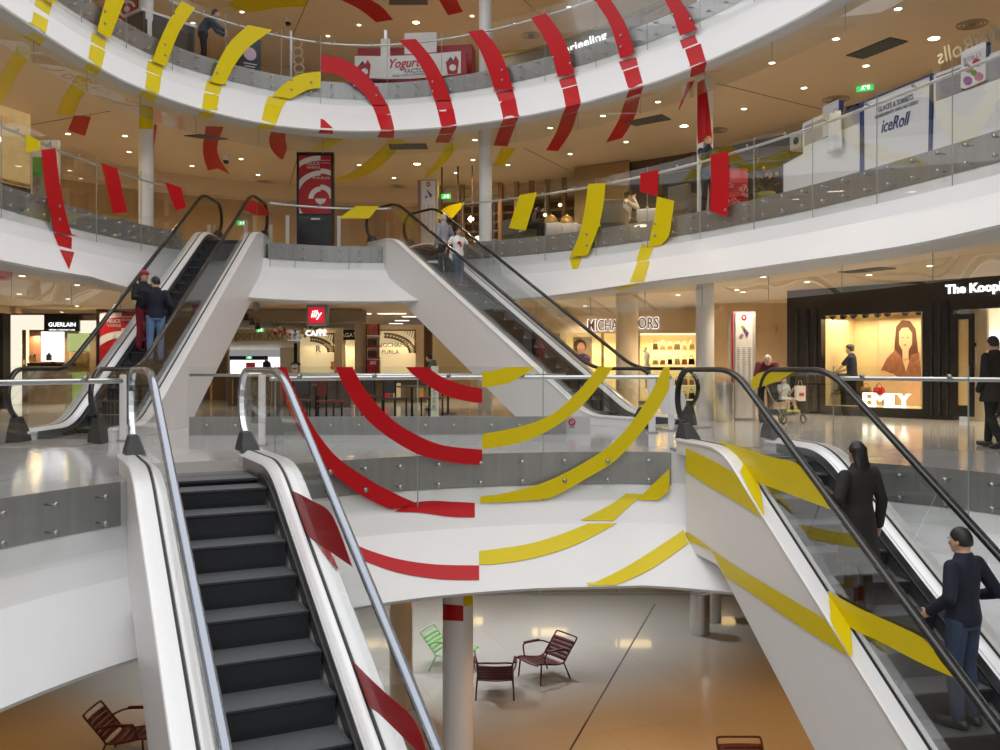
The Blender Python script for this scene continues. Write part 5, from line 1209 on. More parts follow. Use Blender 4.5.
stripe('upright yellow shard on the glass partition beside the map totem of the upper gallery', 'yellow', [('wallb', [(436, 182), (427, 204)], [(439.5, 182), (439.5, 198)])]); stripe('slanted yellow triangle on the glass behind the head of the grey haired rider', 'yellow', [('wallb', [(465, 202), (446, 207), (433, 219)], [(465.5, 202.5), (458, 212), (452, 219)])])
smooth_struct(rows_mesh(UP, [(-7.7, C2), (-7.7, C2 - .55), (-8.15, C2 - .6)], 0, UP.len, .4), 'trim_21', mat('cove_beige', (.70, .56, .38, 1), .5))
reg('wall3', ring_wall('wall_back', mat('top_beige', (.66, .50, .29, 1), .4), 0, UP.len, 9.0, L3, 12.0))
# timber framed shop front right of the middle column on the upper gallery
S = thing('timber_shop', 'timber clad restaurant front with warm lamps on the upper gallery', 'shop', UP.p(TX(520, -7.6), -7.6, L2)); off = S.location
tS, tE = TX(440, -7.6), TX(582, -7.6)
for k in range(9):
    t = tS + (tE - tS) * k / 8; mb = MB(); mb.box(UP.p(t, -7.4, (L2 + C2) / 2), (.14, .14, C2 - L2), math.atan2(UP.nrm(t).y, UP.nrm(t).x)); mb.build('timber_post', WOODWALL, S, off=off)
for k in range(10):
    z = L2 + .25 + k * .31; mb = MB(); mb.tube(UP.row(-7.75, z, tS, tE, .6), .05, 5); mb.build('timber_rail', WOODWALL, S, off=off)
for k, (x, y) in enumerate(((471, 219), (545, 215), (560, 205), (513, 222), (478, 240))):
    p = gal(x, 5.5 - .4 * k, 0); p.z = CH + (HY - y) * p.y / K; t_ = thing('globe_lamp', ('glowing globe lamp left of the middle column on the upper gallery', 'small globe lamp behind the cafe table', 'small globe lamp high behind the cafe table', 'small globe lamp behind the yellow parallelogram', 'white globe lamp at the foot of the middle column')[k], 'lamp', p)
    mb = MB(); mb.ball((0, 0, 0), (.09, .06, .06, .05, .13)[k]); mb.build('globe', LAMP_HOT if k == 0 else emitter('soft_globe', (1, .8, .5, 1), 2.2), t_, True); mb = MB(); mb.tube([(0, 0, .05), (0, 0, .5)], .008, 6); mb.build('cord', SHOPBLACK, t_)
S = thing('reeded_screen', 'reeded beige screen wall behind the long yellow stripe', 'screen', UP.p(TX(602, -6), -6.0, L2)); off = S.location; t0, t1 = TX(576, -6), TX(628, -6)
for k in range(36):
    t = t0 + (t1 - t0) * k / 35; mb = MB(); mb.tube([UP.p(t, -6.0, L2), UP.p(t, -6.0, C2 - .02)], .045, 6); mb.build('reed', mat('reed_beige', (.52, .38, .21, 1), .45), S, True, off)
mb = rows_mesh(UP, [(-6.05, L2), (-6.05, C2 - .02)], t0, t1); mb.build('backing', MATS['reed_beige'], S, off=off)
S = thing('dark_shop', 'dark shop front with blue grey glass right of the reeded screen', 'shop', UP.p(TX(690, -6.3), -6.2, L2)); off = S.location; t0, t1 = TX(629, -6.3), TX(820, -6.3)
rows_mesh(UP, [(-6.4, L2), (-6.4, L2 + 1.0)], t0, t1).build('dark_base', SHOPBLACK, S, off=off); rows_mesh(UP, [(-6.35, L2 + 1.0), (-6.35, C2 - .5)], t0, t1).build('smoked_glass', mat('smoked', (.055, .06, .075, 1), .12), S, True, off); rows_mesh(UP, [(-6.3, C2 - .5), (-6.3, C2)], t0, t1).build('header', BROWN, S, off=off)
for k in range(7):
    t = t0 + (t1 - t0) * k / 6; mb = MB(); mb.box(UP.p(t, -6.3, (L2 + C2) / 2), (.08, .08, C2 - L2), math.atan2(UP.nrm(t).y, UP.nrm(t).x)); mb.build('mullion', BROWN, S, off=off)
# shop of the far left upper gallery
S = thing('jewellery_shop', 'golden lit shop front on the upper gallery at the far left', 'shop', UP.p(TX(15, -4), -5, L2)); off = S.location; t0, t1 = UP.near(-8.9, 11), TX(33, -4)
rows_mesh(UP, [(-4.0, L2), (-4.0, L2 + 1.2)], t0, t1).build('dark_base', BROWN, S, off=off); rows_mesh(UP, [(-4.1, L2 + 1.2), (-4.1, C2)], t0, t1).build('gold_window', mat('gold_window', (.55, .38, .14, 1), .3, noise=.5, scale=3, emit=(1, .75, .35, 1), es=.25), S, off=off)
mb = MB(); mb.tube(UP.row(-3.95, L2 + 1.25, t0, t1, .5), .05, 6); mb.build('ledge', GOLD, S, True, off)
for k in range(5):
    t = t0 + (t1 - t0) * (k + .5) / 5; mb = MB(); mb.box(UP.p(t, -3.98, L2 + 2.2), (.03, .5, .5), math.atan2(UP.nrm(t).y, UP.nrm(t).x)); mb.build('lilac_card', mat('lilac_card', (.5, .40, .5, 1), .5), S, off=off)
for k in range(8):
    t = t0 + (t1 - t0) * (k + .5) / 8; mb = MB(); mb.ball(UP.p(t, -3.9, L2 + 1.7 + .5 * (k % 2)), .05, u=8, v=6); mb.build('bulb', LAMP, S, True, off)
t_ = thing('picture_stele', 'upright stele with a green and white picture behind the long red stripe', 'stele', gal(44, 2.2, L2)); Yt = t_.location.y
panel(t_, 'panel', mat('stele_white', (.72, .72, .74, 1), .4), 31, 140, 58, 250, Yt, .12); panel(t_, 'green_picture', mat('stele_green', (.06, .28, .05, 1), .5, noise=.8, scale=5), 32.5, 157, 46, 176, Yt - .02, .03); panel(t_, 'grey_picture', mat('stele_grey', (.22, .20, .18, 1), .5, noise=.8, scale=4), 32.5, 176, 50, 215, Yt - .02, .03)
# ---------------------------------------------------------------- kiosks on the galleries
def surf_row(off, z0, z1, key, t0=0, t1=None):
    o = rows_mesh(UP, [(off, z0), (off, z1)], t0, t1, .15); SURF[key] = BVHTree.FromPolygons([V(v) for v in o.v], o.f)
def face_plane(px0, px1, dist, F):
    """upright plane of a stand face through two sight columns, `dist` metres behind the glass"""
    a, b = gal(px0, dist, F), gal(px1, dist, F); n = V((b.y - a.y, a.x - b.x, 0)).normalized()
    if n.dot(EYE - a) < 0: n = -n
    return (a, n)
PLN = {'ice': face_plane(783, 1004, .75, L2), 'yog': face_plane(360, 458, 1.0, L3), 'can': face_plane(850, 1010, 1.9, L2), 'tea': face_plane(500, 640, 4.0, L3), 'tea2': face_plane(625, 690, 4.6, L3)}
def splate(root, nm, m, pts, key, th=.05, out=0.0, dens=0, bevel=0.0):
    key = PLN[key]
    """flat board cut to an outline seen on a curved stand face"""
    P = []
    for a, b in pts: p, n = surf_hit(a, b, key); P.append((p, n if n.dot(EYE - p) > 0 else -n))
    c = sum((p for p, _ in P), V()) / len(P); n = sum((q for _, q in P), V()).normalized(); n.z = 0; n.normalize()
    mb = MB(); mb.plate([p + n * out for p, _ in P], -n * th); return mb.build(nm, m, root, off=root.location, bevel=bevel)
S = thing('ice_cream_stand', 'white ice cream stand with navy edges behind the glass of the upper gallery', 'kiosk', gal(890, 1.2, L2))
WHT = mat('stand_white', (.86, .86, .86, 1), .4); SG = mat('stand_grey', (.42, .40, .42, 1), .3)
splate(S, 'low_panel', WHT, [(783, 164), (803, 154), (803, 200), (783, 205)], 'ice'); splate(S, 'low_edge', NAVY, [(782.3, 163), (803, 152.5), (803, 154), (783.4, 164.5), (783.4, 205), (782.3, 205)], 'ice', .5, .004)
splate(S, 'left_panel', WHT, [(803, 147), (861, 122), (861, 185), (803, 200)], 'ice'); splate(S, 'left_window', SG, [(804, 126), (823, 118), (823, 138), (804, 146.5)], 'ice', .03); splate(S, 'left_rim', WHT, [(803, 126), (803.5, 123.5), (823, 114.5), (823, 118), (804.5, 126.5), (804.5, 147), (803, 147)], 'ice', .05, .01)
splate(S, 'price_board', mat('board_grey', (.62, .62, .64, 1), .4), [(823.5, 138), (823.5, 108), (825, 106), (838, 100), (839.5, 101), (839.5, 131)], 'ice', .05, .02); splate(S, 'price_board_edge', NAVY, [(839.5, 99.5), (841, 100.5), (841, 112), (839.5, 112)], 'ice', .08, .02)
splate(S, 'machine_window', SG, [(840, 116), (860, 108), (860, 123), (840, 131)], 'ice', .03); splate(S, 'left_top_edge', NAVY, [(840, 113.5), (861.5, 104), (861.5, 106), (840, 115.5)], 'ice', .3, .01)
splate(S, 'navy_post', NAVY, [(861, 102.5), (864.5, 101), (865, 184), (861, 185)], 'ice', .2, .03); splate(S, 'centre_panel', WHT, [(864.5, 103), (931.5, 76), (931.5, 165), (865, 184)], 'ice', .06, .01); splate(S, 'centre_edge', NAVY, [(864.5, 101.3), (931.5, 74), (931.5, 76), (864.5, 103)], 'ice', .5, .02)
splate(S, 'navy_post', NAVY, [(931, 74.5), (934, 73.5), (932, 152), (929.5, 153)], 'ice', .2, .03); splate(S, 'right_panel', WHT, [(934, 102), (1004, 77), (1004, 128), (932.5, 152)], 'ice'); splate(S, 'right_panel', WHT, [(1004, 77), (1100, 40), (1100, 95), (1004, 128)], 'ice')
splate(S, 'right_window', mat('stand_window', (.36, .34, .36, 1), .25), [(935, 77), (962, 67), (962, 91), (935, 101)], 'ice', .03); splate(S, 'right_window', MATS['stand_window'], [(988, 58), (1004, 52), (1004, 77), (988, 82)], 'ice', .03); splate(S, 'right_rim', WHT, [(934, 75), (962, 64), (962, 67), (936, 77), (936, 101), (934, 102)], 'ice', .05, .01); splate(S, 'right_rim', WHT, [(988, 55), (1100, 12), (1100, 16), (988, 58.5)], 'ice', .05, .01)
splate(S, 'flavour_board', WHT, [(962.5, 88), (963, 54), (966, 51), (986, 42), (988, 43), (987, 79), (985, 81), (966, 89)], 'ice', .05, .04); splate(S, 'flavour_board_edge', NAVY, [(988, 42), (990, 42.5), (990, 56), (988, 57)], 'ice', .06, .04)
for k, (x, y, r, m) in enumerate(((971, 69, 4.2, 'rose_pink'), (979, 63, 4.2, 'rose_red'), (970, 81, 4.4, 'rose_violet'), (981, 77, 4.4, 'rose_pink'), (976, 73, 3, 'leaf_green'))):
    mm = mat(m, {'rose_pink': (.62, .22, .36, 1), 'rose_red': (.60, .05, .07, 1), 'rose_violet': (.40, .14, .36, 1), 'leaf_green': (.15, .42, .05, 1)}[m], .5)
    splate(S, 'rose_print', mm, [(x + r * math.cos(a), y + r * math.sin(a)) for a in [2 * PI * i / 12 for i in range(12)]], 'ice', .01, .05)
def stext(body, px0, px1, py, key, m, root, hp, out=.02, **kw):
    """lettering on a stand face: placed where the view ray meets it, turned along the face"""
    key = PLN[key]; a, n = surf_hit(px0, py[0], key); b, n2 = surf_hit(px1, py[1], key)
    if n.dot(EYE - a) < 0: n = -n
    n.z = 0; n.normalize(); d = (b - a); L = d.length
    o = text_obj(body, 1, m, root, (0, 0, 0), (0, 0, 0), **kw); vs = o.data.vertices; xs = [v.co.x for v in vs]; ys = [v.co.y for v in vs]
    s = L / (max(xs) - min(xs)); hh = hp * ((a + b) / 2).y / K; sy = hh / (max(ys) - min(ys))
    x_ = d.normalized(); z_ = x_.cross(V((0, 0, 1)).cross(x_)).normalized(); up = V((0, 0, 1)); up = (up - x_ * up.dot(x_)).normalized(); nn = x_.cross(up)
    c = (a + b) / 2 + (n * out)
    for v in vs:
        lx, ly, lz = (v.co.x - (max(xs) + min(xs)) / 2) * s, (v.co.y - (max(ys) + min(ys)) / 2) * sy, v.co.z
        v.co = x_ * lx + up * ly + nn * lz + c - root.location
    return o
INK = mat('blue_ink', (.02, .045, .16, 1), .5); GREYINK = mat('grey_ink', (.25, .25, .3, 1), .5)
stext('iceRoll', 882, 911, (127, 117.5), 'ice', INK, S, 13, shear=.35, off=.006); stext('INGREDIENTS 100% NATURELS', 876, 919, (117.5, 101.5), 'ice', GREYINK, S, 3.4); stext('GLACES & SORBETS', 879, 914, (110, 96.5), 'ice', GREYINK, S, 5.5, off=.01); stext('ROLLS', 966, 984, (61, 54), 'ice', mat('pale_ink', (.55, .5, .6, 1), .5), S, 4, out=.05)
t_ = thing('kiosk_canopy', 'dark slim canopy beam with mirrored pale lettering above the ice cream stand', 'canopy', gal(930, 1.9, L2 + 2.0))
for dy in (0, 2.2): splate(t_, 'beam', SHOPBLACK, [(845, 143 - 42 + dy + 6), (1060, 32 + dy + 14), (1060, 33.6 + dy + 14), (845, 144.2 - 42 + dy + 6)], 'can', .08)
stext('MiniRolls', 940, 1012, (58, 28), 'can', mat('pale_letter', (.70, .66, .52, 1), .5), t_, 17, out=.06, flip=True, shear=.2, off=.01)
def sat(px, py, key, out=0.0):
    key = PLN[key]; p, n = surf_hit(px, py, key); n = n if n.dot(EYE - p) > 0 else -n; n.z = 0; return p + n.normalized() * out, math.atan2(n.y, n.x) + PI / 2
p, rz = sat(795, 150, 'ice', -.15); t_ = thing('crepe_machine', 'small silver machine with a round vent on the low end of the ice cream stand', 'machine', p, rz)
mb = MB(); mb.box((0, 0, .16), (.34, .3, .30)); mb.build('housing', STEEL_LIGHT, t_, bevel=.02); mb = MB(); mb.tube([(.04, -.155, .17), (.04, -.165, .17)], .075, 16); mb.build('round_vent', SHOPBLACK, t_); mb = MB(); mb.box((.04, 0, .33), (.22, .28, .05)); mb.build('lid', WHT, t_, bevel=.02)
p, rz = sat(839, 128, 'ice', .07); t_ = thing('white_cloth', 'white cloth hanging over the front of the ice cream stand', 'cloth', p, rz)
mb = MB(); rows = []
for i in range(9):
    z = .28 - .72 * i / 8; w = .13 + .05 * i / 8
    rows.append([(-w + 2 * w * k / 12, -.02 - .022 * math.sin(k * 1.9 + i * .25), z + .015 * math.sin(k * 1.1)) for k in range(13)])
vs = [q for r in rows for q in r]; mb.add(vs, [(i * 13 + k, i * 13 + k + 1, (i + 1) * 13 + k + 1, (i + 1) * 13 + k) for i in range(8) for k in range(12)]); o_ = mb.build('draped_cloth', PAPER, t_, True); s_ = o_.modifiers.new('t', 'SOLIDIFY'); s_.thickness = .006
# yogurt kiosk on the top gallery
S = thing('yogurt_kiosk', 'red yogurt kiosk with a long white sign on the top gallery', 'kiosk', gal(408, 1.3, L3)); KR = mat('kiosk_red', srgb(176, 30, 44), .4)
splate(S, 'red_back', KR, [(352, 42), (382, 42), (468, 38), (468, 80), (352, 84)], 'yog', .5, -.5); splate(S, 'sign_board', PAPER, [(355, 56), (382, 56.5), (410, 55.5), (436, 53.5), (461, 51.5), (461, 73.5), (436, 77), (410, 79), (382, 79), (355, 77)], 'yog', .06, .02); splate(S, 'sign_rim', KR, [(354.5, 54.5), (410, 54), (462, 50), (466, 50), (466.5, 74), (462, 75.5), (410, 81), (354, 78.5)], 'yog', .1, -.01)
splate(S, 'white_stand', PAPER, [(381, 39), (390, 39), (390, 57), (381, 57)], 'yog', .04, .03); splate(S, 'white_menu', PAPER, [(404, 32.5), (436, 31.5), (436, 54), (404, 55)], 'yog', .04, -.05); splate(S, 'steel_pipe', STEEL_LIGHT, [(384, 30), (387, 30), (387, 40), (384, 40)], 'yog', .05, 0)
splate(S, 'red_front', KR, [(352, 80), (468, 76), (468, 96), (352, 100)], 'yog', .3, -.3)
stext('Yogurt', 390, 421, (65.5, 63.5), 'yog', mat('red_ink', srgb(196, 30, 46), .5), S, 12, out=.03, shear=.35, off=.012); stext('FACTORY', 405, 432, (71.6, 69.6), 'yog', GREYINK, S, 4.4, out=.03, off=.01); stext('FROZEN YOGURT & GOURMANDISES', 393, 428, (76.3, 73.8), 'yog', GREYINK, S, 1.6, out=.03)
for x, y in ((453, 66), (365, 70)):
    splate(S, 'cup_print', KR, [(x - 7, y - 4), (x + 6, y - 5), (x + 4.5, y + 7.5), (x - 5, y + 8.5)], 'yog', .008, .031); splate(S, 'cup_label', PAPER, [(x + 3.4 * math.cos(a), y + 2 + 3.4 * math.sin(a)) for a in [2 * PI * i / 12 for i in range(12)]], 'yog', .008, .036); splate(S, 'berry_print', mat('berry_dark', (.08, .07, .09, 1), .5), [(x - 6, y - 4), (x - 2, y - 9), (x + 1, y - 4.5)], 'yog', .008, .034); splate(S, 'fruit_print', mat('red_ink', srgb(196, 30, 46), .5), [(x, y - 4.5), (x + 3, y - 10), (x + 6, y - 5)], 'yog', .008, .034)
S = thing('tea_shop_sign', 'pale glowing tea shop name on a grey band on the top gallery', 'sign', gal(590, 5, L3 + 1.5))
splate(S, 'grey_band', mat('tea_grey', (.30, .29, .27, 1), .5), [(498, 58), (540, 49), (580, 37), (640, 12), (640, 30), (580, 56), (540, 68), (498, 76)], 'tea', .2, -.02); splate(S, 'olive_trim', mat('olive_trim', (.30, .27, .05, 1), .4), [(498, 55), (540, 46), (580, 33.5), (640, 9), (640, 12), (580, 37), (540, 49), (498, 58)], 'tea', .2, 0); stext('Darjeeling', 557, 607, (54.5, 36), 'tea', WHITE_GLOW, S, 11, out=.03, off=.012)
S = thing('tea_shop', 'tea shop front with olive frames and gold goods on the top gallery', 'shop', gal(640, 4.5, L3))
splate(S, 'gold_back', GOLD, [(624, 25), (690, -6), (690, 16), (624, 44)], 'tea2', .1); splate(S, 'olive_frame', MATS['olive_trim'], [(622, 18), (690, -12), (690, -8), (627, 22), (627, 46), (622, 48)], 'tea2', .15, .05); splate(S, 'shelf_bar', SHOPBLACK, [(627, 33), (690, 5), (690, 7), (627, 35)], 'tea2', .15, .06)
# dark blue boxes, table and bits on the top gallery
def pbox_on(label, nm, cat, px, off, w, d, h, m, F, rz=0.0, detail=None):
    p = UP.p(TX(px), off, F); t_ = thing(nm, label, cat, p, rz); mb = MB(); mb.box((0, 0, h / 2), (w, d, h)); mb.build('body', m, t_, bevel=.015)
    if detail: detail(t_, w, d, h)
    return t_
NAVYBOX = mat('navy_box', (.03, .035, .055, 1), .5)
def logo(t_, w, d, h):
    mb = MB(); mb.tube([(0, -d / 2 - .006, h * .62), (0, -d / 2, h * .62)], h * .17, 20); mb.build('round_logo', mat('logo_pink', (.72, .55, .66, 1), .5), t_)
    mb = MB(); mb.tube([(w / 2, 0, h * .62), (w / 2 + .006, 0, h * .62)], h * .17, 20); mb.build('round_logo', MATS['logo_pink'], t_)
    for k in range(3): mb = MB(); mb.box((0, -d / 2 - .003, h * (.36 - .07 * k)), (w * (.6 - .12 * k), .006, .02)); mb.build('text_line', PAPER, t_)
    mb = MB(); mb.box((0, 0, h), (w * 1.05, d * 1.05, .05)); mb.build('lid', NAVYBOX, t_)
pbox_on('dark navy display cube with pink logo right of the fourth yellow stripe', 'display_cube', 'display', 262, -.95, .60, .60, 1.02, NAVYBOX, L3, .55, logo)
def logo2(t_, w, d, h):
    mb = MB(); mb.box((0, 0, h + .03), (w * 1.06, d * 1.06, .06)); mb.build('rim', PAPER, t_)
    mb = MB(); mb.box((0, -d / 2 - .01, h * .5), (w * .9, .02, h * .6)); mb.build('front_panel', SHOPBLACK, t_)
pbox_on('black bar counter with pale rim between two yellow stripes on the top gallery', 'bar_counter', 'counter', 190, -1.15, 1.45, .8, .95, NAVYBOX, L3, .9, logo2)
p = gal(291, .5, L3); t_ = thing('queue_post', 'slim white post behind the glass left of the red quarter arc', 'post', p); mb = MB(); mb.lathe([(.035, 0), (.035, 1.4), (.02, 1.42)], (0, 0, 0), 14); mb.build('pole', PAPER, t_, True); mb = MB(); mb.lathe([(.14, 0), (.14, .02), (.03, .03)], (0, 0, 0), 20); mb.build('base', STEEL, t_)
p = gal(297, 2.2, L3); t_ = thing('beaded_screen', 'hanging cream ornament of linked rings behind the queue post', 'ornament', p + V((0, 0, 1.0)))
for k in range(6): mb = MB(); mb.tube([V((.14 * math.cos(a) + .02 * k, 0, .13 * math.sin(a) - .24 * k + .7)) for a in [2 * PI * i / 16 for i in range(16)]], .025, 6, True); mb.build('ring', CREAM, t_, True)
# ---------------------------------------------------------------- upper gallery cafe
WHCLOTH = mat('table_cloth', (.82, .82, .84, 1), .6)
def cafe_table(label, px, off, w=.8):
    p = gal(px, -off + (1.3 if px < 600 else 0), L2); t_ = thing('cafe_table', label, 'table', p, -.4); mb = MB(); mb.box((0, 0, .74), (w, .75, .03)); mb.build('tabletop', WHCLOTH, t_, bevel=.01)
    mb = MB(); n = 40; rings = []
    for z, f in ((.745, 1), (.72, 1.01), (.45, 1.04)):
        r = []
        for i in range(n):
            a = 2 * PI * i / n; c_, s_ = math.cos(a), math.sin(a); q = 1 / max(abs(c_), abs(s_)); e = f + (.05 * math.sin(a * 8) if z < .6 else 0); r.append((w / 2 * q * c_ * e, .375 * q * s_ * e, z))
        rings.append(r)
    mb.loft(rings); mb.build('cloth_skirt', WHCLOTH, t_, True); mb = MB(); mb.lathe([(.25, 0), (.25, .02), (.03, .03), (.03, .73)], (0, 0, 0), 16); mb.build('pedestal', SHOPBLACK, t_); return p
for i, (px, off, lb) in enumerate(((551, -1.4, 'cafe table with white cloth and golden cake domes'), (567, -1.7, 'white clothed cafe table just left of the long yellow stripe'), (651, -2.4, 'white clothed cafe table before the person with the blue rucksack'))):
    p = cafe_table(lb, px, off, .8 if i < 2 else .55)
    if i < 2:
        t_ = thing('cake_dome', 'golden cake dome on the %s clothed table' % ('left white' if i == 0 else 'right white'), 'cake stand', p + V((0, 0, .757))); mb = MB(); mb.lathe([(.20, 0), (.21, .02), (.19, .14), (.12, .24), (.02, .28)], (0, 0, 0), 20); mb.build('dome', GOLD, t_, True); mb = MB(); mb.ball((0, 0, .29), .03); mb.build('knob', GOLD, t_, True); mb = MB(); mb.lathe([(.24, 0), (.24, .015), (.01, .015)], (0, 0, 0), 20); mb.build('plate', PAPER, t_)
    else:
        t_ = thing('tea_glass', 'small glass on the table before the seated person', 'glass', p + V((-.1, 0, .757))); mb = MB(); mb.lathe([(.03, 0), (.035, .11), (.03, .11), (.027, .01)], (0, 0, 0), 12); mb.build('cup', STEEL_LIGHT, t_, True); mb = MB(); mb.lathe([(.05, 0), (.05, .006), (.01, .006)], (0, 0, 0), 14); mb.build('saucer', PAPER, t_)
SOFA = mat('sofa_grey', (.16, .145, .11, 1), .8)
def tub(label, px, off, rz):
    p = gal(px, -off, L2); t_ = thing('tub_chair', label, 'chair', p, rz)
    mb = MB(); mb.box((0, 0, .25), (.62, .6, .34)); mb.build('seat', SOFA, t_, bevel=.04); mb = MB(); mb.box((0, -.3, .55), (.66, .12, .6)); mb.build('backrest', SOFA, t_, bevel=.04)
    for s in (-1, 1): mb = MB(); mb.box((s * .33, 0, .42), (.10, .6, .42)); mb.build('armrest', SOFA, t_, bevel=.03)
    for sx in (-.25, .25):
        for sy in (-.22, .22): mb = MB(); mb.box((sx, sy, .04), (.05, .05, .08)); mb.build('leg', SHOPBLACK, t_)
tub('dark grey tub chair under the left yellow parallelogram', 519, -.9, .6); tub('grey tub chair just right of the long yellow stripe', 612, -1.1, -.3); tub('grey tub chair right of the bent yellow stripe', 689, -1.0, -1.0); tub('dark grey tub chair left of the person with the rucksack', 622, -2.4, 2.4)
p = gal(735, .75, L2); t_ = thing('metal_drum', 'red metal drum with white pattern behind the glass beside the tall red stripe', 'drum', p); mb = MB(); mb.lathe([(.27, 0), (.27, .02), (.262, .03), (.262, .28), (.272, .30), (.262, .32), (.262, .58), (.272, .60), (.262, .62), (.262, .87), (.275, .88), (.275, .9)], (0, 0, 0), 32); mb.build('drum_body', mat('drum_red', srgb(196, 22, 34), .35), t_, angle=True); mb = MB(); mb.lathe([(.262, .885), (.01, .885)], (0, 0, 0), 32); mb.build('lid', MATS['drum_red'], t_)
for k in range(26):
    a = PI + rg.uniform(.1, PI - .1); z = rg.uniform(.1, .56); mb = MB(); c = V((.268 * math.cos(a), .268 * math.sin(a), z)); tg = V((-math.sin(a), math.cos(a), 0)); mb.tube([c + tg * (.04 * math.cos(q)) + V((0, 0, .03 * math.sin(q))) for q in [2 * PI * i / 10 * .7 + k for i in range(11)]], .006, 5); mb.build('white_scroll', PAPER, t_, True)
p = gal(765, 1.0, L2); t_ = thing('potted_plant', 'low potted plant with orange flowers left of the ice cream stand', 'plant', p); mb = MB(); mb.lathe([(.16, 0), (.22, .35), (.20, .35), (.15, .05)], (0, 0, 0), 20); mb.build('pot', mat('pot_green', (.16, .18, .03, 1), .5), t_, True)
mb = MB()
for k in range(60):
    a, r_ = rg.uniform(0, 2 * PI), rg.uniform(.05, .3); b = V((r_ * math.cos(a), r_ * math.sin(a), rg.uniform(.45, .8))); d_ = V((math.cos(a), math.sin(a), .5)).normalized() * .1; s_ = V((-math.sin(a), math.cos(a), 0)) * .03; mb.plate([b - d_, b + s_, b + d_, b - s_], (0, 0, .004))
mb.build('foliage', mat('leaf_dark', (.05, .07, .02, 1), .6), t_)
mb = MB()
for k in range(16): a, r_ = rg.uniform(0, 2 * PI), rg.uniform(.05, .28); mb.ball((r_ * math.cos(a), r_ * math.sin(a), rg.uniform(.6, .85)), .035, u=7, v=5)
mb.build('blossom', mat('blossom_orange', (.55, .22, .03, 1), .5), t_, True)
# slim white posts by the escalator ends
def post(label, px, base_py, F, w=.10, h=1.05, Y=None, disc_=False):
    p = at_z(px, base_py, F) if Y is None else V(((px - 500) * Y / K, Y, F)); t_ = thing('guard_post', label, 'post', p); mb = MB(); mb.box((0, 0, h / 2), (w, w * .6, h)); mb.build('post_body', mat('post_white', (.78, .78, .79, 1), .35), t_, bevel=.012); mb = MB(); mb.box((0, 0, .01), (w * 1.6, w * 1.3, .02)); mb.build('foot_plate', STEEL, t_)
    if disc_: mb = MB(); mb.tube([(0, -.08, .55), (0, -.06, .55)], .26, 28); mb.build('round_plate', MATS['post_white'], t_, angle=True)
post('white guard post at the foot of the left rising escalator', 123, 441, 0); post('white guard post seen through the glass end of the pale-railed escalator', 262, 446, 0); post('tall white guard post at the foot of the central escalator', 652, 433, 0, .12)
post('white guard post with a round plate at the foot of the central escalator', 671, 431, 0, .10, .98, None, True)
for px, Y in ((246, 26.6), (271, 27.5), (287.5, 25.8), (339, 25.9), (209, 27.5)): post({246: 'white guard post directly behind the red triangle', 271: 'white guard post right of the red triangle', 287.5: 'white guard post left of the tall poster totem', 339: 'white guard post right of the tall poster totem', 209: 'white guard post behind the top of the left rising escalator'}[px], px, 0, L2, .10, .95, Y)
t_ = thing('notice_board', 'pale grey board with a red ring symbol at the foot of the central escalator', 'notice', at_z(572, 434, 0)); Yn = t_.location.y
panel(t_, 'board', mat('board_pale', (.52, .52, .53, 1), .4), 556, 416.5, 590.5, 434, Yn, .06); mb = MB(); c = at_y(572, 422, Yn - .01); mb.tube([c + V((.052 * math.cos(a), 0, .052 * math.sin(a))) for a in [2 * PI * i / 20 for i in range(20)]], .012, 6, True); mb.build('red_ring', POSTER_RED, t_, True, t_.location); mb = MB(); mb.bar(c + V((-.03, 0, .03)), c + V((.03, 0, -.03)), .015, .01); mb.build('red_bar', POSTER_RED, t_, off=t_.location); mb = MB(); mb.box(c + V((0, 0, -.09)), (.09, .01, .02)); mb.build('caption', GREYINK, t_, off=t_.location)
# dark cafe chairs and small tables beyond the inner barrier
def stool(label, px, Y, m, kind):
    p = V(((px - 500) * Y / K, Y, 0)); t_ = thing(kind, label, 'chair' if kind != 'bistro_table' else 'table', p, rg.uniform(0, 6))
    if kind == 'bistro_table':
        mb = MB(); mb.lathe([(.34, .72), (.35, .735), (.34, .75), (.01, .75)], (0, 0, 0), 24); mb.build('tabletop', m, t_, True); mb = MB(); mb.lathe([(.22, 0), (.22, .02), (.03, .04), (.03, .72)], (0, 0, 0), 16); mb.build('pedestal', SHOPBLACK, t_)
    else:
        mb = MB(); mb.box((0, 0, .45), (.42, .42, .05)); mb.build('seat', m, t_, bevel=.015); mb = MB(); mb.box((0, -.2, .72), (.40, .035, .30)); mb.build('backrest', m, t_, bevel=.012)
        for sx in (-.18, .18):
            for sy in (-.18, .18): mb = MB(); mb.bar((sx, sy, 0), (sx, sy, .87 if sy < 0 else .45), .03, .03, (1, 0, 0)); mb.build('leg', SHOPBLACK, t_)
DKC, DKR = mat('cafe_dark', (.05, .045, .042, 1), .4), mat('cafe_red', (.16, .015, .02, 1), .4)
for px, Y, k, m, lb in ((300, 20, 'bistro_chair', DKC, 'dark bistro chair left of the red arc, before the coffee bar'), (316, 21.5, 'bistro_table', DKC, 'small round bistro table before the coffee bar'), (330, 19.5, 'bistro_chair', DKR, 'dark red bistro chair just left of the second red arc'), (395, 21, 'bistro_chair', DKC, 'dark bistro chair under the lattice shop window'), (412, 20.5, 'bistro_table', DKC, 'round bistro table under the lattice shop window'),
        (432, 21.5, 'bistro_chair', DKR, 'dark red bistro chair near the central escalator'), (372, 22.5, 'bistro_chair', DKC, 'dark bistro chair at the foot of the display tower'), (258, 21, 'bistro_chair', DKC, 'dark bistro chair beside the left rising escalator'), (448, 23, 'bistro_table', DKC, 'round bistro table beside the central escalator')): stool(lb, px, Y, m, k)
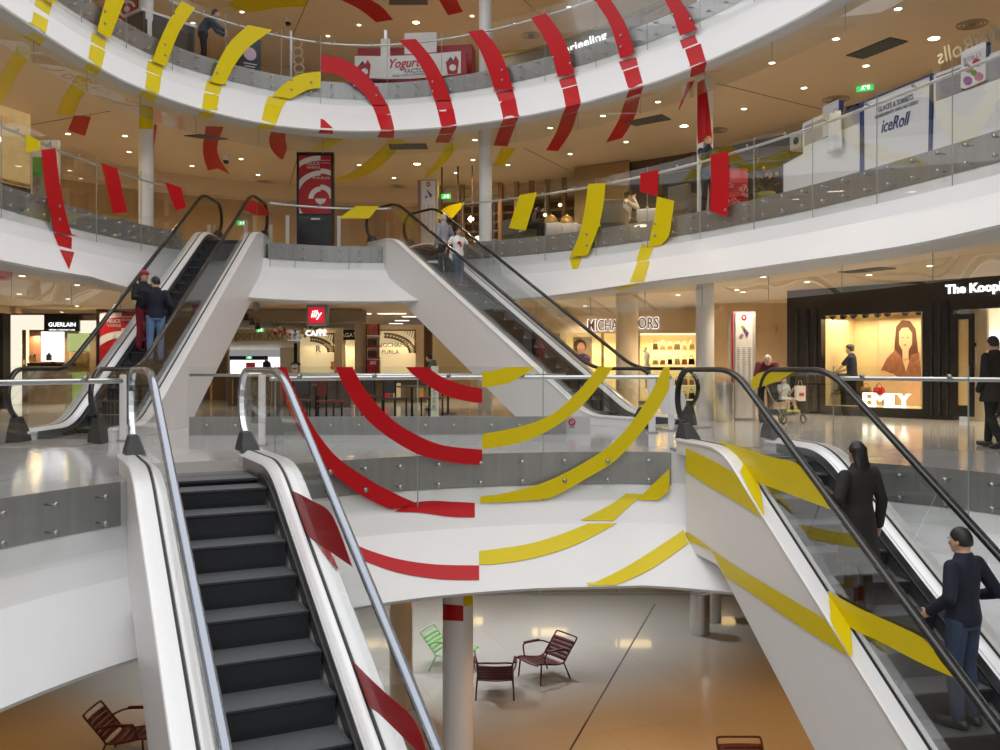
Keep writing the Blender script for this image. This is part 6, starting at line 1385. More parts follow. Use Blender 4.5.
t_ = thing('menu_stele', 'pale green menu board standing right of the second red arc', 'menu board', V((at_y(434.5, 0, 19).x, 19, 0))); panel(t_, 'board', mat('menu_green', (.62, .66, .46, 1), .5), 431, 366, 438.5, 424, 19, .06); txt(t_, 'S\nE\nR', 432.5, 436.5, 400, 18.97, GREYINK); panel(t_, 'foot', SHOPBLACK, 429, 422, 440, 425, 19, .3)
# ---------------------------------------------------------------- ground floor
mb = MB(); mb.bar(at_z(655, 604, L0), at_z(566, 757, L0), .03, .006); structure(mb.build('trim_22', TEXTDARK))
CHM = {}
def lounge_chair(label, px, py, rz, col, m):
    p = at_z(px, py, L0); t_ = thing('lounge_chair', label, 'chair', p, rz)
    # +y is the direction the sitter faces
    W = .30; r = .0155
    seat = [(-.20, .305), (-.05, .30), (.14, .335), (.32, .375), (.40, .372), (.425, .345)]; back = [(-.22, .33), (-.30, .43), (-.41, .56), (-.48, .645)]
    def slats(path, n, nm, wfun):
        for i in range(n):
            f0, f1 = (i + .08) / n, (i + .92) / n; d = spline([(a, b, 0) for a, b in path], 8); L = [0]
            for a, b in zip(d, d[1:]): L.append(L[-1] + (b - a).length)
            def at(f):
                t = f * L[-1]
                for j in range(len(L) - 1):
                    if L[j + 1] >= t: g = (t - L[j]) / max(1e-9, L[j + 1] - L[j]); return d[j].lerp(d[j + 1], g)
                return d[-1]
            rings = []
            for k in range(7):
                x = -W + 2 * W * k / 6; sag = .018 * (1 - (x / W) ** 2)
                rings.append([(x, q.x - (sag if nm == 'back_slat' else 0), q.y - (sag if nm != 'back_slat' else 0) + e) for q, e in ((at(f0), -.005), (at((f0 + f1) / 2), -.005), (at(f1), -.005), (at(f1), .005), (at((f0 + f1) / 2), .005), (at(f0), .005))])
            mb = MB(); mb.loft(rings); mb.build(nm, m, t_, True)
    slats(seat, 5, 'seat_slat', None); slats(back[:], 5, 'back_slat', None)
    full = [(-W, back[-1][0], back[-1][1])] + [(-W, a, b) for a, b in back[-2::-1]] + [(-W, a, b) for a, b in seat]
    top = [(-W, back[-2][0], back[-2][1]), (-W, -.515, .69), (-W + .05, -.535, .715), (0, -.54, .715), (W - .05, -.535, .715), (W, -.515, .69), (W, back[-2][0], back[-2][1])]
    mb = MB(); mb.tube(spline(top, 5), r, 7); mb.build('back_frame', m, t_, True)
    for s in (-1, 1):
        mb = MB(); mb.tube(spline([(s * abs(x), y, z) for x, y, z in full], 4), r, 7); mb.build('side_rail', m, t_, True)
        for (a, b) in (((.33, .36), (.37, 0)), ((-.18, .32), (-.33, 0))):
            mb = MB(); mb.tube(spline([(s * W, a[0], a[1]), (s * (W + .015), (a[0] * .75 + b[0] * .25), a[1] * .8), (s * (W + .03), b[0], b[1])], 5), r, 7); mb.build('leg', m, t_, True)
        mb = MB(); mb.tube(spline([(s * (W + .005), -.36, .50), (s * (W + .06), -.18, .565), (s * (W + .05), .12, .585), (s * (W + .05), .21, .575), (s * (W + .04), .25, .53), (s * W, .25, .36)], 5), r, 7); mb.build('arm_frame', m, t_, True)
        mb = MB(); mb.box((s * (W + .06), .04, .598), (.055, .36, .018)); mb.build('armrest', m, t_, bevel=.006)
    return t_
LG, LR = mat('chair_green', (.25, .43, .20, 1), .45), mat('chair_maroon', (.075, .008, .012, 1), .4)
lounge_chair('pale green metal lounge chair standing behind the white column on the ground floor', 452, 668, -1.95, 'g', LG)
lounge_chair('dark red metal lounge chair facing left, right of the white column', 545, 677, 2.2, 'r', LR); lounge_chair('dark red metal lounge chair seen from behind, just right of the white column', 495, 694, .0, 'r', LR)
lounge_chair('dark red metal lounge chair at the lower left, beside the pale-railed escalator', 128, 756, -1.57, 'r', LR)
lounge_chair('dark red metal lounge chair at the bottom edge, only its top seen', 749, 808, PI, 'r', LR)
w_ = MB(); w_.box((0, 24.6, (L0 - 1.34) / 2), (48, .2, -1.34 - L0)); structure(w_.build('wall_back', mat('ground_wall', (.40, .36, .30, 1), .4)))
S = thing('ground_shopfront', 'glazed shop front at the back of the ground floor with warm lights', 'shop', V((-.5, 23.5, L0))); off = S.location
for k in range(9):
    x = -9 + 2.0 * k; mb = MB(); mb.box((x, 23.4, (L0 - 1.34) / 2), (.05, .05, -1.34 - L0)); mb.build('mullion', STEEL, S, off=off); mb = MB(); mb.box((x + 1.0, 23.4, (L0 - 1.34) / 2), (1.94, .012, -1.34 - L0)); mb.build('glass_pane', GLASS, S, off=off)
for k in range(7): mb = MB(); mb.box((-7.5 + 2.2 * k, 24.3, L0 + .9 + .3 * (k % 3)), (.9, .3, .12)); mb.build('lit_shelf', emitter('shelf_warm', (1, .7, .3, 1), 2.2), S, off=off)
mb = MB(); mb.box((-.5, 23.4, L0 + .03), (17, .08, .06)); mb.build('base_rail', STEEL, S, off=off)
w_ = MB(); w_.box((-13, 8, (L0 - 1.34) / 2), (.2, 34, -1.34 - L0)); structure(w_.build('wall_left', MATS['ground_wall'])); w_ = MB(); w_.box((14.5, 8, (L0 - 1.34) / 2), (.2, 34, -1.34 - L0)); structure(w_.build('wall_right', MATS['ground_wall']))
# ---------------------------------------------------------------- people
SKIN = mat('skin_light', (.62, .38, .26, 1), .5); SKIN2 = mat('skin_tan', (.42, .24, .15, 1), .5)
HAIR = {'dark': mat('hair_dark', (.012, .010, .009, 1), .45), 'grey': mat('hair_grey', (.42, .42, .43, 1), .5), 'blond': mat('hair_blond', (.42, .27, .11, 1), .5), 'brown': mat('hair_brown', (.07, .035, .02, 1), .45), 'white': mat('hair_white', (.62, .64, .70, 1), .5)}
def lerp(a, b, t): return a + (b - a) * t
def person(label, loc, rz, J=None, top=None, bottom=None, sleeves=1.0, shoes=(.02, .02, .02, 1), hair='dark', long_hair=0.0, skin=None, scale=1.0, coat=0.0, vox=.013, stout=1.0, skirt=False, name='person', cat='person', cap=None, extra=None, bottom_len=1.0, hand_r=None, hand_l=None, head_dir=(0, 1, 0)):
    """x is the figure's right, y its front, z up (metres, for a height of 1.72)"""
    skin = skin or SKIN
    B = dict(pelvis=(0, 0, .95), waist=(0, .005, 1.10), chest=(0, .01, 1.29), sh=(0, -.01, 1.42), neck=(0, -.005, 1.48), head=(0, .025, 1.605),
             rs=(.18, -.01, 1.40), re=(.235, -.03, 1.12), rw=(.25, .06, .88), ls=(-.18, -.01, 1.40), le=(-.235, -.03, 1.12), lw=(-.25, .06, .88),
             rh=(.09, 0, .92), rk=(.10, .025, .50), ra=(.10, -.02, .085), rt=(.12, .14, .03), lh=(-.09, 0, .92), lk=(-.10, .025, .50), la=(-.10, -.02, .085), lt=(-.12, .14, .03))
    if J: B.update(J)
    B = {k: V(v) * scale for k, v in B.items()}; s = scale
    root = thing(name, label, cat, loc, rz)
    def torso(mb, g):
        rings = []
        e = [('pelvis', .155, .115, -.07), ('pelvis', .168, .122, .0), ('waist', .140, .105, 0), ('chest', .165, .118, 0), ('sh', .150, .088, -.02), ('sh', .095, .07, .035), ('neck', .058, .058, .03)]
        ax = (B['rs'] - B['ls']).normalized()
        for i, (k, rx, ry, dz) in enumerate(e):
            k2 = e[min(i + 1, len(e) - 1)][0]; kp_ = e[max(i - 1, 0)][0]; upv = (B[k2] - B[kp_]); upv = upv.normalized() if upv.length > 1e-4 else V((0, 0, 1))
            x = ax - upv * ax.dot(upv); x.normalize(); y = upv.cross(x)
            c = B[k] + upv * dz * s
            rings.append([c + x * math.cos(a) * (rx * stout + g) * s + y * math.sin(a) * (ry * stout + g) * s for a in [2 * PI * i / 18 for i in range(18)]])
        mb.loft(rings)
    def limb(mb, pts, rs, g, seg=12):
        P = [B[p] if isinstance(p, str) else V(p) for p in pts]; R = [(r + g) * s for r in rs]; Q, S_ = [], []
        for i in range(len(P) - 1):
            for k in range(6): Q.append(P[i].lerp(P[i + 1], k / 6)); S_.append(lerp(R[i], R[i + 1], k / 6))
        Q.append(P[-1]); S_.append(R[-1]); mb.tube(Q, S_, seg); mb.ball(P[0], R[0], u=12, v=8); mb.ball(P[-1], R[-1], u=10, v=8)
        for p, r in zip(P[1:-1], R[1:-1]): mb.ball(p, r * 1.0, u=12, v=8)
    def foot(mb, a, t, g):
        a, t = B[a], B[t]; d = t - a; f = V((d.x, d.y, d.z * .4)); L = f.length; f.normalize(); x = f.cross(V((0, 0, 1))).normalized()
        heel = a - f * .05 * s; heel.z = a.z - .045 * s
        for q, r in ((0, .04), (.35, .042), (.7, .045), (1.0, .036), (1.2, .026)):
            c = heel.lerp(t, q); mb.ball(c, ((r + g) * s, (r + g) * s, (.034 + g) * s), u=10, v=8)
        mb.tube([heel, heel.lerp(t, .6), t], [(.038 + g) * s, (.042 + g) * s, (.036 + g) * s], 10); mb.tube([a, heel.lerp(t, .2)], [(.040 + g) * s, (.040 + g) * s], 10)
    def hand(mb, e, w, curl, side, aim=None):
        e, w = B[e], B[w]; d = (w - e).normalized() if aim is None else V(aim).normalized(); q = V((0, 1, 0)) - d * d.y
        q = q.normalized() if q.length > .05 else V((1, 0, 0)); nrm = d.cross(q) * side
        pl = w + d * .045 * s; M_ = Matrix((q, nrm, d)).transposed().to_4x4(); mb.ball(pl, (.038 * s, .017 * s, .052 * s), M_, 12, 8)
        for k, L in enumerate((.066, .076, .072, .056)):
            b0 = pl + d * .040 * s + q * (.026 - .0175 * k) * s; b1 = b0 + (d * math.cos(curl * .6) - nrm * math.sin(curl * .6)) * L * .5 * s; b2 = b1 + (d * math.cos(curl * 1.5) - nrm * math.sin(curl * 1.5)) * L * .5 * s; mb.tube([b0 - d * .015 * s, b0, b1, b2], [.0095 * s, .0095 * s, .009 * s, .007 * s], 7); mb.ball(b2, .007 * s, u=7, v=5)
        t0 = pl + q * .03 * s - d * .012 * s; t1 = t0 + (q * .7 + d * .6 - nrm * .25).normalized() * .038 * s; t2 = t1 + (q * .25 + d * .9 - nrm * .4).normalized() * .032 * s; mb.tube([t0, t1, t2], [.0115 * s, .010 * s, .008 * s], 7)
    def remesh(o, v):
        m = o.modifiers.new('fuse', 'REMESH'); m.mode = 'VOXEL'; m.voxel_size = v * s; m.use_smooth_shade = True
        m2 = o.modifiers.new('relax', 'SMOOTH'); m2.factor = .5; m2.iterations = 3
    hd = V(head_dir).normalized(); hx = hd.cross(V((0, 0, 1))).normalized(); hu = hx.cross(hd); HM = Matrix((hx, hd, hu)).transposed().to_4x4(); hc = B['head']
    hp = lambda x, y, z: hc + HM @ (V((x, y, z)) * s)
    mb = MB(); torso(mb, 0)
    for a in 'rl':
        limb(mb, (a + 's', a + 'e', a + 'w'), (.050, .040, .027), 0); limb(mb, (a + 'h', a + 'k', a + 'a'), (.080, .054, .036), 0); foot(mb, a + 'a', a + 't', 0)
        hand(mb, a + 'e', a + 'w', .6, 1 if a == 'r' else -1, hand_r if a == 'r' else hand_l)
    mb.tube([B['neck'] - V((0, 0, .05 * s)), B['neck'], hp(0, -.015, -.06)], [.058 * s, .053 * s, .052 * s], 12)
    mb.ball(hc, (.074 * s, .093 * s, .112 * s), HM, 18, 14); mb.ball(hp(0, .022, -.055), (.056 * s, .066 * s, .062 * s), HM, 14, 10)
    mb.tube([hp(0, .088, .012), hp(0, .106, -.022), hp(0, .094, -.034)], [.009 * s, .014 * s, .012 * s], 8); mb.ball(hp(0, .078, -.085), (.022 * s, .018 * s, .016 * s), HM, 8, 6)
    for e in (-1, 1): mb.ball(hp(e * .075, -.006, -.008), (.010 * s, .019 * s, .030 * s), HM, 8, 6)
    body = mb.build('body', skin, root, True); remesh(body, vox)
    for e in (-1, 1):
        mb = MB(); mb.ball(hp(e * .031, .083, .012), (.012 * s, .008 * s, .0075 * s), HM, 10, 8); mb.build('eye', PAPER, root, True); mb = MB(); mb.ball(hp(e * .031, .0895, .012), (.0055 * s, .0035 * s, .0055 * s), HM, 8, 6); mb.build('pupil', TEXTDARK, root, True)
        mb = MB(); mb.tube([hp(e * .016, .094, .031), hp(e * .032, .093, .036), hp(e * .048, .084, .031)], .004 * s, 6); mb.build('eyebrow', HAIR[hair] if hair in HAIR else TEXTDARK, root, True)
    mb = MB(); mb.tube([hp(-.022, .084, -.056), hp(0, .093, -.054), hp(.022, .084, -.056)], [.003 * s, .007 * s, .003 * s], 7); mb.build('lips', mat('lips', (.42, .14, .12, 1), .5), root, True)
    # hair: a cap cut above the face, with falling length
    mb = MB(); rings = []
    for i in range(10):
        t = PI * i / 11; r_ = []
        for k in range(20):
            a = 2 * PI * k / 20; front = max(0, math.sin(a)); lim = lerp(2.05, 1.05, front ** .6); th = min(t, lim)
            r_.append(hp(.083 * math.sin(th) * math.cos(a), .101 * math.sin(th) * math.sin(a) - .006, .121 * math.cos(th) + .004))
        rings.append(r_)
    mb.loft(rings)
    if long_hair:
        L = long_hair; rr = []
        for i in range(8):
            f = i / 7; z = .06 - L * f; w = lerp(.085, .075, f) * (1.12 if .2 < f < .8 else 1)
            cen = hp(0, -.045 - .035 * f, z) if f < .4 else hp(0, -.06 - .035 * f, z)
            rr.append([cen + HM @ (V((w * math.cos(a), .042 * math.sin(a) * (1.2 - .3 * f), 0)) * s) for a in [2 * PI * k / 16 for k in range(16)]])
        mb.loft(rr)
    h_ = mb.build('hair', HAIR[hair], root, True); remesh(h_, vox * .8)
    if cap: mb = MB(); mb.loft([[hp(.088 * q * math.cos(a), .105 * q * math.sin(a) - .006, z) for a in [2 * PI * k / 18 for k in range(18)]] for q, z in ((1, .045), (.98, .085), (.75, .120), (.3, .135))]); mb.plate([hp(x, y, .05) for x, y in ((-.06, .08), (.06, .08), (.045, .165), (-.045, .165))], (0, 0, .008)); mb.build('cap', cap, root, True)
    if bottom is not None:
        mb = MB(); k_ = bottom_len
        rings = []; ax = (B['rh'] - B['lh']).normalized()
        if skirt:
            for z, rx, ry in ((.12, .15, .115), (-.05, .18, .14), (-.25, .21, .17), (-.42, .23, .19)): rings.append([B['pelvis'] + V((rx * math.cos(a), ry * math.sin(a), z)) * s for a in [2 * PI * k / 18 for k in range(18)]])
            mb.loft(rings)
        else:
            for dz, rx, ry in ((-.10, .158, .122), (0, .178, .132), (.09, .162, .122)): rings.append([B['pelvis'] + (B['waist'] - B['pelvis']).normalized() * dz * s + ax * rx * stout * s * math.cos(a) + (B['waist'] - B['pelvis']).normalized().cross(ax) * ry * stout * s * math.sin(a) for a in [2 * PI * k / 18 for k in range(18)]])
            mb.loft(rings)
            for a in 'rl':
                K_, A_ = B[a + 'k'], B[a + 'a']; end = K_.lerp(A_, .93 * k_) if k_ >= .2 else B[a + 'h'].lerp(K_, .8); limb(mb, (a + 'h', a + 'k', end / 1.0) if k_ >= .2 else (a + 'h', end), (.092, .066, .055) if k_ >= .2 else (.092, .08), .006)
        o = mb.build('skirt' if skirt else 'trousers', bottom, root, True); remesh(o, vox)
    if top is not None:
        mb = MB(); torso(mb, .014)
        for a in 'rl':
            if sleeves > .55: limb(mb, (a + 's', a + 'e', B[a + 'e'].lerp(B[a + 'w'], (sleeves - .5) * 1.9)), (.058, .050, .040), .010)
            else: limb(mb, (a + 's', B[a + 's'].lerp(B[a + 'e'], sleeves * 1.8)), (.060, .056), .010)
        if coat:
            rr = []
            for f in range(6):
                z = .06 - coat * f / 5; w = lerp(.175, .24, f / 5); rr.append([B['pelvis'] + V((w * math.cos(a), w * .76 * math.sin(a), z)) * s for a in [2 * PI * k / 18 for k in range(18)]])
            mb.loft(rr)
        o = mb.build('coat' if coat else ('shirt' if sleeves < .6 else 'sweater'), top, root, True); remesh(o, vox)
    if shoes is not None:
        sm = shoes if not isinstance(shoes, tuple) else mat('shoe_%d_%d_%d' % tuple(int(c * 255) for c in shoes[:3]), shoes, .4)
        for a in 'rl':
            mb = MB(); foot(mb, a + 'a', a + 't', .009); o = mb.build('shoe', sm, root, True); remesh(o, vox)
    return root
def cloth(name, c, rough=.8): return mat(name, c, rough, noise=.12, scale=12, bump=.15)
NAVYK, BLACKK = cloth('navy_knit', (.008, .010, .024, 1)), cloth('black_wool', (.016, .014, .013, 1))
JEANS, JEANS2, REDTR = cloth('blue_jeans', (.13, .22, .40, 1)), cloth('slate_jeans', (.045, .075, .14, 1)), cloth('red_trousers', (.26, .012, .03, 1))
def step_z(key, y):
    o, az = ESC[key]; return y * TAN
# couple on the left rising escalator (stood on a step; feet at step height)
def on_step(key, u, n):
    """foot point on the n-th step above the lower landing"""
    y = -(1.25 if key == 'FL' else 1.0) + .05 + .3 * .4 + .4 * n + .22; o, az = ESC[key]
    tl = 1.5 * math.tan(PI / 12); yy = y - .22
    z = 0 if yy < -tl else (yy * TAN if yy > tl else 1.5 - math.sqrt(max(0, 2.25 - (yy + tl) ** 2)))
    return esc_pt(key, u, y, z + .012)
ST = dict(rt=(.12, .14, .03), lt=(-.12, .14, .03))
person('person in dark sweater and blue jeans on the left rising escalator', on_step('FL', .08, 8), -FLA + .55, dict(rw=(.30, .10, .98), re=(.27, -.08, 1.16), lw=(-.10, .30, 1.16), le=(-.25, .08, 1.16)), NAVYK, JEANS, hair='dark', scale=1.0, head_dir=(-.6, .8, -.1), vox=.016)
person('person with a red cap and red trousers leaning on the left rising escalator', on_step('FL', -.30, 9), -FLA - 2.2, dict(rw=(.22, .30, 1.12), re=(.26, .04, 1.14), lw=(-.30, .14, 1.08), le=(-.27, -.06, 1.15)), cloth('black_jacket', (.012, .012, .016, 1)), REDTR, hair='brown', long_hair=.2, scale=.95, cap=cloth('red_cap', (.45, .02, .06, 1)), vox=.016)
# pair riding up the central escalator
person('person with grey hair and grey shirt riding the central escalator', on_step('C', -.12, 17), -CA + .15, dict(rw=(.30, .16, 1.02), re=(.28, -.04, 1.15)), cloth('grey_shirt', (.30, .31, .34, 1)), cloth('charcoal_trousers', (.025, .026, .032, 1)), hair='grey', scale=.97, stout=1.05, vox=.016)
g_ = person('girl in a white printed shirt stepping down on the central escalator', on_step('C', .05, 16), -CA + PI - .15, dict(rw=(.42, .06, 1.02), re=(.32, -.02, 1.18), lw=(-.56, -.02, 1.10), le=(-.36, -.02, 1.24), rk=(.10, .12, .53), ra=(.10, .06, .09), rt=(.11, .20, .05)), cloth('white_shirt', (.80, .80, .80, 1)), JEANS2, sleeves=.3, shoes=(.35, .03, .05, 1), hair='dark', long_hair=.22, skin=SKIN2, scale=.88, vox=.015, head_dir=(.15, 1, 0))
mb = MB(); mb.ball((.02, .135 * .88, 1.27 * .88), (.06, .012, .045), u=10, v=6); mb.ball((-.02, .138 * .88, 1.20 * .88), (.03, .012, .05), u=8, v=6); mb.build('shirt_print', POSTER_RED, g_, True)
# riders on the descending escalator at the right
def on_down(key, u, yfromtop, dz=.0):
    run = (L1 - L0) / TAN; y = run - yfromtop; o, az = ESC[key]; k = math.floor((y - (-.63)) / .4); y = -.63 + .4 * k + .22; return esc_pt(key, u, y, (y - .22) * TAN + .012)
person('person with long dark hair and a black coat on the descending escalator', on_down('NR', -.21, 1.95), -NRA + .22, dict(lw=(-.26, .24, 1.12), le=(-.32, -.06, 1.16), rw=(.27, .0, .86), re=(.26, -.05, 1.12), ls=(-.19, -.01, 1.38)), BLACKK, cloth('black_trousers', (.012, .012, .012, 1)), hair='dark', long_hair=.40, coat=.50, scale=.98, vox=.013)
person('person in navy sweater and dark jeans holding the rail on the descending escalator', on_down('NR', .05, 3.2), -NRA + .35, dict(rw=(.44, .12, 1.06), re=(.34, -.10, 1.14), lw=(-.26, .14, 1.0), le=(-.27, -.05, 1.15)), NAVYK, cloth('ink_jeans', (.035, .055, .10, 1)), hair='dark', scale=1.0, vox=.013, head_dir=(-.2, 1, -.15))
# woman on the phone by the column, upper gallery
p = gal(708, .42, L2); person('person with fair hair on the phone beside the white column', p, math.atan2(-(0 - p.x), (0 - p.y)) + .55 + PI * 0, dict(rw=(.07, .13, 1.50), re=(.24, .12, 1.22), lw=(-.12, .22, 1.10), le=(-.26, .05, 1.14)), cloth('navy_jacket', (.012, .018, .045, 1)), cloth('dark_jeans', (.012, .014, .025, 1)), hair='blond', long_hair=.24, vox=.016, hand_r=(-.3, 0, 1), scale=.98)
# seated person with rucksack at the cafe
SIT = dict(pelvis=(0, 0, .52), waist=(0, .0, .67), chest=(0, .02, .87), sh=(0, .01, 1.0), neck=(0, .02, 1.06), head=(0, .05, 1.19), rs=(.18, .01, .98), ls=(-.18, .01, .98), re=(.25, .12, .74), rw=(.16, .33, .86), le=(-.25, .12, .74), lw=(-.16, .33, .86), rh=(.09, .04, .50), lh=(-.09, .04, .50), rk=(.11, .46, .50), lk=(-.11, .46, .50), ra=(.11, .44, .085), la=(-.11, .44, .085), rt=(.12, .60, .03), lt=(-.12, .60, .03))
p = gal(626, 2.2, L2); r_ = person('seated person in a cream jacket with blue rucksack at a cafe table', p, -1.25, dict(SIT, rw=(.06, .20, 1.12), re=(.22, .22, .86), lw=(-.10, .22, 1.12), le=(-.24, .2, .86)), cloth('cream_jacket', (.62, .58, .48, 1)), cloth('black_trousers', (.012, .012, .012, 1)), hair='dark', vox=.016, cap=cloth('black_cap', (.01, .01, .012, 1)), hand_r=(-.1, .3, 1), hand_l=(.1, .3, 1))
def stool_under(p, rz, label):
    t_ = thing('cafe_stool', label, 'stool', p, rz); mb = MB(); mb.lathe([(.19, .40), (.20, .43), (.18, .45), (.01, .45)], (0, 0, 0), 20); mb.build('seat', SOFA, t_, True); mb = MB(); mb.lathe([(.20, 0), (.20, .02), (.03, .04), (.03, .40)], (0, 0, 0), 16); mb.build('pedestal', STEEL, t_)
stool_under(p + V((0, 0, 0)), 0, 'round grey stool under the seated person with the rucksack')
mb_ = thing('rucksack', 'blue rucksack on the back of the seated person', 'bag', p + Matrix.Rotation(-1.25, 3, 'Z') @ V((0, -.22, .66)), -1.25); mb = MB(); mb.ball((0, 0, .14), (.15, .09, .22)); mb.build('bag_body', mat('rucksack_blue', (.03, .05, .20, 1), .6), mb_, True); mb = MB(); mb.ball((0, -.07, .08), (.10, .04, .09)); mb.build('front_pocket', MATS['rucksack_blue'], mb_, True)
for e in (-.09, .09): mb = MB(); mb.tube([(e, .03, .34), (e, .12, .36), (e, .20, .25)], .014, 6); mb.build('strap', MATS['rucksack_blue'], mb_, True)
p = gal(527, .85, L2); person('person in black reclining in a tub chair under the yellow parallelogram', p + V((0, 0, -.04)), -2.2, dict(SIT, head=(0, -.03, 1.17), neck=(0, -.03, 1.05)), cloth('black_knit', (.012, .012, .014, 1)), cloth('black_trousers', (.012, .012, .012, 1)), hair='dark', vox=.018)
# others
p = gal(203, .95, L3); person('person in dark blue bending over the black counter on the top gallery', p, -1.3, dict(chest=(0, .12, 1.24), sh=(0, .20, 1.34), neck=(0, .23, 1.40), head=(0, .31, 1.50), rs=(.18, .19, 1.33), ls=(-.18, .19, 1.33), re=(.25, .35, 1.12), rw=(.18, .52, 1.02), le=(-.25, .35, 1.12), lw=(-.18, .52, 1.02)), cloth('blue_shirt', (.03, .045, .09, 1)), cloth('black_trousers', (.012, .012, .012, 1)), hair='dark', vox=.018)
p = gal(880, 1.75, L2); person('person with dark hair standing behind the ice cream stand', p, 2.6, None, cloth('black_knit', (.012, .012, .014, 1)), cloth('black_trousers', (.012, .012, .012, 1)), hair='dark', vox=.018, scale=.93)
Yp = 25; person('person with dark hair and grey green top beyond the inner barrier', V((at_y(433, 0, Yp).x, Yp, 0)), 1.45, dict(chest=(0, .06, 1.26), head=(0, .12, 1.575)), cloth('sage_top', (.12, .17, .15, 1)), cloth('charcoal_trousers', (.025, .026, .032, 1)), hair='dark', vox=.018, scale=.90)
Yp = 40; person('small distant person with brown hair before the bright far doorway', V((at_y(266.5, 0, Yp).x, Yp, 0)), 1.2, None, cloth('black_knit', (.012, .012, .014, 1)), cloth('black_trousers', (.012, .012, .012, 1)), hair='brown', vox=.02, scale=.96)
p = at_z(994, 448, 0); person('person in black walking past the clothes shop at the right edge', p, .35, dict(rk=(.10, .16, .52), ra=(.10, .20, .09), rt=(.11, .36, .05), lk=(-.10, -.02, .50), la=(-.10, -.22, .12), lt=(-.11, -.08, .03)), BLACKK, cloth('black_trousers', (.012, .012, .012, 1)), hair='dark', coat=.30, vox=.016, scale=.94)
Yp = 20.0; pw = V((at_y(765.5, 0, Yp).x, Yp, 0)); person('person with white hair and maroon top bending behind the pushchair', pw, 3.0, dict(chest=(0, .16, 1.16), sh=(0, .26, 1.23), neck=(0, .29, 1.26), head=(0, .36, 1.31), rs=(.18, .25, 1.22), ls=(-.18, .25, 1.22), re=(.24, .34, 1.0), rw=(.20, .46, .95), le=(-.24, .34, 1.0), lw=(-.20, .46, .95)), cloth('maroon_top', (.12, .015, .03, 1)), cloth('taupe_trousers', (.22, .18, .14, 1)), hair='white', vox=.016)
# pushchair with child
p = at_z(783, 423, 0); S = thing('pushchair', 'dark pushchair carrying a child with yellow shoes, before the black shop', 'pushchair', p, .35); PB = mat('pushchair_black', (.02, .02, .022, 1), .5); GRYF = mat('pushchair_fabric', (.08, .08, .09, 1), .8)
mb = MB(); mb.loft([[(-.2, y, z), (.2, y, z), (.2, y + .04, z + .03), (-.2, y + .04, z + .03)] for y, z in ((-.25, .46), (.02, .44), (.2, .82))]); mb.build('seat', GRYF, S)
mb = MB(); rr = [[V((.23 * math.cos(a), .30 - .34 * math.sin(b) * abs(math.sin(a)) ** .5, .80 + .22 * math.sin(a) * math.cos(b * .4))) for a in [PI * i / 12 for i in range(13)]] for b in (0, .5, 1.0)]
for a_, b_ in zip(rr, rr[1:]): mb.strip(a_, b_)
o_ = mb.build('hood', PB, S, True); o_.modifiers.new('t', 'SOLIDIFY').thickness = .01
for sx in (-.24, .24):
    mb = MB(); mb.tube([(sx, .45, 1.02), (sx, .22, .72), (sx, -.32, .12)], .014, 8); mb.tube([(sx, -.1, .48), (sx, .36, .12)], .014, 8); mb.build('frame_tube', STEEL, S, True)
    for y in (-.34, .38):
        mb = MB(); mb.tube([V((sx, y + .085 * math.cos(a), .10 + .085 * math.sin(a))) for a in [2 * PI * i / 18 for i in range(18)]], .018, 8, True); mb.build('wheel', PB, S, True)
mb = MB(); mb.tube([(-.24, .45, 1.02), (.24, .45, 1.02)], .018, 8); mb.build('push_bar', PB, S, True); mb = MB(); mb.box((0, .05, .22), (.42, .4, .12)); mb.build('basket', GRYF, S, bevel=.02)
cp = p + Matrix.Rotation(.35, 3, 'Z') @ V((0, .0, .47))
person('small child in pale blue with yellow shoes sitting in the pushchair', cp - V((0, 0, .27)), .35 + PI, {k: (v[0], v[1], v[2]) for k, v in dict(SIT, pelvis=(0, .0, .52), ra=(.14, .50, .16), la=(-.14, .50, .16), rt=(.16, .66, .12), lt=(-.16, .66, .12)).items()}, cloth('pale_blue_top', (.45, .55, .66, 1)), cloth('white_skirt', (.75, .74, .72, 1)), sleeves=.3, bottom_len=.1, shoes=(.62, .75, .02, 1), hair='brown', scale=.58, vox=.016)
q = p + V((.34, -.05, .62)); t_ = thing('paper_bag', 'white paper bag with red print hanging from the pushchair', 'bag', q, .5); mb = MB(); mb.loft([[(-.13, -.03, -.16), (.13, -.03, -.16), (.13, .03, -.16), (-.13, .03, -.16)], [(-.12, -.04, .16), (.12, -.04, .16), (.12, .04, .16), (-.12, .04, .16)]]); mb.build('bag_body', PAPER, t_); mb = MB(); mb.box((0, -.042, -.02), (.13, .008, .07)); mb.build('print', POSTER_RED, t_); mb = MB(); mb.tube([(-.06, 0, .16), (-.04, 0, .26), (.04, 0, .26), (.06, 0, .16)], .006, 6); mb.build('handle', PAPER, t_, True)
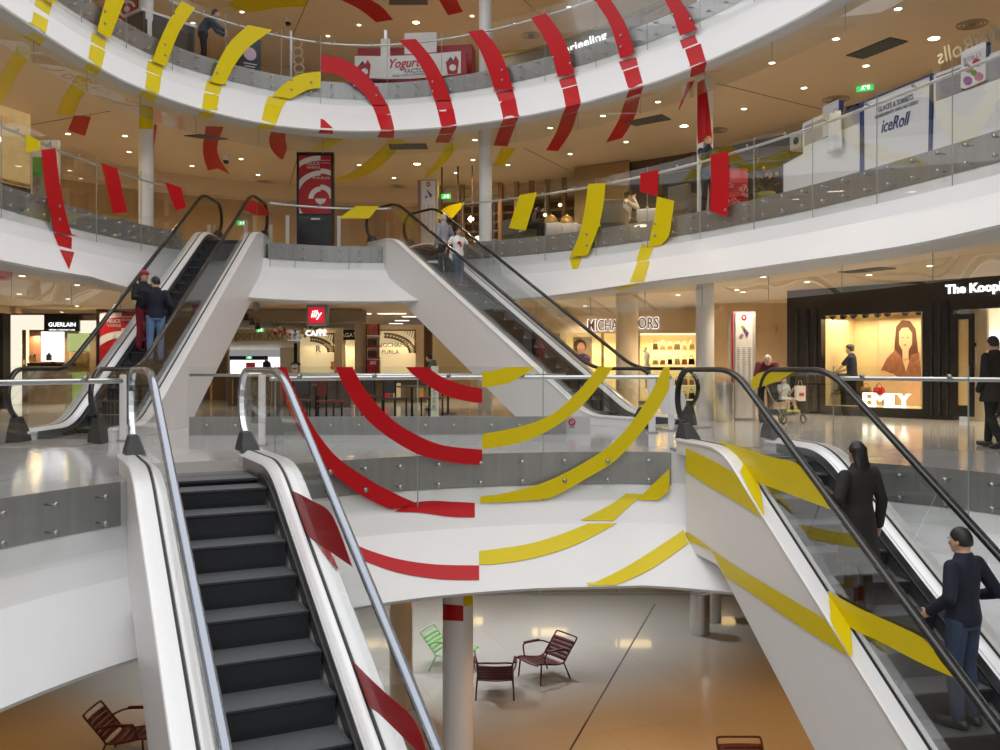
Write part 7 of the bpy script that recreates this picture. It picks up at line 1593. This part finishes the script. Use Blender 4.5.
# seated shop window mannequin
c = kp(852, 380, .85); c.z = 0; person('seated shop window mannequin in a navy top with a hat', V((c.x, c.y, kp(852, 377, .85).z - .50)), RZK + PI / 2 + .25, dict(SIT, rw=(.14, .42, .62), re=(.24, .2, .70), lw=(-.14, .46, .60), le=(-.24, .24, .70)), cloth('mannequin_navy', (.015, .02, .06, 1)), cloth('denim_dark', (.05, .07, .13, 1)), sleeves=.3, bottom_len=.1, shoes=(.5, .42, .05, 1), hair='brown', skin=mat('mannequin_skin', (.75, .62, .45, 1), .4), vox=.016, name='mannequin', cat='mannequin', cap=cloth('grey_hat', (.10, .11, .14, 1)))
c2 = kp(852, 380, .85); t_ = thing('display_plinth', 'dark plinth seat under the seated mannequin', 'plinth', V((c2.x, c2.y, .22)), RZK); zt2 = kp(852, 377, .85).z - .22 - .09
mb = MB(); mb.box((0, 0, zt2 / 2), (.42, .36, zt2)); mb.build('body', SHOPBLACK, t_, bevel=.01); mb = MB(); mb.box((0, 0, zt2 + .01), (.46, .40, .03)); mb.build('top', BROWN, t_, bevel=.006)
# shop mannequin in the entrance
c = kp(995, 380, 2.0); c.z = 0; person('mannequin in a dark coat inside the black shop entrance', c, RZK - .3, None, BLACKK, cloth('black_trousers', (.012, .012, .012, 1)), hair='dark', coat=.35, vox=.018, name='mannequin', cat='mannequin')
# ---------------------------------------------------------------- light, camera, view
sc = bpy.context.scene
w = bpy.data.worlds.new('sky'); sc.world = w; w.use_nodes = True; nt = w.node_tree
bg = nt.nodes['Background']
tc = nt.nodes.new('ShaderNodeTexCoord'); sp = nt.nodes.new('ShaderNodeSeparateXYZ'); nt.links.new(tc.outputs['Generated'], sp.inputs[0])
rp = nt.nodes.new('ShaderNodeValToRGB')
rp.color_ramp.elements[0].position = 0.0; rp.color_ramp.elements[0].color = (.12, .12, .125, 1)
rp.color_ramp.elements[1].position = .55; rp.color_ramp.elements[1].color = (1.0, 1.0, 1.02, 1)
e = rp.color_ramp.elements.new(.18); e.color = (.30, .30, .31, 1)
nt.links.new(sp.outputs['Z'], rp.inputs[0]); nt.links.new(rp.outputs[0], bg.inputs['Color']); bg.inputs['Strength'].default_value = SKY
def spot(p, energy, col=(1, .80, .56), size=2.2, r=.08, blend=.7, rot=(0, 0, 0)):
    l = bpy.data.lights.new('downlight_or_fill', 'SPOT'); l.energy = energy; l.color = col; l.spot_size = size; l.spot_blend = blend; l.shadow_soft_size = r
    o = bpy.data.objects.new('downlight_or_fill', l); COL.objects.link(o); o.location = p; o.rotation_euler = rot; return o
def area(p, sx, sy, energy, col=(1, .8, .55), rot=(0, 0, 0), name='ceiling_glow'):
    l = bpy.data.lights.new(name, 'AREA'); l.shape = 'RECTANGLE'; l.size = sx; l.size_y = sy; l.energy = energy; l.color = col
    o = bpy.data.objects.new(name, l); COL.objects.link(o); o.location = p; o.rotation_euler = rot; return o
for p in LIGHTPTS: spot(p + V((0, 0, -.05)), DLW * (1.1 if p.z < 4 else .62))
# two more rows of spots under each gallery ceiling, without fittings
for F, e in ((L1, 1.0), (L2, 1.0), (L3, 1.0)):
    c = {L1: 3.1, L2: L3 - 1.35, L3: 12.0}[F]
    n = 9
    for i in range(n):
        t = UP.len * (.10 + .80 * i / (n - 1))
        for off in (-3.2, -6.5):
            spot(UP.p(t, off, c - .06), DLW * (1.6 if F == L1 else .85))
for (x, y, e) in ((3.6, 15, 1), (5.2, 17, .8), (4.6, 12.8, 1), (6.5, 15, .8), (2.6, 12.4, .9), (.8, 12.6, .9), (2.2, 14.6, .7), (.2, 14.2, .6), (-6.5, 13.6, .8), (-8.2, 14.5, .8)):
    spot(V((x, y, -1.42)), 115 * e, (1, .47, .12), 1.6)
for (x, y) in ((-4, 17), (-1, 18.5), (1.5, 18.5), (-6, 18.5), (0, 21), (3, 21), (-3, 21), (-2, 16.5)):  # added white spots, stand in for daylight reaching the ground floor
    spot(V((x, y, -1.42)), 235, (.96, .98, 1), 1.9)
# lamps inside the shop windows
c = kp(870, 330, .9); area(V((c.x, c.y, 2.36)), 2.4, 1.0, 55, (1, .80, .48), (0, 0, RZK), 'window_lamp')
c = kp(1000, 330, 1.8); area(V((c.x, c.y, 2.8)), 2.0, 2.0, 70, (1, .88, .68), (0, 0, RZK), 'shop_lamp')
for (px, y, e) in ((600, 30.9, 60), (672, 30.9, 60), (347, 37.0, 14), (320, 36.1, 5), (398, 34.15, 6), (50, 30.3, 70), (80, 30.3, 50)):
    c = at_y(px, 338, y); area(V((c.x, c.y - .1, 2.05 if y > 30.5 else 2.2)), 1.2, .3, e, (1, .82, .5), (0, 0, 0), 'window_lamp')
for (x, y, e) in ((-9, 45, 260), (-7, 36, 160), (-3, 28, 160), (0, 33, 160), (-12, 27, 160), (4, 26.5, 160), (8, 25, 130)):
    spot(V((x, y, 2.2 if y > 37 else 3.04)), e * 1.3, (1, .84, .6))
cam = bpy.data.cameras.new('camera'); cam.sensor_width = 36; cam.lens = 36 * K / 1000; cam.shift_y = -(375 - HY) / 1000
co = bpy.data.objects.new('camera', cam); COL.objects.link(co); co.location = EYE; co.rotation_euler = (PI / 2, 0, 0); cam.clip_end = 300; cam.clip_start = .05
sc.camera = co
sc.view_settings.view_transform = 'Standard'; sc.view_settings.look = 'None'; sc.view_settings.gamma = 1; sc.view_settings.exposure = EXPO
sc.view_settings.use_curve_mapping = False
cy = sc.cycles
cy.max_bounces = 7; cy.diffuse_bounces = 4; cy.glossy_bounces = 4; cy.transmission_bounces = 4; cy.transparent_max_bounces = 24
cy.use_denoising = True; cy.sample_clamp_indirect = 6; cy.caustics_reflective = False; cy.caustics_refractive = False
